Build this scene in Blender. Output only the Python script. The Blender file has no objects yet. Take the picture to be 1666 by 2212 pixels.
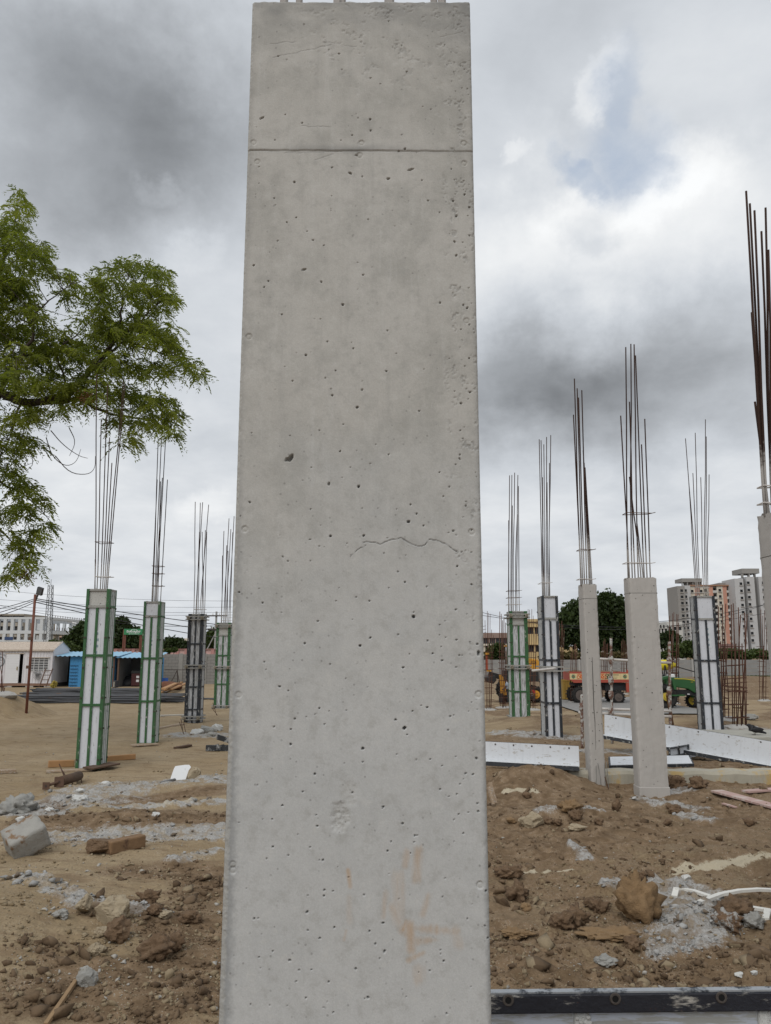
import bpy, bmesh, math, random
import numpy as np
from mathutils import Vector, Matrix, noise as mnoise
random.seed(7); RNG = np.random.default_rng(7)
scene = bpy.context.scene
COL = scene.collection
# ---------------------------------------------------------------- camera
CAM_H, PITCH, FPX, PW, PH = 2.15, math.radians(9.95), 1700.0, 1666.0, 2212.0
cd = bpy.data.cameras.new('camera'); cam = bpy.data.objects.new('camera', cd); COL.objects.link(cam)
cam.location = (0, 0, CAM_H); cam.rotation_euler = (math.pi/2 + PITCH, 0, 0)
cd.sensor_fit = 'VERTICAL'; cd.sensor_height = 36.0; cd.lens = 36.0*FPX/PH
cd.clip_start = 0.05; cd.clip_end = 6000
scene.camera = cam
CP, SP = math.cos(PITCH), math.sin(PITCH)
def ray(px, py):
    cx, cy = (px-PW/2)/FPX, (PH/2-py)/FPX
    return Vector((cx, CP - cy*SP, SP + cy*CP))
def at_y(px, py, y):
    d = ray(px, py); t = y/d.y
    return Vector((d.x*t, y, CAM_H + d.z*t))
# ---------------------------------------------------------------- light and exposure
SUN_EL, SUN_AZ = math.radians(48), math.radians(205)      # azimuth clockwise from +y: behind the camera, a little to the left
sd = bpy.data.lights.new('sun', 'SUN'); sun = bpy.data.objects.new('sun', sd); COL.objects.link(sun)
sd.energy = 1.4; sd.angle = math.radians(45); sd.color = (1.0, 0.965, 0.91)
tosun = Vector((math.sin(SUN_AZ)*math.cos(SUN_EL), math.cos(SUN_AZ)*math.cos(SUN_EL), math.sin(SUN_EL)))
sun.rotation_euler = tosun.to_track_quat('Z', 'Y').to_euler()
sun.location = (0, 0, 60)
scene.view_settings.view_transform = 'Standard'; scene.view_settings.look = 'None'
scene.view_settings.exposure = 0.2; scene.view_settings.gamma = 1.0
scene.view_settings.use_curve_mapping = False

class N:                                                    # small node-tree helper
    def __init__(s, tree): s.t = tree; s.n = tree.nodes; s.l = tree.links
    def add(s, kind, **kw):
        nd = s.n.new(kind)
        for k, v in kw.items(): setattr(nd, k, v)
        return nd
    def put(s, sock, v):
        if v is None: return
        if hasattr(v, 'is_output'): s.l.new(v, sock)
        elif isinstance(v, tuple) and len(v) == 3 and sock.type == 'RGBA': sock.default_value = (*v, 1)
        else: sock.default_value = v
    def math(s, op, a, b=None, c=None, clamp=False):
        nd = s.add('ShaderNodeMath', operation=op, use_clamp=clamp)
        s.put(nd.inputs[0], a); s.put(nd.inputs[1], b); s.put(nd.inputs[2], c)
        return nd.outputs[0]
    def vec(s, op, a, b=None):
        nd = s.add('ShaderNodeVectorMath', operation=op)
        s.put(nd.inputs[0], a); s.put(nd.inputs[1], b)
        return nd.outputs['Value'] if op in ('DOT_PRODUCT', 'LENGTH') else nd.outputs[0]
    def noise(s, vec, scale, detail=4, rough=0.55, dist=0.0):
        nd = s.add('ShaderNodeTexNoise'); s.put(nd.inputs['Vector'], vec)
        nd.inputs['Scale'].default_value = scale; nd.inputs['Detail'].default_value = detail
        nd.inputs['Roughness'].default_value = rough; nd.inputs['Distortion'].default_value = dist
        return nd
    def ramp(s, fac, lo, hi, smooth=True):
        nd = s.add('ShaderNodeMapRange', interpolation_type='SMOOTHSTEP' if smooth else 'LINEAR')
        s.put(nd.inputs[0], fac); s.put(nd.inputs[1], lo); s.put(nd.inputs[2], hi)
        return nd.outputs[0]
    def mix(s, fac, a, b, blend='MIX'):
        nd = s.add('ShaderNodeMix', data_type='RGBA', blend_type=blend)
        s.put(nd.inputs['Factor'], fac); s.put(nd.inputs[6], a); s.put(nd.inputs[7], b)
        return nd.outputs[2]
    def scale(s, vec, xyz):
        nd = s.add('ShaderNodeMapping'); s.put(nd.inputs[0], vec); nd.inputs['Scale'].default_value = xyz
        return nd.outputs[0]
# ---------------------------------------------------------------- sky: broken overcast
def build_sky():
    w = bpy.data.worlds.new('World'); scene.world = w; w.use_nodes = True
    T = N(w.node_tree); w.node_tree.nodes.clear()
    tc = T.add('ShaderNodeTexCoord').outputs['Generated']
    d0 = T.vec('NORMALIZE', tc)
    nz = T.noise(d0, 3.2, 7, 0.62)
    off = T.vec('SUBTRACT', nz.outputs['Color'], (0.5, 0.5, 0.5))
    d = T.vec('ADD', d0, T.vec('MULTIPLY', off, (0.30, 0.30, 0.30)))
    n2 = T.noise(d0, 22.0, 5, 0.6); o2 = T.vec('SUBTRACT', n2.outputs['Color'], (0.5, 0.5, 0.5))
    dh = T.vec('ADD', d0, T.vec('MULTIPLY', off, (0.13, 0.13, 0.13)))
    dfine = T.vec('ADD', dh, T.vec('MULTIPLY', o2, (0.05, 0.05, 0.05)))
    # perspective of a flat cloud deck
    sx = T.add('ShaderNodeSeparateXYZ'); T.put(sx.inputs[0], d0)
    zc = T.math('ADD', T.math('MAXIMUM', sx.outputs[2], 0.0), 0.22)
    cx = T.add('ShaderNodeCombineXYZ')
    T.put(cx.inputs[0], T.math('DIVIDE', sx.outputs[0], zc)); T.put(cx.inputs[1], T.math('DIVIDE', sx.outputs[1], zc))
    deck = T.noise(cx.outputs[0], 1.1, 7, 0.55, 0.3).outputs['Fac']
    fine = T.noise(cx.outputs[0], 3.6, 6, 0.6, 0.2).outputs['Fac']
    val = T.math('ADD', 0.58, T.math('MULTIPLY', T.math('SUBTRACT', deck, 0.5), 0.42))
    val = T.math('ADD', val, T.math('MULTIPLY', T.math('SUBTRACT', fine, 0.5), 0.26))
    def blob(px, py, rx, ry, rot=0, src=None, lo=1.0, hi=0.0):
        src = src or d
        c = ray(px, py).normalized()
        t1 = c.cross(Vector((0, 0, 1))).normalized(); t2 = t1.cross(c).normalized()
        a, b = math.cos(math.radians(rot)), math.sin(math.radians(rot))
        u, v = t1*a + t2*b, t2*a - t1*b
        k = 1/FPX
        e1 = T.math('MULTIPLY', T.math('SUBTRACT', T.vec('DOT_PRODUCT', src, tuple(u)), 0.0), 1/(rx*k))
        e2 = T.math('MULTIPLY', T.vec('DOT_PRODUCT', src, tuple(v)), 1/(ry*k))
        r = T.math('SQRT', T.math('ADD', T.math('MULTIPLY', e1, e1), T.math('MULTIPLY', e2, e2)))
        front = T.math('GREATER_THAN', T.vec('DOT_PRODUCT', src, tuple(c)), 0.0)
        return T.math('MULTIPLY', T.ramp(r, lo, hi), front)
    for px, py, rx, ry, rot, wt in SKY_BLOBS:
        val = T.math('ADD', val, T.math('MULTIPLY', blob(px, py, rx, ry, rot), wt))
    for px, py, rx, ry, rot, wt in SKY_EDGES:
        val = T.math('ADD', val, T.math('MULTIPLY', blob(px, py, rx, ry, rot, dfine, 1.0, 0.35), wt))
    val = T.math('MINIMUM', T.math('MAXIMUM', val, 0.13), 0.86)
    # slightly bluer where thin, neutral where bright
    warm = T.ramp(val, 0.5, 0.84)
    tint = T.mix(warm, (0.945, 1.0, 1.07), (0.985, 1.0, 1.01))
    cl = T.vec('MULTIPLY', tint, None)
    cl.node.inputs[1].default_value = (1, 1, 1)
    cc = T.add('ShaderNodeCombineXYZ')
    for i in range(3): T.put(cc.inputs[i], val)
    cloud = T.vec('MULTIPLY', cl, cc.outputs[0])
    sky = T.add('ShaderNodeTexSky', sky_type='NISHITA', sun_disc=False)
    sky.sun_elevation = SUN_EL; sky.sun_rotation = SUN_AZ; sky.dust_density = 3.0; sky.air_density = 1.0
    hole = None
    for px, py, rx, ry, rot in SKY_HOLES:
        b = blob(px, py, rx, ry, rot, dfine, 1.35, 0.35)
        hole = b if hole is None else T.math('MAXIMUM', hole, b)
    thin = T.mix(0.75, T.vec('MULTIPLY', sky.outputs[0], (0.13, 0.13, 0.13)), (0.43, 0.50, 0.60))
    out = T.mix(T.math('MULTIPLY', hole, T.math('ADD', .52, T.math('MULTIPLY', T.ramp(fine, .62, .36), .34))), cloud, thin)
    bg = T.add('ShaderNodeBackground'); bg.inputs['Strength'].default_value = 0.1
    T.put(bg.inputs['Color'], T.vec('MULTIPLY', out, (10, 10, 10)))
    T.l.new(bg.outputs[0], T.add('ShaderNodeOutputWorld').inputs[0])
SKY_BLOBS = [  # px, py, rx, ry, rot, weight : broad dark and bright masses
    (300, 300, 520, 330, 0, -0.30), (430, 260, 260, 180, 20, -0.06), (60, 420, 260, 160, 0, -0.08), (120, 40, 300, 180, 0, -0.10),
    (1290, 850, 580, 230, -4, -0.26), (1420, 720, 420, 150, 10, -0.09), (1080, 820, 200, 160, 0, -0.06),
    (1420, 430, 420, 190, 0, 0.20), (1120, 520, 260, 160, 0, 0.10), (1180, 130, 300, 200, 0, -0.06),
    (440, 600, 240, 220, 60, 0.05), (300, 1150, 700, 330, 0, 0.08), (1300, 1180, 800, 260, 0, 0.07),
]
SKY_EDGES = [
    (1300, 440, 170, 70, 0, 0.09), (1470, 350, 120, 80, 0, 0.10), (1255, 490, 70, 75, 0, -0.13), (420, 560, 90, 60, 30, 0.07),
    (465, 1100, 90, 45, 25, 0.08), (1290, 205, 34, 80, -25, 0.12), (345, 400, 60, 34, 0, 0.07), (1130, 338, 40, 18, 10, 0.08),
]
SKY_HOLES = [(1350, 325, 88, 74, 0), (1335, 235, 40, 82, 0), (1262, 372, 58, 34, -30), (1392, 350, 60, 44, 0)]
build_sky()
# ---------------------------------------------------------------- noise
def _h(ix, iy, seed):
    h = (ix.astype(np.int64)*374761393 + iy.astype(np.int64)*668265263 + seed*974711) & 0xffffffff
    h = ((h ^ (h >> 13))*1274126177) & 0xffffffff
    return ((h ^ (h >> 16)) & 0xffff)/65535.0
def vnoise(x, y, seed=0):
    x = np.asarray(x, float); y = np.asarray(y, float)
    ix, iy = np.floor(x), np.floor(y); fx, fy = x-ix, y-iy
    fx = fx*fx*(3-2*fx); fy = fy*fy*(3-2*fy)
    a, b, c, d = _h(ix, iy, seed), _h(ix+1, iy, seed), _h(ix, iy+1, seed), _h(ix+1, iy+1, seed)
    return (a*(1-fx)+b*fx)*(1-fy) + (c*(1-fx)+d*fx)*fy
def fbm(x, y, seed=0, octv=4, gain=0.5):
    s = 0; a = 1; t = 0
    for i in range(octv):
        s = s + a*vnoise(x*2**i + 17.3*i, y*2**i - 9.1*i, seed+i*31); t += a; a *= gain
    return s/t
def sstep(a, b, x):
    t = np.clip((np.asarray(x, float)-a)/(b-a), 0, 1); return t*t*(3-2*t)
# ---------------------------------------------------------------- mesh builder
class MB:
    def __init__(s): s.v = []; s.f = []
    def face(s, pts):
        n = len(s.v); s.v += [tuple(p) for p in pts]; s.f.append(tuple(range(n, n+len(pts))))
    def add(s, vs, fs):
        n = len(s.v); s.v += [tuple(p) for p in vs]; s.f += [tuple(i+n for i in f) for f in fs]
    def box(s, lo, hi, M=None):
        (x0, y0, z0), (x1, y1, z1) = lo, hi
        vs = [Vector(p) for p in ((x0,y0,z0),(x1,y0,z0),(x1,y1,z0),(x0,y1,z0),(x0,y0,z1),(x1,y0,z1),(x1,y1,z1),(x0,y1,z1))]
        if M is not None: vs = [M @ p for p in vs]
        s.add(vs, [(0,3,2,1),(4,5,6,7),(0,1,5,4),(1,2,6,5),(2,3,7,6),(3,0,4,7)])
    def bar(s, a, b, w, h=None, up=(0,0,1)):                 # rectangular bar from a to b
        a, b = Vector(a), Vector(b); h = h or w; d = (b-a).normalized(); up = Vector(up)
        if abs(d.dot(up)) > 0.98: up = Vector((0, 1, 0))
        r = d.cross(up).normalized(); u = r.cross(d).normalized()
        vs = [p + r*(i*w/2) + u*(j*h/2) for p in (a, b) for i, j in ((-1,-1),(1,-1),(1,1),(-1,1))]
        s.add(vs, [(0,1,2,3),(7,6,5,4),(0,4,5,1),(1,5,6,2),(2,6,7,3),(3,7,4,0)])
    def tube(s, pts, r, n=6, r2=None, cap=True):             # tapered tube along a polyline
        pts = [Vector(p) for p in pts]; m = len(pts); base = len(s.v)
        for i, p in enumerate(pts):
            d = (pts[min(i+1, m-1)] - pts[max(i-1, 0)]).normalized()
            ref = Vector((0, 0, 1)) if abs(d.z) < 0.9 else Vector((0, 1, 0))
            e1 = d.cross(ref).normalized(); e2 = d.cross(e1)
            rr = r if r2 is None else r + (r2-r)*i/max(m-1, 1)
            if isinstance(r, (list, tuple)): rr = r[i]
            for k in range(n):
                a = 2*math.pi*k/n; s.v.append(tuple(p + e1*(rr*math.cos(a)) + e2*(rr*math.sin(a))))
        for i in range(m-1):
            for k in range(n):
                k2 = (k+1) % n; s.f.append((base+i*n+k, base+i*n+k2, base+(i+1)*n+k2, base+(i+1)*n+k))
        if cap:
            s.f.append(tuple(base+k for k in range(n))[::-1]); s.f.append(tuple(base+(m-1)*n+k for k in range(n)))
    def prism(s, poly, axis, lo, hi):                        # polygon in the plane across `axis`, pushed from lo to hi
        def P(u, v, w): return {'x': (w, u, v), 'y': (u, w, v), 'z': (u, v, w)}[axis]
        n = len(poly)
        s.add([P(u, v, lo) for u, v in poly] + [P(u, v, hi) for u, v in poly],
              [tuple(range(n))[::-1], tuple(range(n, 2*n))] + [(i, (i+1) % n, n+(i+1) % n, n+i) for i in range(n)])
    def disc(s, c, r, axis='y', depth=0.02, n=16, r_in=0.0):
        poly = [(r*math.cos(2*math.pi*k/n), r*math.sin(2*math.pi*k/n)) for k in range(n)]
        m = MB(); m.prism(poly, axis, -depth/2, depth/2); s.add([Vector(p)+Vector(c) for p in m.v], m.f)
    def torus(s, c, R, r, axis='y', n=20, m=8, sq=1.0):
        base = len(s.v); c = Vector(c)
        for i in range(n):
            a = 2*math.pi*i/n
            for j in range(m):
                b = 2*math.pi*j/m; u = R + r*math.cos(b); w = r*sq*math.sin(b)
                p = (u*math.cos(a), w, u*math.sin(a)) if axis == 'y' else ((w, u*math.cos(a), u*math.sin(a)) if axis == 'x' else (u*math.cos(a), u*math.sin(a), w))
                s.v.append(tuple(c+Vector(p)))
        for i in range(n):
            for j in range(m):
                i2, j2 = (i+1) % n, (j+1) % m
                s.f.append((base+i*m+j, base+i2*m+j, base+i2*m+j2, base+i*m+j2))
    def rock(s, c, r, sub=2, seed=0, flat=(1, 1, 1), rough=0.35, facets=0, crumb=0.0, cutd=(.55, .85)):
        bm = bmesh.new(); bmesh.ops.create_icosphere(bm, subdivisions=sub, radius=1.0)
        rs = random.Random(seed); ph = [(rs.uniform(-1, 1), rs.uniform(-1, 1), rs.uniform(-1, 1), rs.uniform(0, 6.28), rs.uniform(1.2, 5)) for _ in range(9)]
        cuts = [(Vector((rs.gauss(0, 1), rs.gauss(0, 1), rs.gauss(0, 1))).normalized(), rs.uniform(*cutd)) for _ in range(facets)]
        vs = []
        for v in bm.verts:
            p = v.co.copy(); k = 1.0
            for q in ph: k += rough/5*math.sin(q[4]*(q[0]*p.x+q[1]*p.y+q[2]*p.z)*1.7+q[3])
            p *= k + rs.uniform(-.04, .04)*(rough/0.35)*(.3 if crumb else 1)
            if crumb:
                q = v.co*2.3+Vector((seed*.37, seed*.11, 0)); p *= 1 + crumb*(mnoise.turbulence(q, 4, True, amplitude_scale=.62, frequency_scale=2.1)-.75)
            for nn, dd in cuts:
                e = p.dot(nn)-dd
                if e > 0: p -= nn*e
            vs.append(Vector((p.x*flat[0]*r, p.y*flat[1]*r, p.z*flat[2]*r)) + Vector(c))
        s.add(vs, [tuple(v.index for v in f.verts) for f in bm.faces]); bm.free()
    def mesh(s, name, off=(0, 0, 0)):
        me = bpy.data.meshes.new(name); o = Vector(off)
        me.from_pydata([(x-o.x, y-o.y, z-o.z) for x, y, z in s.v], [], s.f); me.update()
        return me
def wloc(o):
    v = Vector((0, 0, 0))
    while o is not None: v += o.location; o = o.parent
    return v
def thing(name, label, cat, loc=(0, 0, 0), group=None):
    o = bpy.data.objects.new(name, None); COL.objects.link(o); o.location = loc; o.empty_display_size = .2
    o['label'] = label; o['category'] = cat; o['kind'] = 'thing'
    if group: o['group'] = group
    return o
def obj(name, mb, m, parent=None, smooth=False, label=None, cat=None, group=None, kind=None, loc=None, bevel=0):
    """one mesh object; builder coordinates are world coordinates"""
    if parent is not None: off = wloc(parent)
    elif loc is not None: off = Vector(loc)
    else:
        a = np.array(mb.v); off = Vector((a[:, 0].mean(), a[:, 1].mean(), a[:, 2].min()))
    me = mb.mesh(name, off); me.materials.append(m)
    if smooth: me.polygons.foreach_set('use_smooth', [True]*len(me.polygons))
    o = bpy.data.objects.new(name, me); COL.objects.link(o)
    if parent is not None: o.parent = parent
    else: o.location = off
    for k, v in (('label', label), ('category', cat), ('group', group), ('kind', kind)):
        if v: o[k] = v
    if bevel:
        b = o.modifiers.new('edge', 'BEVEL'); b.width = bevel; b.segments = 2; b.limit_method = 'ANGLE'
    return o
def inst(name, me, parent, loc, rot=(0, 0, 0), sc=(1, 1, 1)):  # another object on the same mesh, world location
    o = bpy.data.objects.new(name, me); COL.objects.link(o)
    if parent is not None: o.parent = parent; loc = Vector(loc) - wloc(parent)
    o.location = loc; o.rotation_euler = rot; o.scale = sc
    return o
# ---------------------------------------------------------------- materials
MATS = {}
def mat(name, col, rough=0.8, var=0.15, vs=6.0, bump=0.0, bs=40.0, metal=0.0, splat=None, spl=0.0, spsc=9.0, stretch=(1, 1, 1), grime=0.0, rust=0.0, spec=0.4):
    """base colour with tone variation, cement spatter / rust as irregular marks of their own, and fine relief"""
    if name in MATS: return MATS[name]
    m = bpy.data.materials.new(name); m.use_nodes = True; T = N(m.node_tree); b = m.node_tree.nodes['Principled BSDF']
    co = T.add('ShaderNodeTexCoord').outputs['Object']
    oi = T.add('ShaderNodeObjectInfo').outputs['Random']
    sh = T.add('ShaderNodeCombineXYZ')
    T.put(sh.inputs[0], T.math('MULTIPLY', oi, 37.0)); T.put(sh.inputs[1], T.math('MULTIPLY', oi, 11.0)); T.put(sh.inputs[2], T.math('MULTIPLY', oi, 23.0))
    v = T.vec('ADD', co, sh.outputs[0])
    f = T.noise(v, vs, 5, 0.6).outputs['Fac']
    c = T.mix(f, tuple(x*(1-var) for x in col), tuple(min(1, x*(1+var)) for x in col))
    if grime:
        g = T.ramp(T.noise(T.scale(v, (6, 6, 0.8)), 3.0, 5, 0.65).outputs['Fac'], 0.5, 0.75)
        c = T.mix(T.math('MULTIPLY', g, grime), c, tuple(x*0.45+0.03 for x in col))
    rg = rough
    if splat is not None:
        n = T.noise(T.scale(v, stretch), spsc, 7, 0.68).outputs['Fac']
        k = T.ramp(n, 1-spl-0.05, 1-spl+0.05)
        c = T.mix(k, c, splat); rg = T.math('ADD', rough, T.math('MULTIPLY', k, max(0, 0.9-rough)))
    if rust:
        k2 = T.ramp(T.noise(v, 14.0, 6, 0.7).outputs['Fac'], 1-rust-0.06, 1-rust+0.06)
        c = T.mix(k2, c, (0.13, 0.045, 0.018))
    T.put(b.inputs['Base Color'], c); T.put(b.inputs['Roughness'], rg)
    b.inputs['Metallic'].default_value = metal; b.inputs['Specular IOR Level'].default_value = spec
    if bump:
        bp = T.add('ShaderNodeBump'); bp.inputs['Strength'].default_value = bump; bp.inputs['Distance'].default_value = 0.02
        T.put(bp.inputs['Height'], T.noise(v, bs, 6, 0.65).outputs['Fac']); T.l.new(bp.outputs[0], b.inputs['Normal'])
    MATS[name] = m
    return m
CEM = (0.38, 0.375, 0.35)
# ================================================================ ground
def hbase(x, y):
    x = np.asarray(x, float); y = np.asarray(y, float)
    h = 0.55*sstep(4.6, 2.6, y)
    right = sstep(0.9, 1.7, x)
    h = h + 0.17*sstep(13.2, 13.45, y)*right
    h = h - 1.25*sstep(24.5, 31, y)*sstep(0.5, 3.0, x) - 0.22*sstep(30, 46, y)*sstep(0.5, -2.0, x)
    def g(cx, cy, rx, ry, a): return a*np.exp(-((x-cx)/rx)**2 - ((y-cy)/ry)**2)
    h = h + g(-3.7, 6.0, 1.7, 1.9, 0.34) + g(-2.9, 8.9, 1.6, 0.5, 0.10) + g(-3.2, 10.5, 2.2, .45, .07) + g(-3.0, 12.6, 2.2, .7, .12)
    h = h + g(2.45, 13.0, .75, .45, .30) + g(1.95, 12.7, .4, .4, .16)                # soil heap against the beam
    h = h + g(3.9, 8.6, .9, .5, .10) + g(2.2, 10.6, 1.1, .5, .09)
    h = h + g(4.4, 22.0, 1.5, 1.2, .22) + g(8.5, 21.5, 2.2, 1.0, .20) + g(14.5, 27, 2, 2, .45) + g(12.8, 20.5, 1.6, 1.0, .28)
    h = h + g(31, 70, 11, 9, 1.0)                                                # brown bank before the far wall
    r = np.sqrt((x+13.8)**2 + (y-27.0)**2) + .5*(fbm(x*1.1, y*1.1, 15, 3)-.5)           # sand heap on the far left
    h = h + 1.2*np.clip(1-r/2.7, 0, 1)**1.0
    return h
def rough_mask(x, y):
    x = np.asarray(x, float); y = np.asarray(y, float)
    a = np.where(x > -1.2, 1.0, 0.0)*sstep(20, 12, y)
    b = 0.75*np.exp(-((y-10.6)/1.6)**2)*sstep(-5.3, -4.5, x)*(x < 0)
    c = 0.7*np.exp(-((x+1.9)/.8)**2-((y-6.8)/1.6)**2)
    far = 0.55*sstep(18, 24, y)*(x > 1)
    return np.clip(np.maximum(np.maximum(a, b), np.maximum(c, far)), 0.34, 1)
def height(x, y):
    x = np.asarray(x, float); y = np.asarray(y, float)
    rm = rough_mask(x, y); near = sstep(60, 25, y)
    wx = x + .25*(vnoise(x*1.3, y*1.3, 91)-.5); wy = y + .25*(vnoise(x*1.3, y*1.3, 92)-.5)
    h = hbase(x, y) + 0.10*(fbm(x*.55, y*.55, 3, 3)-.5)*near
    bil = np.abs(fbm(wx*2.2, wy*2.2, 5, 4, .55)-.5)*2
    h = h + rm*near*(0.13*(fbm(wx*1.5, wy*1.5, 11, 4)-.5) - 0.09*(bil-.2))
    c = fbm(wx*7, wy*9, 23, 4, .6)
    h = h + near*.05*(fbm(x*.9+y*.25, y*4.2, 29, 4, .55)-.5)*sstep(40, 20, y)
    h = h + rm*near*(0.055*np.maximum(c-.5, 0) + 0.05*(c-.5)*sstep(25, 8, y))
    h = h + near*sstep(16, 9, y)*(0.016*(fbm(x*24, y*24, 41, 3, .6)-.5)*(0.5+rm) + .03*np.maximum(vnoise(x*13, y*13, 51)-.72, 0)*rm)
    return h
def gz(x, y): return float(height(np.array([x]), np.array([y]))[0])
_T = np.geomspace(2.0, 900, 9000)
def at_g(px, py):                                          # the ground point seen at a photograph position
    d = ray(px, py); t = _T
    z = CAM_H + d.z*t; hit = np.nonzero(z < height(d.x*t, d.y*t))[0]
    if len(hit) == 0: return Vector((d.x*900, d.y*900, 0))
    i = hit[0]; k = t[i]
    return Vector((d.x*k, d.y*k, gz(d.x*k, d.y*k)))
def flat_g(px, py):
    d = ray(px, py); k = -CAM_H/d.z
    return d.x*k, d.y*k
def stroke(x, y, pts, w, soft=0.5, warp=0.5, seed=0, sy=1.0):
    """soft-edged irregular patch along a ground polyline"""
    P = [flat_g(*p) for p in pts]
    n = (fbm(x*1.6, y*2.4, 60+seed, 5, .65)-.5)*2*warp
    best = np.full(x.shape, 1e9)
    for (ax, ay), (bx, by) in zip(P, P[1:] or P):
        dx, dy = bx-ax, by-ay; L = dx*dx+dy*dy
        t = np.clip(((x-ax)*dx+(y-ay)*dy)/L, 0, 1) if L > 0 else 0
        best = np.minimum(best, np.hypot((x-ax-t*dx), (y-ay-t*dy)/sy))
    return sstep(w*(1+soft), w*(1-soft), best + n*w*1.3)
GREY = [([(190,1728),(300,1708),(480,1690)], .72, .45), ([(110,1818),(250,1816),(400,1806),(480,1800)], .42, .5), ([(100,1765),(40,1765)], .25, .4),
        ([(110,1752),(250,1750),(480,1738)], .14, .6), ([(60,1940),(110,1965),(175,2010)], .14, .6), ([(400,1590),(485,1590)], .6, .5), ([(230,2000),(330,2010)], .14, .6),
        ([(1470,1930),(1520,1975),(1490,2015)], .33, .5), ([(1430,2055),(1540,2040)], .10, .6), ([(1320,1925),(1420,1918)], .09, .6), ([(1440,1712),(1500,1706)], .16, .5),
        ([(1240,1845),(1265,1865)], .08, .5), ([(1390,1735),(1500,1745)], .2, .6), ([(1480,1765),(1540,1772)], .12, .6), ([(380,1870),(480,1850)], .14, .6), ([(1480,1600),(1660,1600)], .7, .5),
        ([(1090,1600),(1250,1610)], .5, .5), ([(1280,1640),(1340,1645)], .4, .5), ([(1180,1770),(1300,1765)], .12, .6), ([(1540,1985),(1600,1990)], .2, .5)]
PALE = [([(1080,1880),(1150,1882)], .06, .6), ([(1470,1888),(1560,1878),(1666,1872)], .09, .6), ([(1180,1886),(1230,1886)], .05, .6), ([(330,1748),(480,1735)], .07, .5), ([(1090,1722),(1160,1722)], .05, .5)]
BROWN = [([(130,1782),(300,1775),(480,1770)], .5, .4), ([(250,1737),(480,1720)], .22, .5), ([(300,1890),(480,1900)], .35, .6), ([(330,2010),(480,2050)], .45, .6), ([(120,1735),(60,1790)], .3, .5), ([(200,2160),(480,2150)], .55, .6), ([(450,1925),(480,1990)], .3, .6)]
def ground_masks(x, y):
    grey = np.zeros(x.shape); pale = grey.copy(); brown = grey.copy()
    for i, (p, w, wp) in enumerate(GREY): grey = np.maximum(grey, stroke(x, y, p, w, .6, wp, i))
    for i, (p, w, wp) in enumerate(PALE): pale = np.maximum(pale, stroke(x, y, p, w, .6, wp, 40+i))
    for i, (p, w, wp) in enumerate(BROWN): brown = np.maximum(brown, 1.05*stroke(x, y, p, w, .7, wp, 80+i))
    n = fbm(x*.5, y*.5, 77, 4)
    br = sstep(-1.6, -0.6, x)*sstep(19, 14, y)*(.62+.38*sstep(.35, .6, n))
    far = sstep(14, 18, y)*sstep(.5, 2, x)*sstep(.40, .62, n)*.85
    bank = sstep(52, 60, y)*sstep(6, 14, x)*.9
    return grey, pale, np.clip(np.maximum(np.maximum(brown, br), np.maximum(far, bank)), 0, 1)
def spill_relief(x, y, g):                                  # broken concrete crust lies proud of the soil
    return g*(.015+.08*np.maximum(fbm(x*6, y*7, 64, 4, .6)-.42, 0)*2+.012*vnoise(x*22, y*22, 65))
def build_ground():
    ys = [1.2]
    while ys[-1] < 75: ys.append(ys[-1] + max(0.014, ys[-1]**2*4.6e-4))
    ys += list(np.geomspace(80, 3500, 40)); ys = np.array(ys); nu = 760
    us = np.linspace(-1.15, 1.15, nu); Y = np.repeat(ys[:, None], nu, 1); X = us[None, :]*(0.52*Y+1.3)
    Z = height(X.ravel(), Y.ravel()).reshape(X.shape)
    g, p, b = ground_masks(X.ravel(), Y.ravel()); Z = Z + spill_relief(X.ravel(), Y.ravel(), g).reshape(X.shape)
    V = np.stack([X, Y, Z], -1).reshape(-1, 3); ny = len(ys)
    idx = np.arange(ny*nu).reshape(ny, nu)
    F = np.stack([idx[:-1, :-1], idx[:-1, 1:], idx[1:, 1:], idx[1:, :-1]], -1).reshape(-1, 4)
    o = grid_object('ground', V, F, ground_mat()); o['kind'] = 'structure'
    for nm, a in (('cement', g), ('pale', p), ('brown', b)):
        o.data.attributes.new(nm, 'FLOAT', 'POINT').data.foreach_set('value', a.astype(np.float32))
    mb = MB(); mb.box((-3000, -1500, -2.4), (3000, 3600, -2.1)); t = obj('terrain', mb, mat('far_soil', (.2, .14, .085), .95), kind='structure')
def grid_object(name, V, F, m, smooth=True):
    me = bpy.data.meshes.new(name); me.vertices.add(len(V)); me.vertices.foreach_set('co', V.astype(np.float32).ravel())
    k = F.shape[1]; me.loops.add(F.size); me.polygons.add(len(F))
    me.loops.foreach_set('vertex_index', F.astype(np.int32).ravel())
    me.polygons.foreach_set('loop_start', np.arange(0, F.size, k, dtype=np.int32))
    if smooth: me.polygons.foreach_set('use_smooth', np.ones(len(F), bool))
    me.update(calc_edges=True); me.validate(); me.materials.append(m)
    o = bpy.data.objects.new(name, me); COL.objects.link(o)
    return o
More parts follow.
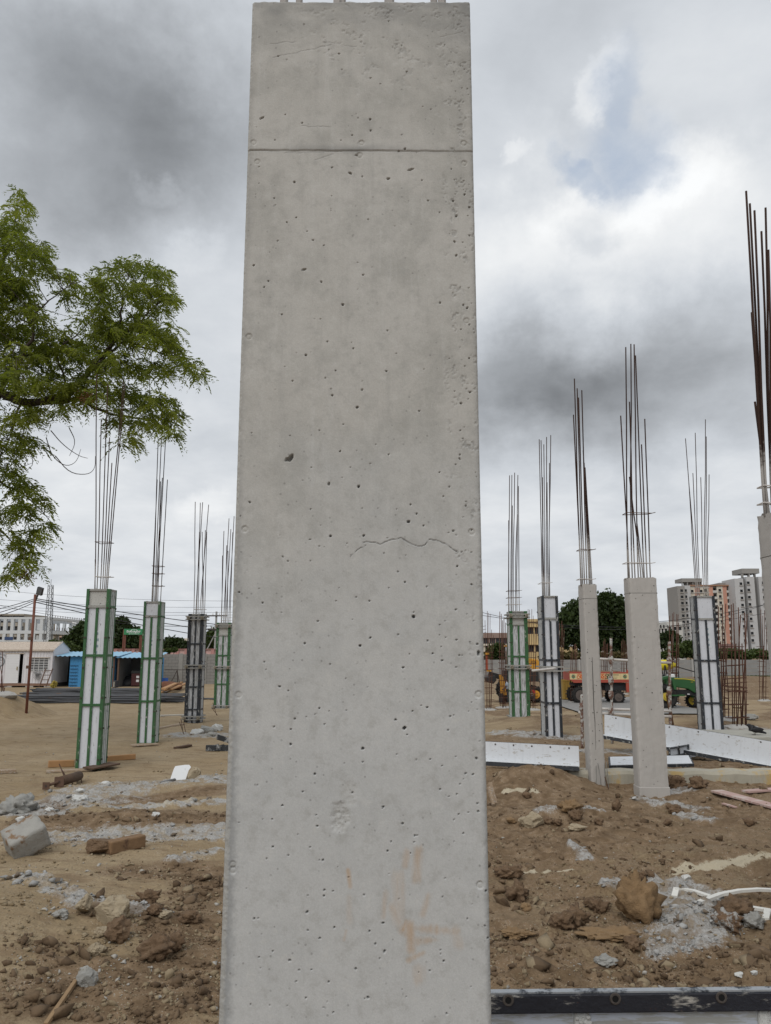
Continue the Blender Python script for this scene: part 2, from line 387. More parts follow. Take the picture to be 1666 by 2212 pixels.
def ground_mat():
    m = bpy.data.materials.new('site_soil'); m.use_nodes = True; T = N(m.node_tree); b = m.node_tree.nodes['Principled BSDF']
    co = T.add('ShaderNodeTexCoord').outputs['Object']
    def at(n): return T.add('ShaderNodeAttribute', attribute_name=n).outputs['Fac']
    n1 = T.noise(co, .8, 6, .6).outputs['Fac']; n2 = T.noise(co, 6.0, 6, .65).outputs['Fac']; n3 = T.noise(co, 45.0, 5, .7).outputs['Fac']; n4 = T.noise(co, 160.0, 3, .6).outputs['Fac']
    sand = T.mix(T.ramp(n1, .3, .7), (.315, .235, .14), (.40, .315, .205)); sand = T.mix(T.ramp(n3, .35, .7), T.mix(.5, sand, (.17, .125, .075)), sand); n6 = T.noise(T.scale(co, (1, 3.2, 1)), 1.9, 6, .68).outputs['Fac']; sand = T.mix(T.math('MULTIPLY', T.ramp(n6, .48, .66), .75), sand, (.20, .14, .085))
    brown = T.mix(T.ramp(n2, .3, .72), (.125, .082, .047), (.255, .18, .112)); brown = T.mix(T.math('MULTIPLY', T.ramp(n3, .55, .8), .7), brown, (.09, .06, .036))
    brown = T.mix(T.math('MULTIPLY', T.ramp(n1, .5, .72), .6), brown, (.25, .19, .125))
    cem = T.mix(T.ramp(n3, .3, .7), (.25, .243, .23), (.45, .442, .425)); pale = T.mix(n3, (.42, .36, .25), (.58, .52, .40))
    rag = T.math('MULTIPLY', T.math('SUBTRACT', T.math('ADD', n2, T.math('MULTIPLY', n3, .9)), .95), 1.5)
    c = T.mix(T.ramp(T.math('ADD', at('brown'), rag), .25, .75), sand, brown)
    c = T.mix(T.math('MULTIPLY', T.ramp(T.math('ADD', at('pale'), rag), .3, .7), .85), c, pale)
    thru = T.math('ADD', T.math('MULTIPLY', T.ramp(n2, .40, .56), .62), .33)
    c = T.mix(T.math('MULTIPLY', T.ramp(T.math('ADD', at('cement'), rag), .30, .95), thru), c, cem)
    # pale grit
    vo = T.add('ShaderNodeTexVoronoi', feature='F1'); T.put(vo.inputs['Vector'], co); vo.inputs['Scale'].default_value = 60
    grit = T.math('MULTIPLY', T.math('LESS_THAN', vo.outputs['Distance'], .22), T.ramp(n2, .48, .62))
    c = T.mix(T.math('MULTIPLY', grit, .55), c, (.50, .47, .42))
    c = T.mix(1.0, c, T.mix(n4, (.86, .86, .86), (1.12, 1.12, 1.12)), 'MULTIPLY')
    T.put(b.inputs['Base Color'], c); b.inputs['Roughness'].default_value = .95; b.inputs['Specular IOR Level'].default_value = .15
    bp = T.add('ShaderNodeBump'); bp.inputs['Strength'].default_value = .7; bp.inputs['Distance'].default_value = .02
    T.put(bp.inputs['Height'], T.math('ADD', n3, T.math('MULTIPLY', n4, .5))); T.l.new(bp.outputs[0], b.inputs['Normal'])
    return m
build_ground()
# ================================================================ big pillar in front
Y0 = 1.24
PITS = """868,99,4 711,108,4 801,170,5 822,183,3 800,259,5 774,256,4 653,267,5 868,293,4 761,293,5 594,303,4 839,386,7 755,373,4 636,393,6 925,433,5 979,434,6 986,552,6 571,620,4 580,607,4 741,658,7
785,594,4 764,753,5 661,767,6 707,738,3 725,801,4 632,823,4 718,854,6 772,880,7 617,995,4 735,975,5 739,1032,4 711,1044,4 775,1051,7 887,1090,4 883,1127,8 714,1158,6 786,1157,6 988,1223,7 875,1257,5
894,1332,9 567,1302,4 778,1395,6 871,1442,6 885,1413,4 874,1573,8 923,1528,5 784,1617,8 628,1608,6 654,1710,5 683,1760,4 698,1858,6 1034,1410,7 951,1705,4 680,1672,5 896,1805,4 771,974,3 856,764,3
641,763,3 673,1010,3 812,960,4 840,982,4 800,1002,3 757,1009,4 950,1020,3 984,1003,3 671,1100,3 622,1212,4 733,1270,3 770,1290,4 800,1378,4 860,1371,3 950,1350,4 950,1372,3 924,1384,4 953,1397,4 935,1412,4
571,1430,4 575,1446,3 604,1483,4 623,1492,3 681,1543,3 592,1570,4 600,1600,3 748,1534,4 690,1530,4 711,1536,4 637,1553,4 662,1548,4 855,1555,5 980,1545,4 892,1536,4 880,1587,3 900,1641,3 930,1640,4 955,1654,4
970,1720,4 828,1743,4 870,1779,4 845,1818,4 887,1843,3 610,1740,4 588,1770,4 623,1848,4 576,1855,4 670,1830,4 690,1858,3 700,1935,4 665,1935,3 720,1925,3 549,1984,4 665,2010,4 722,2004,5 828,1994,5 691,2027,5
811,2039,5 798,2012,4 952,2052,4 959,2076,5 626,2075,5 673,2095,4 769,2093,5 820,2071,4 929,2097,4 795,2155,5 788,2157,3 661,2156,4 699,2177,3 583,2172,3 542,2170,3 965,2190,4 560,2068,3 640,2120,3 1050,1925,5
1048,2000,4 1054,2027,4 1010,1985,3 905,2100,3 860,1235,3 830,1195,3 840,1270,3 900,1110,4 690,930,3 690,1180,3 760,740,3 560,360,3 900,330,3 975,365,3 1002,390,3 640,470,4 620,480,4 700,530,3 715,455,3 600,520,4""".split()
LONG = [(628,989,6,12,60), (566,256,3,9,35), (888,366,3,10,20), (657,582,3,8,15), (770,335,2,6,10), (622,992,5,7,0), (1034,1411,4,8,90), (757,374,3,6,-30), (711,1045,3,5,90)]
RINGS = [(548,308),(781,310),(1002,309),(556,349),(777,335),(1003,352),(538,727),(1008,693),(529,1143),(1019,1149),(515,1501),(1034,1500),(503,1868),(503,1880),(1037,1912)]
CRACK = [[(785,1172),(800,1170),(822,1176),(838,1168),(850,1165),(866,1163),(885,1172),(904,1180),(918,1178),(927,1166),(945,1167),(960,1174),(972,1182),(990,1194)], [(758,1200),(772,1188),(790,1178)]]
SCRATCH = [[(585,97),(610,93),(640,92)], [(590,125),(640,115),(715,98)], [(700,92),(735,95)], [(652,273),(715,276)], [(740,100),(770,102)], [(960,65),(985,45)], [(950,82),(1000,70)], [(615,330),(700,328),(760,326)], [(680,345),(720,333)]]
MUD = [([(752,1880),(757,1915)], 4, .7), ([(880,1840),(876,1870)], 8, .55), ([(905,1835),(900,1900)], 9, .6), ([(860,1890),(862,1990)], 12, .35), ([(925,1935),(915,1975)], 7, .5), ([(835,1930),(830,1980)], 7, .4),
       ([(850,1960),(862,1995)], 10, .5), ([(870,2005),(930,2007),(985,2012)], 8, .55), ([(884,2000),(888,2050)], 12, .8), ([(868,2010),(900,2035),(940,2030)], 7, .55), ([(882,2075),(915,2058)], 5, .7),
       ([(905,2095),(905,2115)], 12, .4), ([(985,2010),(990,2040)], 10, .35), ([(748,2010),(744,2030)], 4, .5), ([(880,1990),(872,2008)], 5, .9), ([(755,1940),(755,1990)], 7, .25)]
def main_pillar():
    tp = lambda px, py: at_y(px, py, Y0)
    ztop = tp(776, 6).z; xl = .5*(tp(540, 6).x + tp(475, 2212).x); xr = .5*(tp(1014, 6).x + tp(1068, 2212).x)
    zlo = 1.55; dx = .0012; nx = int((xr-xl)/dx)+1; nz = int((ztop-zlo)/dx)+1
    xs = np.linspace(xl, xr, nx); zs = np.linspace(zlo, ztop, nz)
    X, Z = np.meshgrid(xs, zs); D = np.zeros_like(X); dark = np.zeros_like(X); mud = np.zeros_like(X); raw = np.zeros_like(X)
    ppm = FPX/Y0                                                           # photograph pixels per metre, roughly
    def sub(cx, cz, r):
        i0, i1 = np.searchsorted(xs, [cx-r, cx+r]); j0, j1 = np.searchsorted(zs, [cz-r, cz+r])
        return slice(max(j0, 0), j1+1), slice(max(i0, 0), i1+1)
    D += .0012*(fbm(X*5, Z*5, 1, 3)-.5)*2 + .0006*(fbm(X*40, Z*40, 2, 3)-.5)
    Pt = np.zeros_like(X)
    def pit(cx, cz, a, b, ang, dep, seed):
        R = max(a, b)*1.6; s = sub(cx, cz, R); x, z = X[s]-cx, Z[s]-cz
        if x.size == 0: return
        ca, sa = math.cos(ang), math.sin(ang); u = (x*ca+z*sa)/a; v = (-x*sa+z*ca)/b
        rr = np.hypot(u, v)*(1+.35*(fbm(X[s]*260, Z[s]*260, seed, 2)-.5))
        Pt[s] = np.maximum(Pt[s], dep*np.sqrt(np.clip(1-rr*rr, 0, 1)))
        dark[s] = np.maximum(dark[s], sstep(1.05, .75, rr)*.15)  # pits also darkened in colour: painted shade with a little dirt
    rs = random.Random(3); k = 0
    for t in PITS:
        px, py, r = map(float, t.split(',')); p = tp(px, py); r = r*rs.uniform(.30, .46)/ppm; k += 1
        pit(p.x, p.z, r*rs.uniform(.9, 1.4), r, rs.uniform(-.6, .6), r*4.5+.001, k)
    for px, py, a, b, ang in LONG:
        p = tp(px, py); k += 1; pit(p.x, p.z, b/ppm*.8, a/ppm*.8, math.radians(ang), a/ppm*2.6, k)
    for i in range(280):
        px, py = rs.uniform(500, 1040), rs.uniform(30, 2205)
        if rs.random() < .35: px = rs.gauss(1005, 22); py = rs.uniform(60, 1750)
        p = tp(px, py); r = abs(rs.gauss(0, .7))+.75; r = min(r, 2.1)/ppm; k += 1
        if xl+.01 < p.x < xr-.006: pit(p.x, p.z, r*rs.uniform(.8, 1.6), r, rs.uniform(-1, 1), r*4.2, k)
    for px, py in RINGS:
        p = tp(px, py); R = 6.3/ppm; s = sub(p.x, p.z, R*1.8); rr = np.hypot(X[s]-p.x, Z[s]-p.z)/R
        D[s] += .0022*np.exp(-((rr-1)/.2)**2)*(.35+.65*vnoise(X[s]*150, Z[s]*150, int(px))) + .0009*sstep(1, .85, rr); raw[s] = np.maximum(raw[s], .35*sstep(1.1, .9, rr))
    def line(pts, w, dep, seed, dk=0.0):
        P = [tp(*p) for p in pts]
        for a, b in zip(P, P[1:]):
            R = (b-a).length/2+.01; s = sub((a.x+b.x)/2, (a.z+b.z)/2, R); x, z = X[s], Z[s]
            if x.size == 0: continue
            jx = .0022*(fbm(x*120, z*120, seed, 3)-.5)*2
            t = np.clip(((x-a.x)*(b.x-a.x)+(z-a.z)*(b.z-a.z))/((b.x-a.x)**2+(b.z-a.z)**2), 0, 1)
            q = np.hypot(x-a.x-t*(b.x-a.x), z+jx-a.z-t*(b.z-a.z))
            Pt[s] = np.maximum(Pt[s], dep*sstep(w, w*.35, q)); dark[s] = np.maximum(dark[s], dk*sstep(w*2, w*.4, q))
    for i, c in enumerate(CRACK): line(c, .0008 if i == 0 else .0006, .002, 5+i, .42)
    for i, c in enumerate(SCRATCH): line(c, .0009, .0006, 15+i, .22)
    # shutter joint: a ragged groove and a slight step between two lifts
    za, zb = tp(530, 325).z, tp(1021, 328).z; zj = za + (zb-za)*(X-xl)/(xr-xl) + .0018*(fbm(X*70, X*0, 9, 3)-.5)
    D += .0017*np.exp(-((Z-zj)/.0009)**2)*(.25+.75*vnoise(X*60, X*0+3, 8)) - .0012*sstep(0, .003, Z-zj)
    dark = np.maximum(dark, .5*np.exp(-((Z-zj-.004)/.007)**2)*np.exp(-((X-(xl+xr)/2+.02)/.10)**2)*(.3+vnoise(X*50, Z*50, 4)))
    dark = np.maximum(dark, .22*np.exp(-((Z-zj)/.0035)**2)*(.3+vnoise(X*25, X*0, 5)))
    # honeycombed patch where the skin broke away, pocked belt on the right, rough top right corner
    for (px, py, rx, ry, dp) in ((735, 1764, 24, 32, .0034), (755, 1712, 24, 34, .0010)):
        p = tp(px, py); s = sub(p.x, p.z, ry*2/ppm); rr = np.hypot((X[s]-p.x)*ppm/rx, (Z[s]-p.z)*ppm/ry)+.7*(fbm(X[s]*90, Z[s]*90, 33, 4)-.5)
        mk = sstep(1.05, .5, rr); D[s] += mk*dp*(.2+1.1*fbm(X[s]*230, Z[s]*230, 35, 4, .7)); raw[s] = np.maximum(raw[s], mk*(.8 if dp > .004 else .3))
    u = (X-xl)/(xr-xl); v = (ztop-Z)/(ztop-zlo)
    pk = np.clip(sstep(.80, .92, u)*sstep(.75, .55, v)*sstep(  .54, .72, fbm(X*60, Z*40, 70, 3)) + sstep(.0, .6, u)*sstep(.14, .02, v)*sstep(.50, .68, fbm(X*55, Z*70, 72, 4)), 0, 1)
    D += .0012*pk*sstep(.5, .7, fbm(X*300, Z*220, 71, 2)); dark = np.maximum(dark, .25*pk*sstep(.52, .7, fbm(X*300, Z*220, 71, 2)))
    dark = np.maximum(dark, .38*sstep(.06, .0, v)*fbm(X*30, Z*60, 75, 4)*1.4 + .3*sstep(.7, 1, u)*sstep(.16, .02, v)*fbm(X*20, Z*20, 76, 4)*1.3)
    # arrises: chipped, darker, cement-paste edge
    e = np.minimum(X-xl, xr-X); chip = fbm(X*150, Z*150, 80, 4, .7)
    wl = np.where(u < .5, .005+.005*sstep(.35, .9, v), .004)*(.55+.9*chip)
    D += .006*np.clip(1-e/wl, 0, 1)**1.4*(.6+.6*fbm(X*150, Z*150, 82, 3)); raw = np.maximum(raw, .8*sstep(wl*1.1, wl*.6, e))
    dark = np.maximum(dark, sstep(wl*2.6, wl*.7, e)*(.22+.36*sstep(.4, .9, v)*np.where(u < .5, 1, .7)))
    for i, (pts, w, a) in enumerate(MUD):
        P = [tp(*p) for p in pts]; w = w/ppm
        for p, q in zip(P, P[1:]):
            s = sub((p.x+q.x)/2, (p.z+q.z)/2, (q-p).length/2+w*2.5); x, z = X[s], Z[s]
            if x.size == 0: continue
            t = np.clip(((x-p.x)*(q.x-p.x)+(z-p.z)*(q.z-p.z))/((q.x-p.x)**2+(q.z-p.z)**2), 0, 1)
            d = np.hypot(x-p.x-t*(q.x-p.x), z-p.z-t*(q.z-p.z))/w + 1.9*(fbm(x*110, z*16, 90+i, 4, .65)-.5)
            mud[s] = np.maximum(mud[s], a*sstep(1.45, .0, d)*(.3+.9*fbm(x*240, z*40, 95+i, 3)))
    xe = X + np.where(u < .5, 1, -1)*.004*chip*(e < .0009)
    Yv = Y0 + D + Pt
    ztopn = Z + (Z >= ztop-dx*.6)*(.004*(fbm(X*60, X*0, 55, 4)-.5))
    V = np.stack([xe, Yv, ztopn], -1).reshape(-1, 3); idx = np.arange(nx*nz).reshape(nz, nx)
    F = np.stack([idx[:-1, :-1], idx[:-1, 1:], idx[1:, 1:], idx[1:, :-1]], -1).reshape(-1, 4)
    # sides, top, back and foot close the shaft
    n = len(V); yb = Y0+.45; L = V[idx[:, 0]].copy(); R = V[idx[:, -1]].copy(); L[:, 1] = yb; R[:, 1] = yb
    Tt = V[idx[-1, :]].copy(); Tt[:, 1] = yb
    V = np.vstack([V, L, R, Tt]); li = n+np.arange(nz); ri = n+nz+np.arange(nz); ti = n+2*nz+np.arange(nx)
    q = lambda a, b, c, d: np.stack([a, b, c, d], -1)
    F = np.vstack([F, q(li[:-1], idx[:-1, 0], idx[1:, 0], li[1:]), q(idx[:-1, -1], ri[:-1], ri[1:], idx[1:, -1]), q(idx[-1, :-1], idx[-1, 1:], ti[1:], ti[:-1]), q(ri[:-1], li[:-1], li[1:], ri[1:])])
    th = thing('concrete_pillar', 'big pitted grey concrete pillar close up with tie marks and mud smears', 'pillar', ((xl+xr)/2, Y0+.22, gz((xl+xr)/2, Y0+.22)), 'bare concrete pillars')
    V = V - np.array(th.location)
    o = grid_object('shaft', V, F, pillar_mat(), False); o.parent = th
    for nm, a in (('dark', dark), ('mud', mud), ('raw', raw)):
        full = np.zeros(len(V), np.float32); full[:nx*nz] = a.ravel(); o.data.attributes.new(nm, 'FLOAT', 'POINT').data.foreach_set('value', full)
    mb = MB(); mb.box((xl, Y0, -.3), (xr, yb, zlo)); obj('shaft_foot', mb, mat('concrete_plain', (.43, .425, .40), .9, .12, 5, .15, 60), th)
    mb = MB()
    for i, (px, w) in enumerate(((632, 14), (720, 12), (745, 20), (770, 14), (800, 10), (850, 13), (880, 9), (905, 16), (930, 12), (690, 8), (815, 8))):
        p = tp(px, 4); mb.rock((p.x, Y0+.05+.04*rs.random(), ztop+.002), w/ppm*.5, 1, i, (1, 1, .8), .4)
    obj('top_crust', mb, mat('concrete_rough', (.36, .35, .33), .95, .3, 30, .6, 90), th)['kind'] = 'stuff'
    for i in range(8):
        x = xl+.045+(i % 4)*(xr-xl-.09)/3; y = Y0+(.09 if i < 4 else .36)
        mb = MB(); mb.tube([(x, y, ztop-.05), (x+.01*math.sin(i), y, ztop+.6), (x+.05*math.sin(i*2), y+.03, ztop+1.2)], .008, 6); obj('rebar', mb, rebar_mat(), th)
def pillar_mat():
    m = bpy.data.materials.new('pillar_concrete'); m.use_nodes = True; T = N(m.node_tree); b = m.node_tree.nodes['Principled BSDF']
    co = T.add('ShaderNodeTexCoord').outputs['Object']
    def at(n): return T.add('ShaderNodeAttribute', attribute_name=n).outputs['Fac']
    n0 = T.noise(co, 2.2, 5, .6, .3).outputs['Fac']; n1 = T.noise(co, 11.0, 6, .68).outputs['Fac']; n2 = T.noise(T.scale(co, (46, 46, 3.0)), 1.6, 4, .6).outputs['Fac']; n3 = T.noise(co, 420.0, 3, .6).outputs['Fac']
    c = T.mix(T.ramp(n0, .25, .75), (.385, .372, .34), (.462, .45, .422))
    c = T.mix(T.math('MULTIPLY', T.ramp(n1, .42, .68), .5), c, (.29, .285, .262))
    c = T.mix(T.math('MULTIPLY', T.ramp(n2, .52, .8), .42), c, (.50, .495, .475)); c = T.mix(T.math('MULTIPLY', T.ramp(n2, .47, .2), .28), c, (.29, .285, .27))
    sz = T.add('ShaderNodeSeparateXYZ'); T.put(sz.inputs[0], co)
    c = T.mix(T.math('MULTIPLY', T.ramp(T.math('ADD', sz.outputs[2], T.math('MULTIPLY', T.math('SUBTRACT', n0, .5), 1.2)), 2.1, 1.5), .6), c, (.465, .478, .485))   # sky and bounce light painted in: lighter and bluer towards the foot
    n5 = T.noise(co, 36.0, 6, .72).outputs['Fac']; c = T.mix(T.math('MULTIPLY', T.ramp(n5, .48, .68), .45), c, (.31, .305, .285)); c = T.mix(T.math('MULTIPLY', T.ramp(n5, .46, .30), .42), c, (.50, .495, .47))
    vo = T.add('ShaderNodeTexVoronoi', feature='F1'); T.put(vo.inputs['Vector'], co); vo.inputs['Scale'].default_value = 75; c = T.mix(T.math('MULTIPLY', T.math('MULTIPLY', T.math('LESS_THAN', vo.outputs['Distance'], .13), T.ramp(n1, .45, .6)), .5), c, (.17, .165, .155))
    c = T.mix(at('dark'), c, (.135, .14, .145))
    c = T.mix(T.math('MULTIPLY', at('raw'), .55), c, T.mix(n3, (.34, .33, .295), (.50, .485, .44)))
    c = T.mix(T.math('MULTIPLY', at('mud'), .8), c, (.41, .26, .135))
    c = T.mix(1.0, c, T.mix(n3, (.84, .84, .84), (1.13, 1.13, 1.13)), 'MULTIPLY')
    T.put(b.inputs['Base Color'], c); b.inputs['Roughness'].default_value = .82; b.inputs['Specular IOR Level'].default_value = .3
    bp = T.add('ShaderNodeBump'); bp.inputs['Strength'].default_value = .12; bp.inputs['Distance'].default_value = .002
    T.put(bp.inputs['Height'], n3); T.l.new(bp.outputs[0], b.inputs['Normal'])
    return m
def rebar_mat():
    if 'rebar' in MATS: return MATS['rebar']
    m = bpy.data.materials.new('rusty_rebar'); m.use_nodes = True; T = N(m.node_tree); b = m.node_tree.nodes['Principled BSDF']
    co = T.add('ShaderNodeTexCoord').outputs['Object']
    sz = T.add('ShaderNodeSeparateXYZ'); T.put(sz.inputs[0], co)
    n = T.noise(co, 5, 4, .6).outputs['Fac']; n2 = T.noise(co, 30, 4, .6).outputs['Fac']
    r = T.mix(n, (.020, .011, .009), (.055, .027, .017))
    k = T.ramp(T.math('ADD', sz.outputs[2], T.math('MULTIPLY', T.math('SUBTRACT', n2, .5), .5)), 3.3+.62, 3.3+.34)
    c = T.mix(k, r, (.36, .34, .32))                                       # cement-washed foot
    T.put(b.inputs['Base Color'], c); b.inputs['Roughness'].default_value = .85; b.inputs['Specular IOR Level'].default_value = .25
    MATS['rebar'] = m
    return m
main_pillar()
# ================================================================ formwork and cast columns
M_GREEN = mat('green_form_paint', (.03, .098, .034), .55, .3, 12, .1, 60, splat=CEM, spl=.37, spsc=11, stretch=(1.6, 1.6, .8), rust=.30)
M_BLACK = mat('black_form_paint', (.022, .026, .032), .5, .3, 12, .1, 60, splat=CEM, spl=.375, spsc=11, stretch=(1.6, 1.6, .7))
M_DIRTY = mat('cement_caked_steel', (.30, .295, .275), .92, .35, 14, .7, 45, splat=(.06, .065, .06), spl=.36, spsc=16)
M_SHEET = mat('white_plastic_sheet', (.56, .575, .61), .55, .10, 3, 0, splat=(.22, .22, .215), spl=.362, spsc=24, stretch=(1.6, 1.6, .4), grime=.22)
M_SHEETD = mat('streaked_plastic_sheet', (.50, .51, .525), .7, .15, 5, 0, splat=(.235, .235, .23), spl=.47, spsc=17, stretch=(3.2, 3.2, .22))
M_CAP = mat('cement_washed_sheet', (.43, .425, .40), .85, .15, 8, .2, 50, splat=(.13, .13, .125), spl=.38, spsc=30)
M_CONC = mat('concrete_column', (.405, .385, .36), .88, .13, 4, .12, 80, splat=(.20, .195, .18), spl=.315, spsc=34, grime=.18)
M_CORE = mat('concrete_rough2', (.36, .35, .33), .95, .25, 25, .5, 70)
M_STUB = mat('damp_concrete_stub', (.19, .185, .17), .92, .35, 9, .4, 50, grime=.4)
M_RUST = mat('rusty_steel', (.105, .062, .042), .85, .35, 18, .3, 70)
M_BOLT = mat('dark_bolt', (.05, .035, .028), .7, .3, 30)
M_PIPE = mat('cement_splashed_pipe', (.14, .075, .055), .8, .35, 14, .2, 60, splat=CEM, spl=.48, spsc=10)
M_WPIPE = mat('whitened_pipe', (.50, .47, .44), .75, .2, 10, .1, 60, splat=(.16, .08, .05), spl=.34, spsc=14)
TIEMESH = None
def zscale(py0, py1): return at_y(0, py0, 1).z - at_y(0, py1, 1).z
def bolt_mesh():
    if 'b' not in MATS:
        mb = MB(); mb.disc((0, 0, 0), .017, 'y', .016, 8); me = mb.mesh('bolt'); me.materials.append(M_BOLT); MATS['b'] = me
    return MATS['b']
def form_face(th, o, u, n, W, z0, H, bars, mats, cols=2, fl=(.065, .075), rib=.045, bar=.045, thick=.07, cap=None, bolts=True, sd=.034):
    """one formwork side: two posts, cross bars, ribs and the plastic sheets between them. o: lower left corner, u: along, n: outward"""
    o, u, n = Vector(o), Vector(u), Vector(n)
    def B(name, a0, a1, c0, c1, d0, d1, m, jit=0):
        mb = MB(); M = Matrix(((u.x, -n.x, 0, o.x), (u.y, -n.y, 0, o.y), (0, 0, 1, z0), (0, 0, 0, 1)))
        mb.box((a0, d0, c0), (a1, d1, c1), M)
        return obj(name, mb, m, th)
    frame, sheet, capm = mats
    B('frame_post', 0, fl[0], 0, H, 0, thick, frame); B('frame_post', W-fl[1], W, 0, H, 0, thick, frame)
    zs = [0] + sorted(bars) + [H]
    B('cross_bar', fl[0], W-fl[1], 0, bar*.7, .004, thick-.004, frame)
    B('cross_bar', fl[0], W-fl[1], H-bar*.8, H, .004, thick-.004, M_DIRTY)
    for z in bars: B('cross_bar', fl[0], W-fl[1], z-bar/2, z+bar/2, .004, thick-.004, M_DIRTY if (cap and z == max(bars)) else frame)
    iw = W-fl[0]-fl[1]
    for i, (a, b) in enumerate(zip(zs, zs[1:])):
        lo = a + (bar*.7 if i == 0 else bar/2); hi = b - (bar*.8 if i == len(zs)-2 else bar/2)
        top = cap and i == len(zs)-2; nc = 1 if top == 1 else cols
        cw = (iw - rib*(nc-1))/nc
        for k in range(nc):
            x0 = fl[0]+k*(cw+rib)
            B('sheet_panel', x0, x0+cw, lo, hi, sd, sd+.012, capm if top else sheet)
            if k < nc-1: B('rib', x0+cw, x0+cw+rib, lo, hi, .010, thick-.006, frame)
    if bolts:
        ang = math.atan2(n.y, n.x)+math.pi/2
        nz = max(3, int(H/.5))
        for i in range(nz):
            for ux in (fl[0]*.45, W-fl[1]*.45):
                p = o + u*ux + n*.006; inst('bolt', bolt_mesh(), th, (p.x, p.y, z0+(i+.35)*H/nz), (0, 0, ang))
def clamp_ring(th, x0, x1, y0, y1, z, m=None, knob=True):
    m = m or M_DIRTY; e = .07
    for (a, b, ax) in (((x0-e, y0-.035), (x1+e, y0-.035), 'y'), ((x0-e, y1+.035), (x1+e, y1+.035), 'y'), ((x0-.035, y0-e), (x0-.035, y1+e), 'x'), ((x1+.035, y0-e), (x1+.035, y1+e), 'x')):
        mb = MB(); dz = .028 if ax == 'y' else 0
        mb.bar((*a, z+.045+dz*0), (*b, z+.045), .05, .035); mb.bar((*a, z-.045), (*b, z-.045), .05, .03)
        obj('clamp_bar', mb, m, th)
    if knob:
        for x in (x0+.02, x1-.03):
            mb = MB(); mb.torus((x, y0-.075, z), .042, .014, 'y', 12, 6); mb.disc((x, y0-.07, z), .022, 'y', .09, 8); obj('clamp_knob', mb, mat('clamp_nut', (.25, .22, .17), .8, .3, 20), th)
def rebars(th, spec, d, ptop, zt, depth, dia=.010, seed=0):
    """bars rising from a column head; spec: x at the head, x and y of the tip, all photograph positions"""
    rs = random.Random(seed)
    for i, (xb, xt, yt) in enumerate(spec):
        y = d + (.06 if i % 2 == 0 else depth-.06)
        b = at_y(xb, ptop, y); t = at_y(xt, yt, y + rs.uniform(-.12, .12))
        b.z = zt-.03
        L = t-b; mid = b + L*.4 + Vector((rs.uniform(-1, 1)*.012*L.length*.25, 0, 0))
        mid.x += (b.x-mid.x)*.25
        mb = MB(); mb.tube([b, b+L*.12+Vector(((b.x-(b+L*.12).x)*.5, 0, 0)), mid, b+L*.7, t], dia, 6); obj('rebar', mb, rebar_mat(), th, True)
def ties(th, px0, px1, pys, d, depth, ptop, zt, m=None):
    for py in pys:
        a, b = at_y(px0, py, d+.03), at_y(px1, py, d+.03); z = a.z
        mb = MB(); q = [(a.x, d+.04, z), (b.x, d+.04, z-.01), (b.x, d+depth-.05, z+.012), (a.x, d+depth-.05, z), (a.x, d+.04, z)]
        mb.tube(q, .0065, 5); mb.tube([(b.x, d+.04, z-.01), (b.x+.05, d+.02, z+.0)], .006, 5)
        obj('stirrup', mb, (M_WPIPE if z < zt+.35 else M_RUST) if m is None else m, th)
def col_frame(top, base, xl, xr, H=3.3):
    d = H/zscale(top, base); a, b = at_y(xl, base, d), at_y(xr, base, d)
    return d, a.x, b.x, a.z
GRP_F = 'steel formwork columns'; GRP_C = 'bare concrete pillars'
def formwork(top, base, xl, xr, depth, label, frame, sheet, bars, bars_px=True, clamps=(), side='R', cap=1, spec=(), tie=(), tx=(0, 0), stub=0, fl=(.05, .056), side_cols=3, caps=None, dia=.010):
    d, x0, x1, z0 = col_frame(top, base, xl, xr); H = 3.3; W = x1-x0
    th = thing('formwork_column', label, 'formwork', ((x0+x1)/2, d+depth/2, z0), GRP_F)
    fr = lambda py: (1 - (zscale(top, py)/zscale(top, base)))*H
    bz = [fr(b) for b in bars]; mats = (frame, sheet, caps or M_CAP)
    form_face(th, (x0, d, 0), (1, 0, 0), (0, -1, 0), W, z0, H, bz, mats, 2, fl, cap=cap)
    yS = d+.072; dS = depth-.072
    smats = (frame, mat('side_sheet', (.46, .47, .47), .8, .2, 8, 0, splat=(.2, .2, .2), spl=.4, spsc=12), M_DIRTY)
    if side == 'R': form_face(th, (x1, yS, 0), (0, 1, 0), (1, 0, 0), dS, z0, H, bz, smats, side_cols, (.035, .04), .026, cap=0, bolts=True, thick=.05, sd=.008)
    else: form_face(th, (x0, yS+dS, 0), (0, -1, 0), (-1, 0, 0), dS, z0, H, bz, smats, side_cols, (.035, .04), .026, cap=0, bolts=True, thick=.05, sd=.008)
    ox = (x0, x0+.06) if side == 'R' else (x1-.06, x1)
    mb = MB(); mb.box((ox[0], yS, z0), (ox[1], yS+dS, z0+H)); obj('hidden_side', mb, frame, th)
    mb = MB(); mb.box((x0+.062, d+depth-.05, z0), (x1-.062, d+depth-.003, z0+H)); obj('back_side', mb, frame, th)
    mb = MB(); mb.box((x0+.07, d+.075, z0-stub), (x1-.07, d+depth-.06, z0+H-.03))
    for i in range(14): mb.rock((random.uniform(x0+.02, x1-.02), d+random.uniform(.02, depth-.04), z0+H-.005), random.uniform(.015, .035), 1, i, (1.3, 1, .6), .4)
    obj('concrete_core', mb, M_CORE, th)
    if stub:
        mb = MB(); mb.box((x0+.03, d+.03, z0-stub-.3), (x1-.03, d+depth-.03, z0-.004)); obj('starter_stub', mb, M_STUB, th)
    for py in clamps: clamp_ring(th, x0, x1, d, d+depth, z0+fr(py))
    rebars(th, spec, d, top, z0+H, depth, dia, int(top))
    ties(th, tx[0], tx[1], tie, d, depth, top, z0+H)
    return th, d, x0, x1, z0
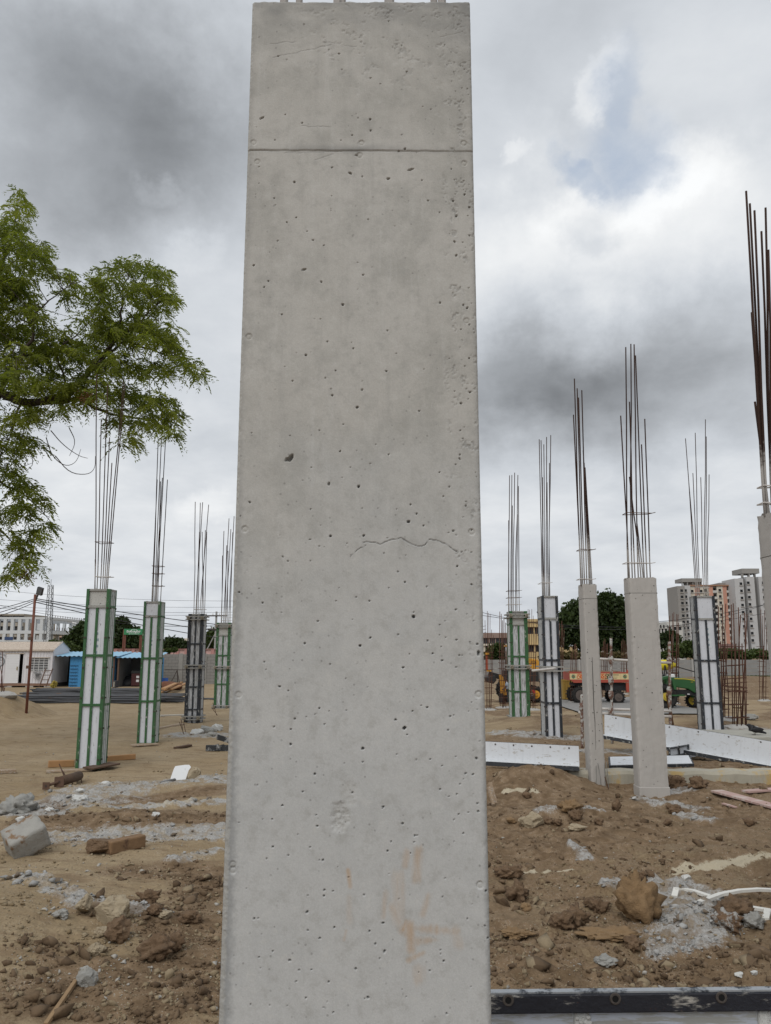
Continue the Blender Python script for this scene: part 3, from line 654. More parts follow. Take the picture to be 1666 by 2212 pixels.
def sticker(th, d, px, py, w, h, seed):
    p = at_y(px, py, d+.031); k = d/FPX; mb = MB(); mb.box((p.x-w*k/2, d+.029, p.z-h*k/2), (p.x+w*k/2, d+.033, p.z+h*k/2))
    s = obj('paper_label', mb, mat('label_paper', (.56, .58, .60), .6, .1), th)
    rs = random.Random(seed); mb = MB()
    for i in range(4):
        mb = MB(); zc = p.z+h*k*(.38-.24*i); mb.box((p.x-w*k*.2, d+.026, zc-h*k*.05), (p.x+w*k*rs.uniform(.0, .2), d+.0285, zc+h*k*.05))
        obj('printed_mark', mb, mat('label_ink', (.22, .28, .31), .6, .3), s)
c1 = formwork(1272, 1665, 162, 214, .40, 'tall green formwork column nearest on the left, cap panel grey with cement', M_GREEN, M_SHEET, (1310, 1416, 1523),
    spec=[(205,209,807),(210,219,907),(217,233,830),(222,237,945),(226,242,1000),(229,267,824),(232,270,830),(206,206,1208)], tie=(1170,1245), tx=(205,234), stub=.22)
sticker(c1[0], c1[1], 211, 1390, 12, 55, 1)
c2 = formwork(1299, 1608, 295, 332, .42, 'second green formwork column from the left, with a clean white cap panel', M_GREEN, M_SHEET, (1331, 1422, 1515),
    spec=[(330,342,948),(334,349,948),(338,358,948),(328,340,1036),(336,351,1032),(347,362,1036),(341,347,1040),(331,333,1200)], tie=(1222,1238,1265), tx=(328,348), stub=.1, caps=M_SHEET)
sticker(c2[0], c2[1], 327, 1398, 10, 36, 2)
c3 = formwork(1326, 1564, 397, 431, .45, 'black formwork column with caked clamps and streaked panels left of the big pillar', M_BLACK, M_SHEETD, (1391, 1438, 1484, 1533), clamps=(1335, 1440, 1551), cap=0,
    spec=[(419,422,1084),(423,438,1085),(428,433,1086),(432,451,1090),(436,444,1145),(439,437,1149),(442,447,1149),(425,431,1149)], tie=(1316,), tx=(418,441), stub=.32, fl=(.10, .10), dia=.011)
c4 = formwork(1345, 1538, 461, 492, .45, 'green clamped formwork column half hidden by the left edge of the big pillar', M_GREEN, M_SHEETD, (1372, 1416, 1478), clamps=(1352, 1442, 1527),
    spec=[(478,484,1147),(483,495,1120),(488,499,1143),(479,481,1200),(486,490,1178),(494,506,1115),(497,503,1150),(491,493,1190)], tie=(1340,1334), tx=(477,497), stub=.25, fl=(.09, .09), dia=.013)
c5 = formwork(1320, 1571, 1108, 1147, .62, 'green clamped formwork column with a wide plain green side right of the big pillar', M_GREEN, M_SHEETD, (1349, 1418, 1494), clamps=(1330, 1441, 1553), side='L',
    spec=[(1099,1101,1027),(1104,1106,1026),(1109,1112,1021),(1114,1119,1026),(1100,1099,1124),(1106,1107,1092),(1117,1118,1111),(1122,1120,1050)], tie=(1275,1290,1305), tx=(1099,1124), fl=(.075, .10), stub=.5, side_cols=2, dia=.0115)
c6 = formwork(1287, 1599, 1181, 1217, .60, 'black formwork column with one wire clamp right of the clamped green one', M_BLACK, M_SHEET, (1336, 1426, 1519), side='L', cap=2,
    spec=[(1172,1165,949),(1176,1169,951),(1181,1181,944),(1186,1190,940),(1174,1172,1031),(1184,1182,1042),(1178,1175,960),(1188,1187,1000)], tie=(1258,), tx=(1171,1189), fl=(.05, .06), stub=.2, caps=M_SHEET)
clamp_ring(c6[0], c6[2], c6[3], c6[1], c6[1]+.6, c6[4]+(1-zscale(1287,1445)/zscale(1287,1599))*3.3, knob=False)
c7 = formwork(1287, 1582, 1521, 1565, .36, 'black formwork column with deep ribbed side standing in front of the far apartment blocks', M_BLACK, M_SHEET, (1337, 1427, 1519), side='L', cap=2,
    spec=[(1507,1481,947),(1512,1502,935),(1524,1524,906),(1527,1526,943),(1504,1488,1039),(1509,1497,1022),(1521,1514,1031),(1530,1532,1025)], tie=(1280,1268), tx=(1505,1530), fl=(.05, .06), stub=.2, caps=M_SHEET)
sticker(c7[0], c7[1], 1531, 1377, 10, 46, 3)
def bare_pillar(d, x0, x1, z0, z1, depth, label, zj, spec, tie, tx, ptop, dia=.0105, rd=None):
    th = thing('concrete_pillar', label, 'pillar', ((x0+x1)/2, d+depth/2, z0), GRP_C)
    rs = random.Random(int(d*100))
    def shaft(za, zb, top, ch=.012):
        bm = bmesh.new(); W = x1-x0; nu, nz = 9, max(4, int((zb-za)/.05))
        per = []
        for i in range(nu): per.append((x0+W*i/(nu-1), d))
        for i in range(1, 7): per.append((x1, d+depth*i/6))
        for i in range(1, nu): per.append((x1-W*i/(nu-1), d+depth))
        for i in range(1, 6): per.append((x0, d+depth-depth*i/6))
        cx, cy = (x0+x1)/2, d+depth/2; rings = []
        for k in range(nz+1):
            z = za+(zb-za)*k/nz; ring = []
            for x, y in per:
                corner = (abs(abs(x-cx)-W/2) < 1e-6) and (abs(abs(y-cy)-depth/2) < 1e-6)
                cut = (ch+rs.uniform(0, .008)) if corner else rs.uniform(-.0012, .0012)
                v = Vector((cx-x, cy-y, 0)).normalized()*cut
                ring.append(bm.verts.new((x+v.x, y+v.y, z+(rs.uniform(-.02, .012) if top and k == nz else 0))))
            rings.append(ring)
        for a, b in zip(rings, rings[1:]):
            for i in range(len(a)): bm.faces.new((a[i], a[(i+1) % len(a)], b[(i+1) % len(a)], b[i]))
        bm.faces.new(rings[-1]); bm.faces.new(rings[0][::-1]); bm.normal_update()
        mb = MB(); bm.verts.index_update(); mb.v = [tuple(v.co) for v in bm.verts]; mb.f = [tuple(v.index for v in f.verts) for f in bm.faces]; bm.free()
        return mb
    obj('shaft', shaft(z0-.25, zj-.004, False), M_CONC, th); obj('upper_lift', shaft(zj+.003, z1, True), M_CONC, th)
    mb = MB(); mb.box((x0+.008, d+.008, zj-.01), (x1-.008, d+depth-.008, zj+.008)); obj('joint_core', mb, M_STUB, th)
    mb = MB()
    for i in range(16): mb.rock((rs.uniform(x0+.02, x1-.02), d+rs.uniform(.02, depth-.02), z1-.004), rs.uniform(.012, .03), 1, i, (1.4, 1, .7), .4)
    obj('top_crust', mb, M_CORE, th)['kind'] = 'stuff'
    mb = MB()                                                                # blow holes: dark discs on the face, the holes' shade put into the colour
    hole = mat('blow_hole', (.12, .115, .105), .95, .2)
    for i in range(26):
        r = rs.uniform(.004, .011); mb.disc((rs.uniform(x0+.03, x1-.03), d-.0005, rs.uniform(z0+.1, z1-.1)), r, 'y', .004, 7)
    obj('blow_holes', mb, hole, th)['kind'] = 'stuff'
    ra, rb = rd or (d, depth); rebars(th, spec, ra, ptop, z1, rb, dia, int(ptop)); ties(th, tx[0], tx[1], tie, ra, rb, ptop, z1)
    return th
d, x0, x1, z0 = col_frame(1248, 1720, 1383, 1448)
bare_pillar(d, x0, x1, z0, z0+3.3, .31, 'wide bare concrete pillar standing on the mud in front of the low beam', at_y(1400, 1281, d).z,
    [(1357,1352,750),(1366,1363,743),(1379,1370,744),(1392,1373,768),(1360,1341,898),(1405,1393,905),(1372,1360,868),(1385,1360,1030),(1398,1386,960),(1390,1376,1130)], (1107,1215), (1354,1409), 1248)
mb = MB(); mb.box((x0-.006, d-.006, z0-.2), (x1+.006, d+.30, z0+.13)); 
for p4 in [o for o in bpy.data.objects if o.name == 'concrete_pillar.001']: obj('kicker', mb, M_CONC, p4, bevel=.01)
d3, a3, b3, z3 = col_frame(1262, 1710, 1278, 1311)
p3 = bare_pillar(d3, a3, b3, z3+.3, z3+3.3, .36, 'narrow bare concrete pillar with a dark crack down its arris and a crumbling foot', at_y(1290, 1293, d3).z,
    [(1255,1241,818),(1259,1247,839),(1263,1250,859),(1268,1257,843),(1256,1239,896),(1276,1260,973),(1273,1262,1000),(1279,1264,1010)], (1186,1250), (1254,1281), 1262)
mb = MB(); mb.rock((( a3+b3)/2, d3+.2, z3+.1), .30, 3, 8, (.47, .55, 1.5), .35); obj('crumbling_foot', mb, M_STUB, p3)
mb = MB()
for i, (x, t, hh) in enumerate(((b3-.16, .05, .40), (b3-.13, -.02, .44), (b3-.02, .03, .42), (b3+.005, -.01, .46))):
    mb.tube([(x-t, d3-.07, z3-.05), (x-t*.4+.012*math.sin(i*2), d3-.09, z3+.2), (x, d3-.03, z3+hh)], .0055, 5)
obj('exposed_tie_wire', mb, M_STUB, p3)
mb = MB(); pts = [(1279.5,1420),(1280.5,1455),(1282,1495),(1283,1530),(1285.5,1560),(1287,1620)]
mb.tube([at_y(px, py, d3-.001) for px, py in pts], [.004, .007, .008, .007, .005, .002], 4); obj('arris_crack', mb, mat('blow_hole', (.12, .115, .105)), p3)
dn, xn = 6.33, at_y(1632, 1117, 6.78).x
bare_pillar(dn, xn, xn+.45, 0, 3.3, .45, 'bare concrete pillar cut off by the right edge of the picture', 2.93,
    [(1652,1612,413),(1655,1620,440),(1658,1630,455),(1668,1654,449),(1653,1624,630),(1655,1624,675),(1662,1631,868),(1670,1645,500),(1675,1660,540)], (1048,1085), (1651,1700), 1110, dia=.0105, rd=(6.55, .21))
# ================================================================ plinth beam
M_BEAM = mat('stained_beam', (.36, .335, .27), .9, .2, 3, .25, 40, splat=(.42, .30, .13), spl=.42, spsc=2.4, stretch=(1, 1, .5), grime=.3)
mb = MB(); rs = random.Random(5); yb, yt, n = 13.27, 13.62, 60; xa, xb = 1.9, 9.4
for i in range(n):
    p, q = xa+(xb-xa)*i/n, xa+(xb-xa)*(i+1)/n
    z1 = .215+.010*math.sin(i*1.3); z2 = .215+.010*math.sin((i+1)*1.3)
    mb.face([(p, yb, -.4), (q, yb, -.4), (q, yb, z2-.05), (p, yb, z1-.05)]); mb.face([(p, yb, z1-.05), (q, yb, z2-.05), (q, yb+.03, z2), (p, yb+.03, z1)]); mb.face([(p, yb+.03, z1), (q, yb+.03, z2), (q, yt, z2), (p, yt, z1)])
mb.face([(xa, yt, -.4), (xa, yb, -.4), (xa, yb, .16), (xa, yt, .2)]); mb.face([(xb, yb, -.4), (xb, yt, -.4), (xb, yt, .2), (xb, yb, .16)])
obj('plinth_beam', mb, M_BEAM, None, label='low concrete ground beam with yellow stains running behind two bare pillars', cat='beam')
# second slab edge behind, at the right
a, b = at_y(1480, 1585, 18.5), at_y(1690, 1600, 18.0); mb = MB(); mb.box((a.x, 17.6, -.2), (b.x+1, 19.2, .30)); mb.box((a.x-.2, 17.2, -.2), (b.x+.6, 17.58, .17))
obj('concrete_slab', mb, mat('slab_edge', (.33, .32, .28), .92, .25, 6, .3, 40), None, label='rough concrete footing slab behind the long white panel at right', cat='slab', bevel=.015)
# ================================================================ panels lying on the ground
M_PLATE = mat('white_panel_plate', (.60, .62, .645), .5, .06, 2, 0, splat=(.40, .385, .36), spl=.385, spsc=11, stretch=(.8, 1, 2.0), grime=.22)
M_EDGE = mat('black_panel_edge', (.03, .033, .038), .6, .3, 10, .1, 60, splat=CEM, spl=.40, spsc=12)
def tray(label, A, B, h, ledge, tilt=0.0, hole_step=.55, flip=1):
    """an L-shaped formwork panel on its side: upright white plate, bottom ledge, dark edges, bolt holes along the top"""
    A, B = Vector(A), Vector(B); u = (B-A).normalized(); L = (B-A).length
    n = Vector((u.y, -u.x, 0)).normalized(); up = (Vector((0, 0, 1)) - n*tilt).normalized()
    M = Matrix(((u.x, n.x, up.x, A.x), (u.y, n.y, up.y, A.y), (u.z, n.z, up.z, A.z), (0, 0, 0, 1)))
    th = thing('formwork_board', label, 'formwork', tuple((A+B)/2), 'loose formwork panels')
    def bx(nm, lo, hi, m, bev=0):
        mb = MB(); mb.box(lo, hi, M); return obj(nm, mb, m, th, bevel=bev)
    bx('plate', (0, -.012, 0), (L, 0, h), M_PLATE); bx('ledge', (.002, .001, 0), (L-.002, ledge, .014), M_PLATE)
    bx('ledge_edge', (0, ledge+.001, -.05), (L, ledge+.013, .016), M_EDGE); bx('top_flange', (0, -.075, h-.012), (L, -.013, h-.001), M_EDGE)
    bx('under_flange', (.004, -.07, -.05), (L-.004, ledge-.002, -.004), M_EDGE)
    for i in range(int(L/.6)+1): bx('back_rib', (min(i*.6, L-.03), -.07, .016), (min(i*.6+.03, L), -.0135, h-.016), M_EDGE)
    for i in range(int(L/hole_step)):
        mb = MB(); mb.disc((0, 0, 0), .014, 'y', .006, 8); mb.v = [tuple(M @ (Vector(p)+Vector((.25+i*hole_step, .002, h-.035)))) for p in mb.v]; obj('bolt_hole', mb, M_BOLT, th)
    return th
tray('long white formwork panel lying slanted behind the widest bare pillar', at_y(1306, 1588, 16.3), at_y(1700, 1660, 13.95), .40, .14, .10)
tray('short white formwork panel lying against the big pillar on the low beam', at_y(1000, 1641, 13.75), at_y(1252, 1655, 13.30), .31, .16, .06, .3)
th = thing('formwork_board', 'black framed panel lying flat under the long white one', 'formwork', tuple(at_y(1400, 1650, 14.2)), 'loose formwork panels')
A, B, C_ = at_y(1316, 1660, 13.75), at_y(1500, 1656, 14.0), at_y(1372, 1638, 14.5)
u = (B-A).normalized(); w = Vector((.25, .95, .10)).normalized(); L = (B-A).length; up = u.cross(w).normalized()
M = Matrix(((u.x, w.x, up.x, A.x), (u.y, w.y, up.y, A.y), (u.z, w.z, up.z, A.z), (0, 0, 0, 1)))
for nm, lo, hi, m in (('plate', (.03, .03, .03), (L-.03, .62, .05), M_PLATE), ('frame_post', (0, 0, -.02), (L, .028, .045), M_EDGE), ('frame_post', (0, .622, -.02), (L, .65, .045), M_EDGE), ('frame_post', (0, .03, -.02), (.028, .62, .045), M_EDGE), ('frame_post', (L-.028, .03, -.02), (L, .62, .045), M_EDGE)):
    mb = MB(); mb.box(lo, hi, M); obj(nm, mb, m, th)
# back of a ribbed panel seen under the long one, right of the pillar
A, B = at_y(1448, 1652, 14.6), at_y(1508, 1640, 15.4); th = thing('formwork_board', 'ribbed back of a panel leaning under the long white one', 'formwork', tuple((A+B)/2), 'loose formwork panels')
for nm, z0_, z1_, m in (('plate', .02, .26, M_PLATE),):
    mb = MB(); mb.bar((A.x, A.y+.03, A.z+.14), (B.x, B.y+.03, B.z+.14), .012, .26); obj(nm, mb, m, th)
for z in (.0, .14, .28):
    mb = MB(); mb.bar((A.x, A.y, A.z+z), (B.x, B.y, B.z+z), .05, .025); obj('rail', mb, M_EDGE, th)
for i in range(4):
    p = A.lerp(B, i/3); mb = MB(); mb.bar((p.x, p.y-.004, p.z-.02), (p.x, p.y-.004, p.z+.30), .022, .05, (0, 1, 0)); obj('rib', mb, M_EDGE, th)
# panel standing in the lower right corner
M_FLAKE = mat('flaking_blue_white_sheet', (.46, .50, .57), .6, .08, 3, .1, 60, splat=(.34, .345, .33), spl=.50, spsc=6.5, stretch=(.7, .7, 6))
M_CRUST = mat('cement_crust', (.52, .52, .50), .95, .12, 12, .8, 26)
M_CHIP = mat('chipped_black_paint', (.018, .020, .028), .45, .3, 10, .25, 50, splat=(.42, .40, .36), spl=.405, spsc=8, stretch=(.7, 1, 2.2), rust=.30)
yq = 2.42; A = at_y(1064, 2150, yq); B = at_y(1700, 2143, yq); zt = A.z; xl_, xr_ = A.x-.22, B.x+.9; zb = gz(1.2, yq)-.05
th = thing('formwork_board', 'chipped black framed panel with flaking sheets standing in the lower right corner', 'formwork', ((xl_+xr_)/2, yq, zb), 'loose formwork panels')
k = yq/FPX*1.04; sl = (B.z-A.z)/(B.x-A.x); 
def tilt(mb): mb.v = [(x, y, z+(x-A.x)*sl) for x, y, z in mb.v]; return mb
mb = MB(); mb.box((xl_, yq, zt-34*k), (xr_, yq+.030, zt)); obj('top_rail', tilt(mb), M_CHIP, th, bevel=.004)
mb = MB(); mb.box((xl_, yq+.004, zt+.0005), (xr_, yq+.027, zt+.005)); obj('worn_edge', tilt(mb), mat('bare_worn_steel', (.35, .37, .39), .45, .2, 20, .1, 60, metal=.3, splat=(.05, .055, .065), spl=.45, spsc=9), th)
for px in (1098, 1329, 1558):
    p = at_y(px, 2160 if px < 1200 else (2157 if px < 1400 else 2154), yq)
    mb = MB(); mb.torus((p.x, yq-.002, p.z), 8*k, 3*k, 'y', 18, 6, .6); h = obj('bolt_eye', mb, mat('rusty_eye', (.08, .068, .06), .9, .4, 60, .4, 90), th)
    mb = MB(); mb.disc((p.x, yq-.001, p.z), 6*k, 'y', .006, 14); obj('hole', mb, mat('hole_black', (.006, .006, .006), .9), h)
xs_ = [xl_, 1.237*0+at_y(1240, 2180, yq).x, at_y(1276, 2180, yq).x, at_y(1640, 2180, yq).x, at_y(1672, 2180, yq).x, xr_]
for i, (a, b) in enumerate(((xl_, xs_[1]), (xs_[2], xs_[3]), (xs_[4], xr_))):
    mb = MB(); mb.box((a, yq+.018, zb), (b, yq+.026, zt-35*k-.002)); obj('sheet_panel', tilt(mb), M_FLAKE, th)
rs = random.Random(9)
for a, b in ((xs_[1], xs_[2]), (xs_[3], xs_[4])):
    mb = MB(); mb.box((a+.004, yq+.012, zb), (b-.004, yq+.06, zt-35*k-.001))
    for i in range(60): mb.rock((rs.uniform(a, b), yq+.012, zt-35*k-rs.uniform(.01, .7)), rs.uniform(.006, .013), 1, i, (1, .5, 1), .4)
    obj('crusted_rib', tilt(mb), M_CRUST, th, True)
mb = MB(); mb.box((xl_, yq+.002, zb-.06), (xr_, yq+.074, zb-.001)); obj('bottom_rail', mb, M_CHIP, th)
# ================================================================ background, left side
def gp(px, d):                                             # x at a depth for a photograph column, near the horizon
    return (px-PW/2)/FPX*d*CP
def gat(px, py, y): return at_y(px, py, y)
def boxthing(th, nm, lo, hi, m, bevel=0):
    mb = MB(); mb.box(lo, hi); return obj(nm, mb, m, th, bevel=bevel)
M_WALLBLK = mat('grey_block', (.23, .22, .205), .95, .18, 6, .3, 50)
M_MORTAR = mat('grey_mortar', (.15, .145, .135), .95, .1, 6)
M_PINK = mat('pink_paint', (.55, .36, .33), .85, .12, 3, grime=.35)
M_PINKD = mat('pink_post_paint', (.42, .22, .20), .85, .12, 3)
M_CONT = mat('container_white', (.60, .585, .60), .6, .06, 2, 0, rust=.29, grime=.2)
M_ROOFRUST = mat('container_roof', (.47, .40, .33), .8, .2, 5, rust=.40)
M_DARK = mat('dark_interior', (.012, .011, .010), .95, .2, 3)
M_BLUE = mat('blue_sheet', (.055, .24, .47), .55, .1, 2, grime=.25)
M_BLUEROOF = mat('pale_blue_roof_sheet', (.26, .47, .63), .45, .12, 3, rust=.24)
M_WHITE = mat('white_paint', (.66, .66, .66), .6, .06, 2)
M_REDPAINT = mat('red_oxide', (.15, .055, .035), .7, .2, 4)
# grey block wall, pink coping wall behind it
def block_wall():
    d = 57.0; xa, xb = gp(338, d), gp(500, d); z0 = gz((xa+xb)/2, d-1)-.05; zt = at_y(400, 1413, d).z
    th = thing('block_wall', 'unplastered grey block wall behind the black formwork column', 'wall', ((xa+xb)/2, d, z0))
    n = 10; h = (zt-z0)/n; L = .46
    mb = MB(); mb.box((xa, d+.02, z0), (xb, d+.2, zt-.01)); obj('mortar', mb, M_MORTAR, th)
    mb = MB(); mb.box((-L/2+.006, -.012, -h/2+.006), (L/2-.006, .03, h/2-.006)); me = mb.mesh('block'); me.materials.append(M_WALLBLK)
    for r in range(n):
        x = xa + (L/2 if r % 2 else 0) + L/2
        while x < xb - L/2:
            inst('block', me, th, (x, d+random.uniform(-.004, .006), z0+h*(r+.5))); x += L
    for px in (392, 443):
        boxthing(th, 'post', (gp(px, d)-.15, d-.06, z0), (gp(px, d)+.15, d-.013, zt+.05), mat('post_conc', (.27, .26, .24), .9, .15, 4))
    th = thing('pink_wall', 'long pink compound wall with darker piers rising behind the sheds', 'wall', (gp(330, 62), 62, z0))
    zt2 = at_y(300, 1403, 62).z; boxthing(th, 'wall_panel', (gp(205, 62), 62, z0), (gp(850, 62), 62.2, zt2), M_PINK)
    for px in range(232, 845, 19): boxthing(th, 'pier', (gp(px, 62)-.12, 61.9, z0), (gp(px, 62)+.12, 61.99, zt2+.06), M_PINKD)
    boxthing(th, 'coping', (gp(205, 62), 61.88, zt2+.005), (gp(850, 62), 62.22, zt2+.05), M_PINKD)
block_wall()
def container():
    d = 52.0; xa, xb = gp(-75, d), gp(116, d); z0 = at_y(50, 1476, d).z; zt = at_y(50, 1403, d).z; zr = at_y(50, 1396, d+.6).z; zg = gz(-22, d-1)
    th = thing('site_office_container', 'white site office container with open door, barred window and rusty roof edge', 'container', ((xa+xb)/2, d, zg))
    mb = MB(); w = .20; x = xa; i = 0; prof = []
    dx0, dx1 = gp(16, d), gp(52, d); wx0, wx1 = gp(66, d), gp(108, d); dz = at_y(30, 1412.5, d).z; wz1, wz0 = at_y(90, 1421, d).z, at_y(90, 1450, d).z
    def wall(x0, x1, za, zb):
        x = x0
        while x < x1-.01:                                   # trapezoid ribs
            e = min(x+w, x1); q = (e-x)/4; P = [(x, d), (x+q, d), (x+2*q, d+.03), (x+3*q, d+.03), (e, d)]
            for (p, pv), (r, rv) in zip(P, P[1:]): mb.face([(p, pv, za), (r, rv, za), (r, rv, zb), (p, pv, zb)])
            x = e
    wall(xa, dx0, z0, zt); wall(dx0, dx1, dz, zt); wall(dx1, wx0, z0, zt); wall(wx0, wx1, z0, wz0); wall(wx0, wx1, wz1, zt); wall(wx1, xb, z0, zt)
    obj('front_wall', mb, M_CONT, th)
    mb = MB(); mb.face([(xb, d, z0), (xb, d+2.6, z0), (xb, d+2.6, zt), (xb, d+1.3, zr+.35), (xb, d, zt)]); mb.face([(xa, d, z0), (xa, d, zt), (xa, d+2.6, zt), (xa, d+2.6, z0)]); mb.face([(xa, d+2.6, z0), (xb, d+2.6, z0), (xb, d+2.6, zt), (xa, d+2.6, zt)]); mb.face([(xa, d, z0), (xb, d, z0), (xb, d+2.6, z0), (xa, d+2.6, z0)])
    obj('end_wall', mb, M_CONT, th)
    mb = MB(); y1 = d+1.3; z1 = zr+.30
    mb.face([(xa-.1, d-.10, zt-.02), (xb+.08, d-.10, zt-.02), (xb+.08, y1, z1), (xa-.1, y1, z1)]); mb.face([(xa-.1, y1, z1), (xb+.08, y1, z1), (xb+.08, d+2.7, zt-.02), (xa-.1, d+2.7, zt-.02)]); mb.box((xa-.1, d-.115, zt-.10), (xb+.08, d-.101, zt+.0))
    obj('roof', mb, M_ROOFRUST, th)
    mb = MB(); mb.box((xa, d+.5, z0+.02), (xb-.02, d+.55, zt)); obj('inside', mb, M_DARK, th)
    
    mb = MB(); L = gp(44, d)-dx0; n = 12; hh = (dz-z0)/n
    for i in range(n): mb.box((dx0+.02, d-.03, z0+i*hh+.012), (dx0+L, d-.012, z0+(i+1)*hh-.012))
    mb.box((dx0, d-.012, z0), (dx0+L+.02, d+.015, dz-.02)); door = obj('door', mb, mat('door_white', (.66, .66, .67), .5, .05, 3), th)
    mb = MB(); mb.box((dx0+L-.12, d-.07, (z0+dz)/2-.1), (dx0+L-.06, d-.031, (z0+dz)/2+.12)); obj('handle', mb, mat('brass_lock', (.30, .24, .12), .5), door)
    mb = MB(); mb.box((dx0-.06, d-.05, dz), (dx1+.05, d-.004, dz+.05)); obj('door_hood', mb, M_ROOFRUST, th)
    f = MB(); t = .04
    for x in (wx0, wx1-t): f.box((x, d-.03, wz0), (x+t, d+.03, wz1))
    for z in (wz0, wz1-t): f.box((wx0, d-.032, z), (wx1, d+.028, z+t))
    win = obj('window', f, M_WHITE, th)
    mb = MB()
    for i in range(1, 8): z = wz0+(wz1-wz0)*i/8; mb.box((wx0, d-.02, z-.014), (wx1, d+.0, z+.014))
    for i in range(1, 4): x = wx0+(wx1-wx0)*i/4; mb.box((x-.012, d-.034, wz0+t), (x+.012, d-.021, wz1-t))
    obj('window_bars', mb, M_WHITE, win)
    mb = MB(); mb.box((wx0+t, d+.034, wz0+t), (wx1-t, d+.042, wz1-t)); obj('pane', mb, mat('dark_glass', (.01, .012, .014), .15), win)
    mb = MB(); mb.box((wx0-.06, d-.10, wz1+.005), (wx1+.06, d-.004, wz1+.04)); obj('window_hood', mb, M_ROOFRUST, th)
    mb = MB(); mb.box((xa, d-.02, z0-.16), (xb, d+.06, z0-.002)); obj('base_rail', mb, mat('rail_brown', (.22, .13, .09), .8, .2, 6), th)
    for px in (24, 70, 110): boxthing(th, 'support_block', (gp(px, d)-.25, d-.05, zg-.1), (gp(px, d)+.25, d+.5, z0-.162), mat('support_grey', (.33, .31, .28), .9, .15, 8))
    # round emblem and the name lettered in an arc, partly out of the picture
    ink = mat('grey_lettering', (.12, .15, .16), .7); cx, cz = gp(2, d), at_y(2, 1429, d).z
    mb = MB(); mb.torus((cx, d-.012, cz), .30, .028, 'y', 28, 5, .3); mb.torus((cx, d-.012, cz), .245, .010, 'y', 24, 4, .3)
    for a in (20, 60, 100, 140, 200, 250, 300): r = math.radians(a); mb.bar((cx+.05*math.cos(r), d-.011, cz+.05*math.sin(r)), (cx+.2*math.cos(r+.4), d-.011, cz+.2*math.sin(r+.4)), .022, .01)
    obj('emblem', mb, ink, th)
    for i, ch in enumerate('REALTY'):
        a = math.radians(98-13*i-8); R = .46
        text_piece('letter', ch, .155, (cx+R*math.cos(a)*1.15, d-.012, cz+R*math.sin(a)), a-math.pi/2, ink, th)
    for i, ch in enumerate('ON'):
        a = math.radians(140-13*i); text_piece('letter', ch, .155, (cx+.46*math.cos(a)*1.15, d-.012, cz+.46*math.sin(a)), a-math.pi/2, ink, th)
def text_piece(name, s, size, loc, roll, m, parent, face=(math.pi/2, 0, 0), extr=.004):
    cu = bpy.data.curves.new(name, 'FONT'); cu.body = s; cu.size = size; cu.align_x = 'CENTER'; cu.align_y = 'CENTER'; cu.extrude = extr
    t = bpy.data.objects.new(name+'_src', cu); COL.objects.link(t)
    dg = bpy.context.evaluated_depsgraph_get(); me = bpy.data.meshes.new_from_object(t.evaluated_get(dg)); me.name = name; me.materials.append(m)
    bpy.data.objects.remove(t)
    o = inst(name, me, parent, loc, face); o.rotation_euler = (Matrix.Rotation(roll, 4, 'Y') @ Matrix.Rotation(math.pi/2, 4, 'X')).to_euler() if roll is not None else face
    if roll is not None: o.rotation_euler = (Matrix.Rotation(-roll, 4, 'Y') @ Matrix.Rotation(math.pi/2, 4, 'X')).to_euler()
    return o
container()
def shed(label, x0, x1, d, zg, zroof, zback, wall_from, mwall):
    th = thing('tin_shed', label, 'shed', ((x0+x1)/2, d, zg), 'tin sheds beside the container')
    dp = 2.6
    mb = MB(); w = .3; x = x0-.25                           # corrugated sheet roof
    while x < x1+.2:
        q = w/4; P = [(x, 0), (x+q, .04), (x+2*q, .04), (x+3*q, 0), (x+w, 0)]
        for (p, a), (r, b) in zip(P, P[1:]): mb.face([(p, d-.35, zroof+a), (r, d-.35, zroof+b), (r, d+dp, zback+b), (p, d+dp, zback+a)])
        x += w
    obj('roof', mb, M_BLUEROOF, th)
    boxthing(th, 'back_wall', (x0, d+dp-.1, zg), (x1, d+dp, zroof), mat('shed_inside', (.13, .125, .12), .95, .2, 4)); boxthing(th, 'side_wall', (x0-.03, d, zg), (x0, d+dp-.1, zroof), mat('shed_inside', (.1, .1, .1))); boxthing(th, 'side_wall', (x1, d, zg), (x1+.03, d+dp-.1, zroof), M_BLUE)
    if wall_from is not None:
        mb = MB(); x = wall_from
        while x < x1+.02:
            e = min(x+.16, x1+.03); mb.face([(x, d-.02, zg), ((x+e)/2, d, zg), ((x+e)/2, d, zroof-.01), (x, d-.02, zroof-.01)]); mb.face([((x+e)/2, d, zg), (e, d-.02, zg), (e, d-.02, zroof-.01), ((x+e)/2, d, zroof-.01)]); x = e
        obj('blue_front', mb, mwall, th)
    for x in (x0, x1): boxthing(th, 'post', (x-.05, d-.2, zg), (x+.05, d-.1, zroof), M_RUST)
    return th
d = 52.5; zg = gz(-20, 52); zr = at_y(140, 1418, d-.35).z; zb_ = at_y(140, 1408.5, d+2.6).z
s1 = shed('blue tin shed with a dark open bay next to the white container', gp(121, d), gp(250, d), d, zg, zr, zb_, gp(154, d), M_BLUE)
mb = MB()
for i in range(7): mb.bar((gp(155, d), d-.06, zg+.12+.21*i), (gp(172, d), d-.06, zg+.12+.21*i), .05, .03)
obj('door_rail', mb, mat('dark_blue_rail', (.03, .10, .20), .6), s1)
zr = at_y(280, 1421.5, d-.35).z; zb_ = at_y(280, 1410, d+2.6).z
s2 = shed('open fronted shed with bright striped blue roof over a dark machine', gp(260, d), gp(332, d), d, zg, zr, zb_, None, M_BLUE)
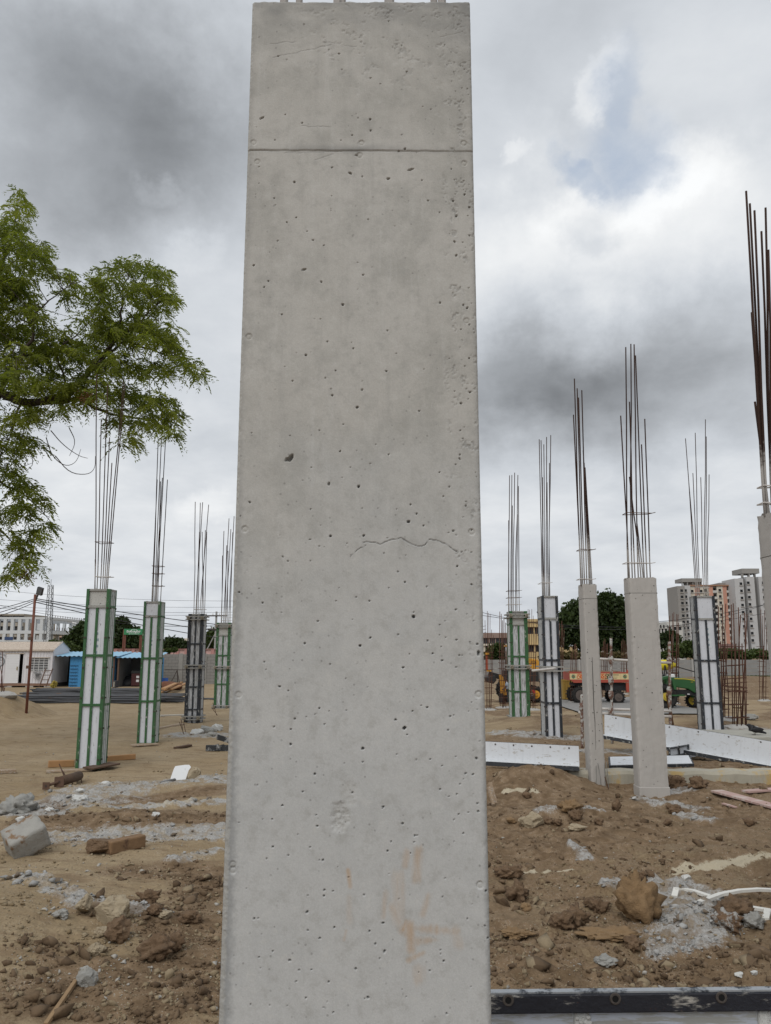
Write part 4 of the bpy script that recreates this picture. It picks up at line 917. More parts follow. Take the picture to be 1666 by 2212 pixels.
# things under the sheds
th = thing('generator', 'dark red generator box with white labels inside the open shed', 'generator', (gp(295, 53), 53, zg))
boxthing(th, 'body', (gp(287, 53), 53, zg+.05), (gp(306, 53), 54, zg+.85), mat('gen_red', (.06, .015, .015), .6), .03); boxthing(th, 'hood', (gp(286, 53), 52.98, zg+.853), (gp(307, 53), 54.02, zg+1.02), mat('gen_black', (.02, .02, .02), .6), .02)
for z in (.3, .55): boxthing(th, 'label_plate', (gp(298, 53), 52.98, zg+z), (gp(304, 53), 52.999, zg+z+.15), M_WHITE)
for x in (288, 303): boxthing(th, 'skid', (gp(x, 53), 53.05, zg-.02), (gp(x+2, 53), 53.95, zg+.049), M_BOLT)
mb = MB(); mb.rock((gp(276, 53.6), 53.8, zg+.2), .52, 3, 4, (1.1, .8, .8), .35); obj('tarpaulin_heap', mb, mat('black_sheet', (.015, .015, .017), .6, .3, 6), None, True, 'black tarpaulin heap on the shed floor beside the generator', 'tarpaulin')
th = thing('welding_machine', 'small grey and black welding machine standing at the blue shed corner', 'welder', (gp(254, 50), 50, zg))
boxthing(th, 'case', (gp(250.5, 50), 49.8, zg+.07), (gp(257.5, 50), 50.3, zg+.5), mat('welder_black', (.03, .03, .035), .6), .02); boxthing(th, 'front_plate', (gp(252, 50), 49.77, zg+.1), (gp(254.5, 50), 49.799, zg+.44), mat('welder_grey', (.30, .28, .24), .6))
for px in (251.5, 256.5):
    mb = MB(); mb.disc((gp(px, 50), 49.82, zg+.06), .075, 'x', .04, 12); obj('wheel', mb, M_BOLT, th)
mb = MB(); rs = random.Random(3)
for i in range(60): mb.rock((gp(78.5+rs.gauss(0, 2.2), 50.6), 50.6+rs.gauss(0, .15), zg+.1+abs(rs.gauss(0, .16))), .07, 1, i, (1, 1, 1), .5)
mb2 = MB(); 
for i in range(60): mb2.rock((gp(78.5+rs.gauss(0, 2.0), 50.6), 50.6+rs.gauss(0, .15), zg+.08+abs(rs.gauss(0, .16))), .07, 1, i, (1, 1, 1), .5)
mb2.v = [(x+gp(122, 50.6)-gp(78.5, 50.6), y, z) for x, y, z in mb2.v]
obj('yellow_shrub', mb2, mat('yellow_leaf', (.28, .22, .04), .8, .4, 9), None, False, 'little yellow leaved bush in front of the dark shed bay', 'bush')
# ladder-like trestle against the container and the wall fan
th = thing('steel_trestle', 'rusty little steel trestle ladder leaning below the container window', 'ladder', (gp(102, 51), 51, zg)); za, zb_ = at_y(100, 1483, 51).z, at_y(100, 1445, 51).z
for a, b in ((96, 95), (110, 110)):
    mb = MB(); mb.bar((gp(a-2, 51), 50.8, za), (gp(b, 51), 51.5, zb_), .05); obj('rail', mb, M_RUST, th)
for i in range(4):
    t = .12+.26*i; mb = MB(); mb.bar((gp(94+t*1.4, 51), 50.8+.7*t, za+(zb_-za)*t), (gp(108.6+t*1.4, 51), 50.8+.7*t, za+(zb_-za)*t), .04); obj('rung', mb, M_RUST, th)
th = thing('wall_fan', 'round wire guarded fan hung on the container below the window', 'fan', (gp(84, 51.8), 51.9, at_y(84, 1458, 51.8).z)); c = Vector(th.location)
mb = MB()
for r in (.28, .2, .12): mb.torus((c.x, 51.82, c.z), r, .010, 'y', 18, 4)
for i in range(8): a = i*math.pi/4; mb.bar((c.x, 51.81, c.z), (c.x+.28*math.cos(a), 51.81, c.z+.28*math.sin(a)), .012)
obj('guard', mb, mat('fan_grey', (.2, .2, .2), .5), th); mb = MB(); mb.disc((c.x, 51.86, c.z), .09, 'y', .1, 12); obj('motor', mb, mat('fan_dark', (.05, .05, .05), .5), th)
for i in range(3):
    a = i*2.094+.3; mb = MB(); mb.bar((c.x+.07*math.cos(a), 51.85, c.z+.07*math.sin(a)), (c.x+.24*math.cos(a), 51.85, c.z+.24*math.sin(a)), .012, .13, (math.sin(a), .5, -math.cos(a))); obj('blade', mb, mat('fan_blade', (.3, .3, .3), .5), th)
# green board on rusty posts
def board():
    d = 60.0; th = thing('sign_board', 'green sign board lettered in white script on rusty twin posts behind the sheds', 'sign', (gp(286, d), d, zg))
    z1, z0 = at_y(286, 1358.5, d).z, at_y(286, 1371, d).z; x0, x1 = gp(265.5, d), gp(309, d)
    b = boxthing(th, 'board', (x0, d, z0), (x1, d+.06, z1), mat('sign_green', (.035, .21, .085), .5, .05, 2))
    ink = mat('sign_white', (.72, .74, .72), .6); z = (z0+z1)/2; h = (z1-z0); x = x0+.28; i = 0; rs = random.Random(4)
    while x < x1-.2:                                        # a line of rounded looped script letters
        mb = MB(); r = h*.16; n = 8; k = i % 5; c = (x, d-.012, z)
        mb.torus(c, r*.75, .017, 'y', 10, 4, .4)
        if k in (0, 2): mb.bar((x-r, d-.012, z+r*1.1), (x+r, d-.012, z+r*1.5), .03, .012, (0, 1, 0))
        if k in (1, 3): mb.tube([(x+r*.6, d-.012, z-r*.5), (x+r*1.2, d-.012, z+r*.2), (x+r*.9, d-.012, z+r*1.4)], .016, 4)
        if k == 4: mb.torus((x+r*.4, d-.012, z-r*1.2), r*.5, .014, 'y', 8, 4, .4)
        obj('letter', mb, ink, b); x += r*rs.uniform(2.0, 2.5); i += 1
    for zz, sc in ((z+h*.38, .25), (z-h*.36, .5)):
        mb = MB(); L = (x1-x0)*sc; xx = (x0+x1)/2-L/2
        while xx < (x0+x1)/2+L/2: mb.box((xx, d-.012, zz-.016), (xx+.05, d-.001, zz+.016)); xx += .075
        obj('small_lettering', mb, ink, b)
    for px in (264.5, 268, 301, 304.5): boxthing(th, 'post', (gp(px, d)-.05, d+.07, zg-.2), (gp(px, d)+.05, d+.17, z1-.05), M_REDPAINT)
board()
# flood light on a rusty pole
th = thing('floodlight_pole', 'rusty pole with a floodlight on its arm rising from the foot of the sand heap', 'light pole', tuple(at_g(57, 1540))); b = Vector(th.location); d = b.y; t = at_y(76.5, 1284, d)
mb = MB(); mb.tube([b-Vector((0, 0, .3)), (b+t)/2, t], .045, 8); obj('pole', mb, M_REDPAINT, th, True)
mb = MB(); p = at_y(77, 1298, d); q = at_y(84, 1280, d); mb.tube([p, q], .03, 6); obj('arm', mb, M_BOLT, th)
mb = MB(); c = at_y(86.5, 1277, d); R = Matrix.Translation(c) @ Matrix.Rotation(math.radians(18), 4, 'Y') @ Matrix.Rotation(math.radians(20), 4, 'X'); mb.box((-.10, -.05, -.13), (.10, .06, .13), R); h = obj('lamp_head', mb, mat('lamp_black', (.03, .03, .032), .5), th, bevel=.015)
mb = MB(); mb.box((-.085, -.054, -.11), (.085, -.0505, .11), R); obj('lens', mb, mat('lamp_lens', (.12, .13, .14), .2), h)
mb = MB()
for z in (.38, .62): p = b.lerp(t, z); mb.box((p.x-.09, p.y-.08, p.z-.05), (p.x+.02, p.y+.02, p.z+.05))
obj('bracket', mb, M_RUST, th)
# lattice mast
def mast():
    d = 95.0; b = at_y(103.5, 1397, d); t = at_y(110, 1264, d); w0, w1 = .42, .22; th = thing('lattice_mast', 'slim steel lattice mast standing behind the white container', 'mast', (b.x, d, gz(b.x, d)))
    n = 11; c = lambda i, sx, sy: Vector((b.x+(t.x-b.x)*i/n+sx*(w0+(w1-w0)*i/n), d+sy*(w0+(w1-w0)*i/n), b.z+(t.z-b.z)*i/n)); m = mat('mast_steel', (.16, .17, .18), .6)
    for sx, sy in ((-1, -1), (1, -1), (1, 1), (-1, 1)):
        mb = MB(); p = c(0, sx, sy); mb.bar((p.x, p.y, th.location.z), c(n, sx, sy), .06); obj('leg', mb, m, th)
    for sa, sb in (((-1, -1), (1, -1)), ((1, -1), (1, 1))):
        mb = MB()
        for i in range(n): mb.bar(c(i, *sa), c(i+1, *sb), .032); mb.bar(c(i, *sb), c(i+1, *sa), .032); mb.bar(c(i+1, *sa), c(i+1, *sb), .032)
        obj('lattice_bracing', mb, m, th)
    mb = MB(); mb.tube([t, t+Vector((0, 0, .7))], .03, 5); obj('tip', mb, m, th)
mast()
# steel frame building under construction
def steel_frame():
    d = 112.0; th = thing('steel_frame_building', 'white skeleton of a steel framed building under construction beyond the container', 'building', (gp(60, d), d, gz(gp(60, d), d)))
    m = mat('frame_white', (.52, .54, .55), .6, .08, 3); zg_ = th.location.z; z1, z2, z3 = at_y(60, 1382, d).z, at_y(60, 1362, d).z, at_y(60, 1333, d).z
    X0, X1 = gp(-40, d), gp(103, d); xs = [X0+(X1-X0)*i/9 for i in range(10)]; ysd = [d+9*i for i in range(5)]
    for y in (ysd[0], ysd[2]):
        for x in xs: boxthing(th, 'column', (x-.22, y-.22, zg_), (x+.22, y+.22, z3), m)
    for y in ysd[1:]:
        boxthing(th, 'column', (X1-.22, y-.23, zg_), (X1+.22, y+.22, z3), m)
    for y in (ysd[0], ysd[2]):
        for z, h in ((z1, .25), (z2, .45), (z3, .3)): boxthing(th, 'beam', (X0, y-.235, z-h), (X1, y-.225+.3, z), m)
    for z, h in ((z2, .5), (z3, .35)): boxthing(th, 'beam', (X1-.18, d+.24, z-h+.01), (X1+.18, ysd[-1], z-.01), m)
    for x in xs[1::2]:
        for z in (z2, z3): boxthing(th, 'cross_beam', (x-.12, d+.3, z-.4), (x+.12, ysd[2]-.24, z-.05), m)
    boxthing(th, 'deck', (X0, d+.4, z2+.01), (X1-.2, ysd[2]-.3, z2+.06), mat('deck_grey', (.25, .26, .27), .8))
    mb = MB(); rs = random.Random(2)
    for i in range(40): x = rs.uniform(gp(100, d), gp(143, d+30)); y = d+34*(x-gp(100, d))/(gp(143, d+30)-gp(100, d)); mb.bar((X1, d+i*.9, z2+.02), (X1, d+i*.9, z2+.5), .07); mb.bar((X1, d+i*.9, z3+.02), (X1, d+i*.9, z3+.3), .06)
    o = obj('shear_studs', mb, M_RUST, th); o['kind'] = 'stuff'
    boxthing(th, 'hung_banner', (gp(10, d), d-.30, at_y(14, 1382.5, d).z), (gp(28, d), d-.245, at_y(14, 1376, d).z), mat('banner_blue', (.03, .06, .14), .6))
steel_frame()
def windowed_block(name, label, d, px0, px1, pyt, depth, m, cols, rows, win=(.9, 1.2), pyb=None, roof=None, mw=None, sills=True, group=None):
    x0, x1 = gp(px0, d), gp(px1, d); zt = at_y((px0+px1)/2, pyt, d).z; zg_ = -1.6
    th = thing(name, label, 'building', ((x0+x1)/2, d, zg_), group)
    # walls with real window openings: front face tiled round each opening
    zb_ = zg_ if pyb is None else at_y(px0, pyb, d).z
    xs = [x0]; 
    for c in range(cols): cx = x0+(x1-x0)*(c+.5)/cols; xs += [cx-win[0]/2, cx+win[0]/2]
    xs.append(x1); zs = [zg_]
    for r in range(rows): cz = zb_+(zt-zb_)*(r+.5)/rows; zs += [cz-win[1]/2, cz+win[1]/2]
    zs.append(zt); mb = MB()
    for i in range(len(xs)-1):
        for j in range(len(zs)-1):
            if i % 2 and j % 2: continue
            mb.face([(xs[i], d, zs[j]), (xs[i+1], d, zs[j]), (xs[i+1], d, zs[j+1]), (xs[i], d, zs[j+1])])
    mb.face([(x1, d, zg_), (x1, d+depth, zg_), (x1, d+depth, zt), (x1, d, zt)]); mb.face([(x0, d+depth, zg_), (x0, d, zg_), (x0, d, zt), (x0, d+depth, zt)]); mb.face([(x0, d, zt), (x1, d, zt), (x1, d+depth, zt), (x0, d+depth, zt)]); mb.face([(x1, d+depth, zg_), (x0, d+depth, zg_), (x0, d+depth, zt), (x1, d+depth, zt)])
    obj('wall', mb, m, th)
    mb = MB(); a, b = win[0]/2, win[1]/2; mb.face([(-a, .3, -b), (a, .3, -b), (a, .3, b), (-a, .3, b)])
    for p, q in (((-a, -b), (a, -b)), ((a, -b), (a, b)), ((a, b), (-a, b)), ((-a, b), (-a, -b))): mb.face([(p[0], 0, p[1]), (q[0], 0, q[1]), (q[0], .3, q[1]), (p[0], .3, p[1])])
    me = mb.mesh('window'); me.materials.append(mw or mat('window_dark', (.035, .037, .042), .3, .5, .3))
    sm = MB(); sm.box((-a-.15, -.3, b+.05), (a+.15, -.004, b+.17)); sme = sm.mesh('sunshade'); sme.materials.append(m)
    for c in range(cols):
        for r in range(rows):
            p = (x0+(x1-x0)*(c+.5)/cols, d, zb_+(zt-zb_)*(r+.5)/rows); w = inst('window', me, th, p)
            if sills: inst('sunshade', sme, w, p)
    if roof: boxthing(th, 'parapet', (x0-.2, d-.25, zt+.01), (x1+.2, d+depth, zt+roof), m)
    return th
M_BARE = mat('bare_grey_render', (.27, .26, .245), .95, .1, .08, grime=.3); M_CREAM = mat('cream_paint', (.56, .52, .44), .9, .08, .2); M_PEACH = mat('peach_paint', (.50, .27, .20), .9, .1, .3); M_PALE = mat('pale_grey_render', (.46, .46, .46), .92, .08, .1, grime=.2)
M_YEL = mat('yellow_paint', (.50, .38, .20), .9, .08, .3); M_HWHITE = mat('house_white', (.50, .49, .46), .9, .08, .3)
windowed_block('apartment_block', 'grey and ochre flat block behind the steel skeleton', 175, -40, 46, 1326, 12, mat('ochre_grey', (.33, .30, .25), .9, .25, .12), 7, 5, (1.3, 1.5))
windowed_block('apartment_block', 'lower cream flat block stepping down behind the white mast', 180, 46, 68, 1337, 12, mat('cream_grey', (.40, .37, .30), .9, .2, .2), 3, 4, (1.2, 1.4))
windowed_block('apartment_block', 'peach coloured low building seen through the steel frame', 205, 62, 144, 1366, 10, mat('dull_peach', (.46, .34, .25), .9, .15, .3), 9, 2, (1.3, 1.5))
windowed_block('distant_house', 'pale cream house above the trees left of the black formwork', 210, 374, 404, 1379, 10, M_CREAM, 4, 2, (1.2, 1.2)); windowed_block('distant_house', 'blue grey roofed house beside the pale cream one', 215, 352, 376, 1380, 9, mat('slate_wall', (.20, .22, .26), .8), 3, 2, (1.0, 1.1))
# ---------------- street lamp, electric poles, cables
th = thing('street_lamp', 'white curved street lamp in front of the dark trees', 'street lamp', (gp(167, 90), 90, -.3)); t = at_y(168.5, 1352, 90); mb = MB(); mb.tube([(gp(165, 90), 90, -.3), (gp(167.5, 90), 90, t.z-1.5), t, t+Vector((-.25, 0, .3)), t+Vector((-.75, 0, .42))], [.11, .09, .07, .06, .05], 8); obj('pole', mb, M_WHITE, th, True)
mb = MB(); mb.box((t.x-1.15, 89.9, t.z+.36), (t.x-.7, 90.1, t.z+.46)); obj('lamp_head', mb, mat('lamp_grey', (.3, .3, .3), .5), th)
def epole(px, d, pyt, label, arms):
    t = at_y(px, pyt, d); th = thing('electric_pole', label, 'power pole', (t.x, d, gz(t.x, d)), 'electric poles'); mb = MB(); mb.tube([(t.x, d, th.location.z-.2), t], .13, 8, .09); obj('pole', mb, mat('pole_concrete', (.30, .30, .29), .9, .1, 2), th)
    for dz in arms:
        mb = MB(); mb.bar((t.x-1.0, d-.12, t.z-dz), (t.x+1.0, d-.12, t.z-dz), .09); a = obj('cross_arm', mb, M_BOLT, th)
        for sx in (-.9, -.3, .3, .9):
            mb = MB(); mb.disc((t.x+sx, d-.12, t.z-dz+.14), .05, 'z', .16, 8); obj('insulator', mb, M_WHITE, a)
    mb = MB(); mb.tube([(t.x-1.9, d, th.location.z), (t.x-.05, d, t.z-2)], .05, 6); obj('stay', mb, mat('pole_concrete', (.3, .3, .29)), th)
    return t
epole(468, 72, 1321, 'concrete electric pole with cross arms between two formwork columns on the left', (.4, 1.6))
epole(1476, 120, 1345, 'concrete electric pole beside the tall apartment blocks', (.5,))
def cable(label, P, Q, sag, r):
    P, Q = Vector(P), Vector(Q); pts = [P.lerp(Q, i/16) - Vector((0, 0, 4*sag*(i/16)*(1-i/16))) for i in range(17)]; mb = MB(); mb.tube(pts, r, 4)
    obj('cable', mb, mat('cable_black', (.03, .03, .035), .6), None, label=label, cat='cable', group='overhead cables')
fl = at_y(76.5, 1293, 27.0)
for i, (dz, sg) in enumerate(((0, .12), (-.05, .2), (-.12, .25))):
    cable(('highest', 'middle', 'lowest')[i]+' of three service cables running left from the floodlight pole', fl+Vector((0, 0, dz)), at_y(-150, 1338+i*4, 27), sg, .012)
    cable(('highest', 'middle', 'lowest')[i]+' of three service cables sagging right from the floodlight pole', fl+Vector((0, 0, dz)), at_y(1050, 1352+7*i, 60), .9+.25*i, .015)
for i, (a, b) in enumerate(((1267, 1288), (1289, 1296), (1302, 1306), (1308, 1312), (1330, 1338))): cable(('topmost', 'second', 'third', 'fourth', 'lowest')[i]+' thin far power line, counted downwards, behind the left columns', at_y(-200, a-14, 130), at_y(900, b-6, 130), 2.2, .022)
cable('low cable slanting down behind the container roof', at_y(-80, 1290, 60), at_y(480, 1350, 75), .8, .014)
for i, (a, b) in enumerate(((1312, 1341), (1322, 1352))): cable(('upper', 'lower')[i]+' overhead cable crossing behind the right hand columns', at_y(1000, a, 70), at_y(1700, 1298+26*i-10, 80), 2.6-1.0*i, .02)
cable('cable climbing towards the right edge over the apartment blocks', at_y(1380, 1346, 62), at_y(1720, 1288, 62), .35, .02)
# ================================================================ background, right side
M_SLAB = mat('precast_slab', (.255, .25, .24), .95, .18, 1.5, .2, 20, grime=.35); M_POST = mat('precast_post', (.36, .35, .33), .92, .12, 3)
def precast_wall():
    d = 92.0; z0 = -1.35; zt = at_y(1500, 1425, d).z; th = thing('compound_wall', 'long grey precast compound wall running behind the tractor and the rebar cages', 'wall', (gp(1350, d), d, z0))
    x = gp(860, d); n = 5; h = (zt-z0)/n; L = 2.6
    mb = MB(); mb.box((.09, 0, .012), (L-.09, .08, h-.012)); me = mb.mesh('slab'); me.materials.append(M_SLAB)
    pm = MB(); pm.box((-.10, -.06, 0), (.10, .14, zt-z0+.04)); pme = pm.mesh('post'); pme.materials.append(M_POST)
    cm = MB(); cm.box((-.06, -.05, 0), (L-.2, .12, .09)); 
    while x < gp(1720, d):
        inst('post', pme, th, (x, d, z0))
        for i in range(n): inst('slab', me, th, (x, d+random.uniform(-.015, .015), z0+i*h))
        x += L
precast_wall()
# tall apartment blocks
def apartments():
    d = 370.0; k = d*CP/FPX; g = -2.0; Z = lambda py: at_y(1550, py, d).z
    wm = MB(); a, b = .62, .62; wm.face([(-a, .5, -b), (a, .5, -b), (a, .5, b), (-a, .5, b)])
    for p, q in (((-a, -b), (a, -b)), ((a, -b), (a, b)), ((a, b), (-a, b)), ((-a, b), (-a, -b))): wm.face([(p[0], 0, p[1]), (q[0], 0, q[1]), (q[0], .5, q[1]), (p[0], .5, p[1])])
    wme = wm.mesh('window'); wme.materials.append(mat('far_window', (.03, .032, .036), .4))
    fm = MB(); fm.box((-a-.2, -.45, -b-.35), (a+.2, -.01, -b-.06)); fme = fm.mesh('sill'); fme.materials.append(mat('sill_grey', (.38, .36, .33), .9))
    bm_ = MB(); bm_.box((-1.05, -.9, -.55), (1.05, -.01, .55)); bme = bm_.mesh('balcony'); bme.materials.append(M_HWHITE)
    om = MB(); om.face([(-1.0, .9, -1.1), (1.0, .9, -1.1), (1.0, .9, 1.1), (-1.0, .9, 1.1)])
    for p, q in (((-1, -1.1), (1, -1.1)), ((1, -1.1), (1, 1.1)), ((1, 1.1), (-1, 1.1)), ((-1, 1.1), (-1, -1.1))): om.face([(p[0], 0, p[1]), (q[0], 0, q[1]), (q[0], .9, q[1]), (p[0], .9, p[1])])
    ome = om.mesh('balcony_opening'); ome.materials.append(mat('far_window', (.03, .032, .036)))
    def strip(th, px0, px1, y, zt, m, openings=(), z0=g, dep=14):
        """one vertical wall strip with true openings (x centre, z centre, half width, half height)"""
        x0, x1 = gp(px0, d), gp(px1, d); xs, zs = [x0], [z0]
        if openings:
            hx = openings[0][2]; cx = openings[0][0]; xs += [cx-hx, cx+hx]
            for o in sorted(openings, key=lambda o: o[1]): zs += [o[1]-o[3], o[1]+o[3]]
        xs.append(x1); zs.append(zt); mb = MB()
        for i in range(len(xs)-1):
            for j in range(len(zs)-1):
                if i == 1 and j % 2 and len(xs) == 4: continue
                mb.face([(xs[i], y, zs[j]), (xs[i+1], y, zs[j]), (xs[i+1], y, zs[j+1]), (xs[i], y, zs[j+1])])
        mb.face([(x0, y+dep, z0), (x0, y, z0), (x0, y, zt), (x0, y+dep, zt)]); mb.face([(x1, y, z0), (x1, y+dep, z0), (x1, y+dep, zt), (x1, y, zt)]); mb.face([(x0, y, zt), (x1, y, zt), (x1, y+dep, zt), (x0, y+dep, zt)])
        obj('wall', mb, m, th)
    def col(th, px0, px1, y, zt, m, kind, rows, cxp=None, z0=g):
        cx = gp(cxp if cxp else (px0+px1)/2, d); ops = []
        for r in rows:
            if kind == 'w': ops.append((cx, r, .62, .62))
            elif kind == 'b': ops.append((cx, r, 1.0, 1.1))
        strip(th, px0, px1, y, zt, m, ops, z0)
        for r in rows:
            if kind == 'w': w = inst('window', wme, th, (cx, y, r)); inst('sill', fme, w, (cx, y, r))
            elif kind == 'b': w = inst('balcony_opening', ome, th, (cx, y, r)); inst('balcony', bme, w, (cx, y, r-.62))
    rows = lambda py0, n, st=13.55: [Z(py0+st*i) for i in range(n)]
    t1 = thing('apartment_tower', 'unfinished grey concrete tower with stair head, first of the far towers', 'building', (gp(1488, d), d, g), 'tall apartment towers')
    col(t1, 1472, 1488, d, Z(1266), M_BARE, 'w', rows(1276, 9), 1481); col(t1, 1488.05, 1504, d+2, Z(1264), M_PALE, 'w', rows(1275, 9), 1493)
    boxthing(t1, 'stair_head', (gp(1488, d), d+3, Z(1256)), (gp(1533, d), d+12, Z(1248)), M_BARE); 
    for px in (1488.5, 1500, 1512, 1522, 1531): boxthing(t1, 'roof_column', (gp(px, d), d+3.2, Z(1264)), (gp(px+1.6, d), d+4, Z(1256.02)), M_BARE)
    boxthing(t1, 'stair_wall', (gp(1505, d), d+5, Z(1264)), (gp(1533, d), d+11, Z(1256.02)), M_BARE)
    t2 = thing('apartment_tower', 'peach and cream striped tower with white balconies, middle of the far towers', 'building', (gp(1548, d), d, g), 'tall apartment towers'); zt = Z(1265); yy = d+3
    for px0, px1, m, kd, n0 in ((1504, 1515, M_CREAM, 'w', 1276), (1515, 1526, M_PEACH, None, 0), (1526, 1532.5, M_CREAM, 'b', 1276), (1532.5, 1546, M_CREAM, 'w', 1274), (1546, 1555.5, M_PEACH, None, 0), (1555.5, 1564, M_BARE, 'b', 1274), (1564, 1577, M_CREAM, 'w', 1274), (1577, 1586, M_PEACH, None, 0), (1586, 1594, M_BARE, 'b', 1274)):
        if kd == 'b' and px0 == 1526: kd = 'w'
        col(t2, px0+.03, px1, yy + (0 if kd != 'b' else .8), zt, m, kd, rows(n0, 9) if kd else [])
    boxthing(t2, 'parapet', (gp(1503.8, d), yy-.5, zt+.01), (gp(1594, d), yy+10, Z(1262.3)), mat('parapet_brown', (.30, .17, .11), .9)); boxthing(t2, 'ground_storey', (gp(1504, d), yy-.6, g), (gp(1594, d), yy-.02, Z(1391)), mat('dusky_pink', (.24, .15, .14), .9))
    t3 = thing('apartment_tower', 'pale grey tower with dark vertical bands cut by the right edge pillar', 'building', (gp(1615, d), d, g), 'tall apartment towers')
    col(t3, 1577.5, 1590, d+6, Z(1256.5), M_BARE, None, []); col(t3, 1590.05, 1609, d-4, Z(1251.5), M_PALE, 'w', rows(1262.5, 9, 15.2), 1603.5); col(t3, 1609.05, 1616, d-2, Z(1251), mat('dark_render', (.16, .155, .15), .95), None, []); col(t3, 1616.05, 1633, d-4, Z(1247.5), M_PALE, 'w', rows(1260.5, 9, 15.4), 1619.5); col(t3, 1633.05, 1642, d-2, Z(1247), mat('dark_render', (.16, .155, .15)), None, []); col(t3, 1642.05, 1690, d-4, Z(1247.5), M_PALE, 'w', rows(1260.5, 9, 15.4), 1652)
    boxthing(t3, 'tank_slab', (gp(1612.5, d), d-2, Z(1239.5)), (gp(1650, d), d+9, Z(1229)), M_BARE)
    for px in (1613, 1627, 1640): boxthing(t3, 'roof_column', (gp(px, d), d-1.8, Z(1248)), (gp(px+2.2, d), d, Z(1239.52)), M_BARE)
apartments()
windowed_block('distant_house', 'white houses block with dark windows left of the tall towers', 230, 1424, 1444, 1350, 10, M_HWHITE, 3, 3, (1.3, 1.5)); windowed_block('distant_house', 'cream white house touching the first tall tower', 235, 1444, 1478, 1343, 10, M_HWHITE, 3, 3, (.8, 1.0))
windowed_block('distant_house', 'yellow three storey house between the two formwork columns', 120, 1140, 1170, 1343, 10, M_YEL, 2, 3, (.8, 1.0), roof=.4); windowed_block('distant_house', 'low beige house behind the backhoe', 125, 1040, 1112, 1395, 8, M_CREAM, 6, 1, (1.2, 1.2), roof=.3)
windowed_block('distant_house', 'rusty pink half built house far behind the rebar cages', 200, 1044, 1098, 1367, 9, mat('raw_brick', (.26, .19, .16), .95, .25, 1), 4, 2, (1.3, 1.4)); windowed_block('distant_house', 'yellow cream house seen under the big dark tree', 110, 1195, 1248, 1396, 8, M_YEL, 3, 1, (1.2, 1.0)); windowed_block('distant_house', 'small white house right of the tree trunk', 118, 1318, 1400, 1393, 8, M_HWHITE, 4, 1, (1.2, 1.0))
# ================================================================ vegetation
def leaf_mat(name, c0, c1, tr=.35):
    m = bpy.data.materials.new(name); m.use_nodes = True; T = N(m.node_tree); b = m.node_tree.nodes['Principled BSDF']; out = m.node_tree.nodes['Material Output']
    co = T.add('ShaderNodeTexCoord').outputs['Object']; g = T.add('ShaderNodeAttribute', attribute_name='tone').outputs['Fac']
    c = T.mix(T.math('ADD', T.math('MULTIPLY', g, .7), T.math('MULTIPLY', T.noise(co, .9, 3).outputs['Fac'], .3)), c0, c1)
    T.put(b.inputs['Base Color'], c); b.inputs['Roughness'].default_value = .55; b.inputs['Specular IOR Level'].default_value = .3
    t = T.add('ShaderNodeBsdfTranslucent'); T.put(t.inputs['Color'], T.mix(1.0, c, (1.25, 1.35, .55), 'MULTIPLY')); mx = T.add('ShaderNodeMixShader'); mx.inputs[0].default_value = tr
    T.l.new(b.outputs[0], mx.inputs[1]); T.l.new(t.outputs[0], mx.inputs[2]); T.l.new(mx.outputs[0], out.inputs[0])
    return m
def quads_object(name, P, A, B, tone, m, parent):           # diamond leaves: centre P, half axes A and B
    n = len(P); V = np.stack([P-A, P+B, P+A, P-B], 1).reshape(-1, 3) - np.array(wloc(parent)); F = np.arange(4*n).reshape(n, 4)
    o = grid_object(name, V, F, m, False); o.parent = parent; o.data.attributes.new('tone', 'FLOAT', 'POINT').data.foreach_set('value', np.repeat(tone, 4).astype(np.float32))
    return o
def unit(v): return v/np.maximum(np.linalg.norm(v, axis=-1, keepdims=True), 1e-9)
NEEM = [(40,432,24,28),(34,470,30,26),(20,520,45,40),(70,540,38,34),(92,580,22,26),(25,585,45,45),(40,640,42,36),(15,700,40,50),(62,690,40,40),(150,598,24,22),(185,612,28,26),(150,640,22,20),(215,650,34,34),(240,590,34,30),(290,572,42,22),(345,578,24,20),
        (330,620,42,40),(355,650,24,36),(290,640,40,30),(285,700,48,40),(340,715,46,36),(365,750,30,30),(250,720,40,40),(200,700,36,34),(120,740,46,44),(60,760,50,44),(15,790,40,40),(170,770,50,40),(240,780,46,34),(130,820,60,34),(60,830,50,30),(205,830,44,34),(300,790,42,26),(345,800,30,18),
        (405,785,20,18),(428,800,16,18),(385,770,24,16),(260,850,36,28),(300,865,36,26),(345,870,36,26),(370,905,26,28),(382,940,14,22),(320,915,38,24),(270,945,22,20),(250,900,24,24),(160,870,46,20),(90,890,44,22),(40,900,36,22),(20,950,30,26),(65,960,24,20),(15,1010,26,26),(50,1050,34,28),(85,1082,18,20),(35,1100,34,28),(100,1130,18,8),(70,1150,26,18),(35,1165,34,22),(75,1210,20,20),(40,1215,26,20),(15,1245,18,10),(-40,600,50,160),(-60,900,60,180),(-60,1120,50,110)]
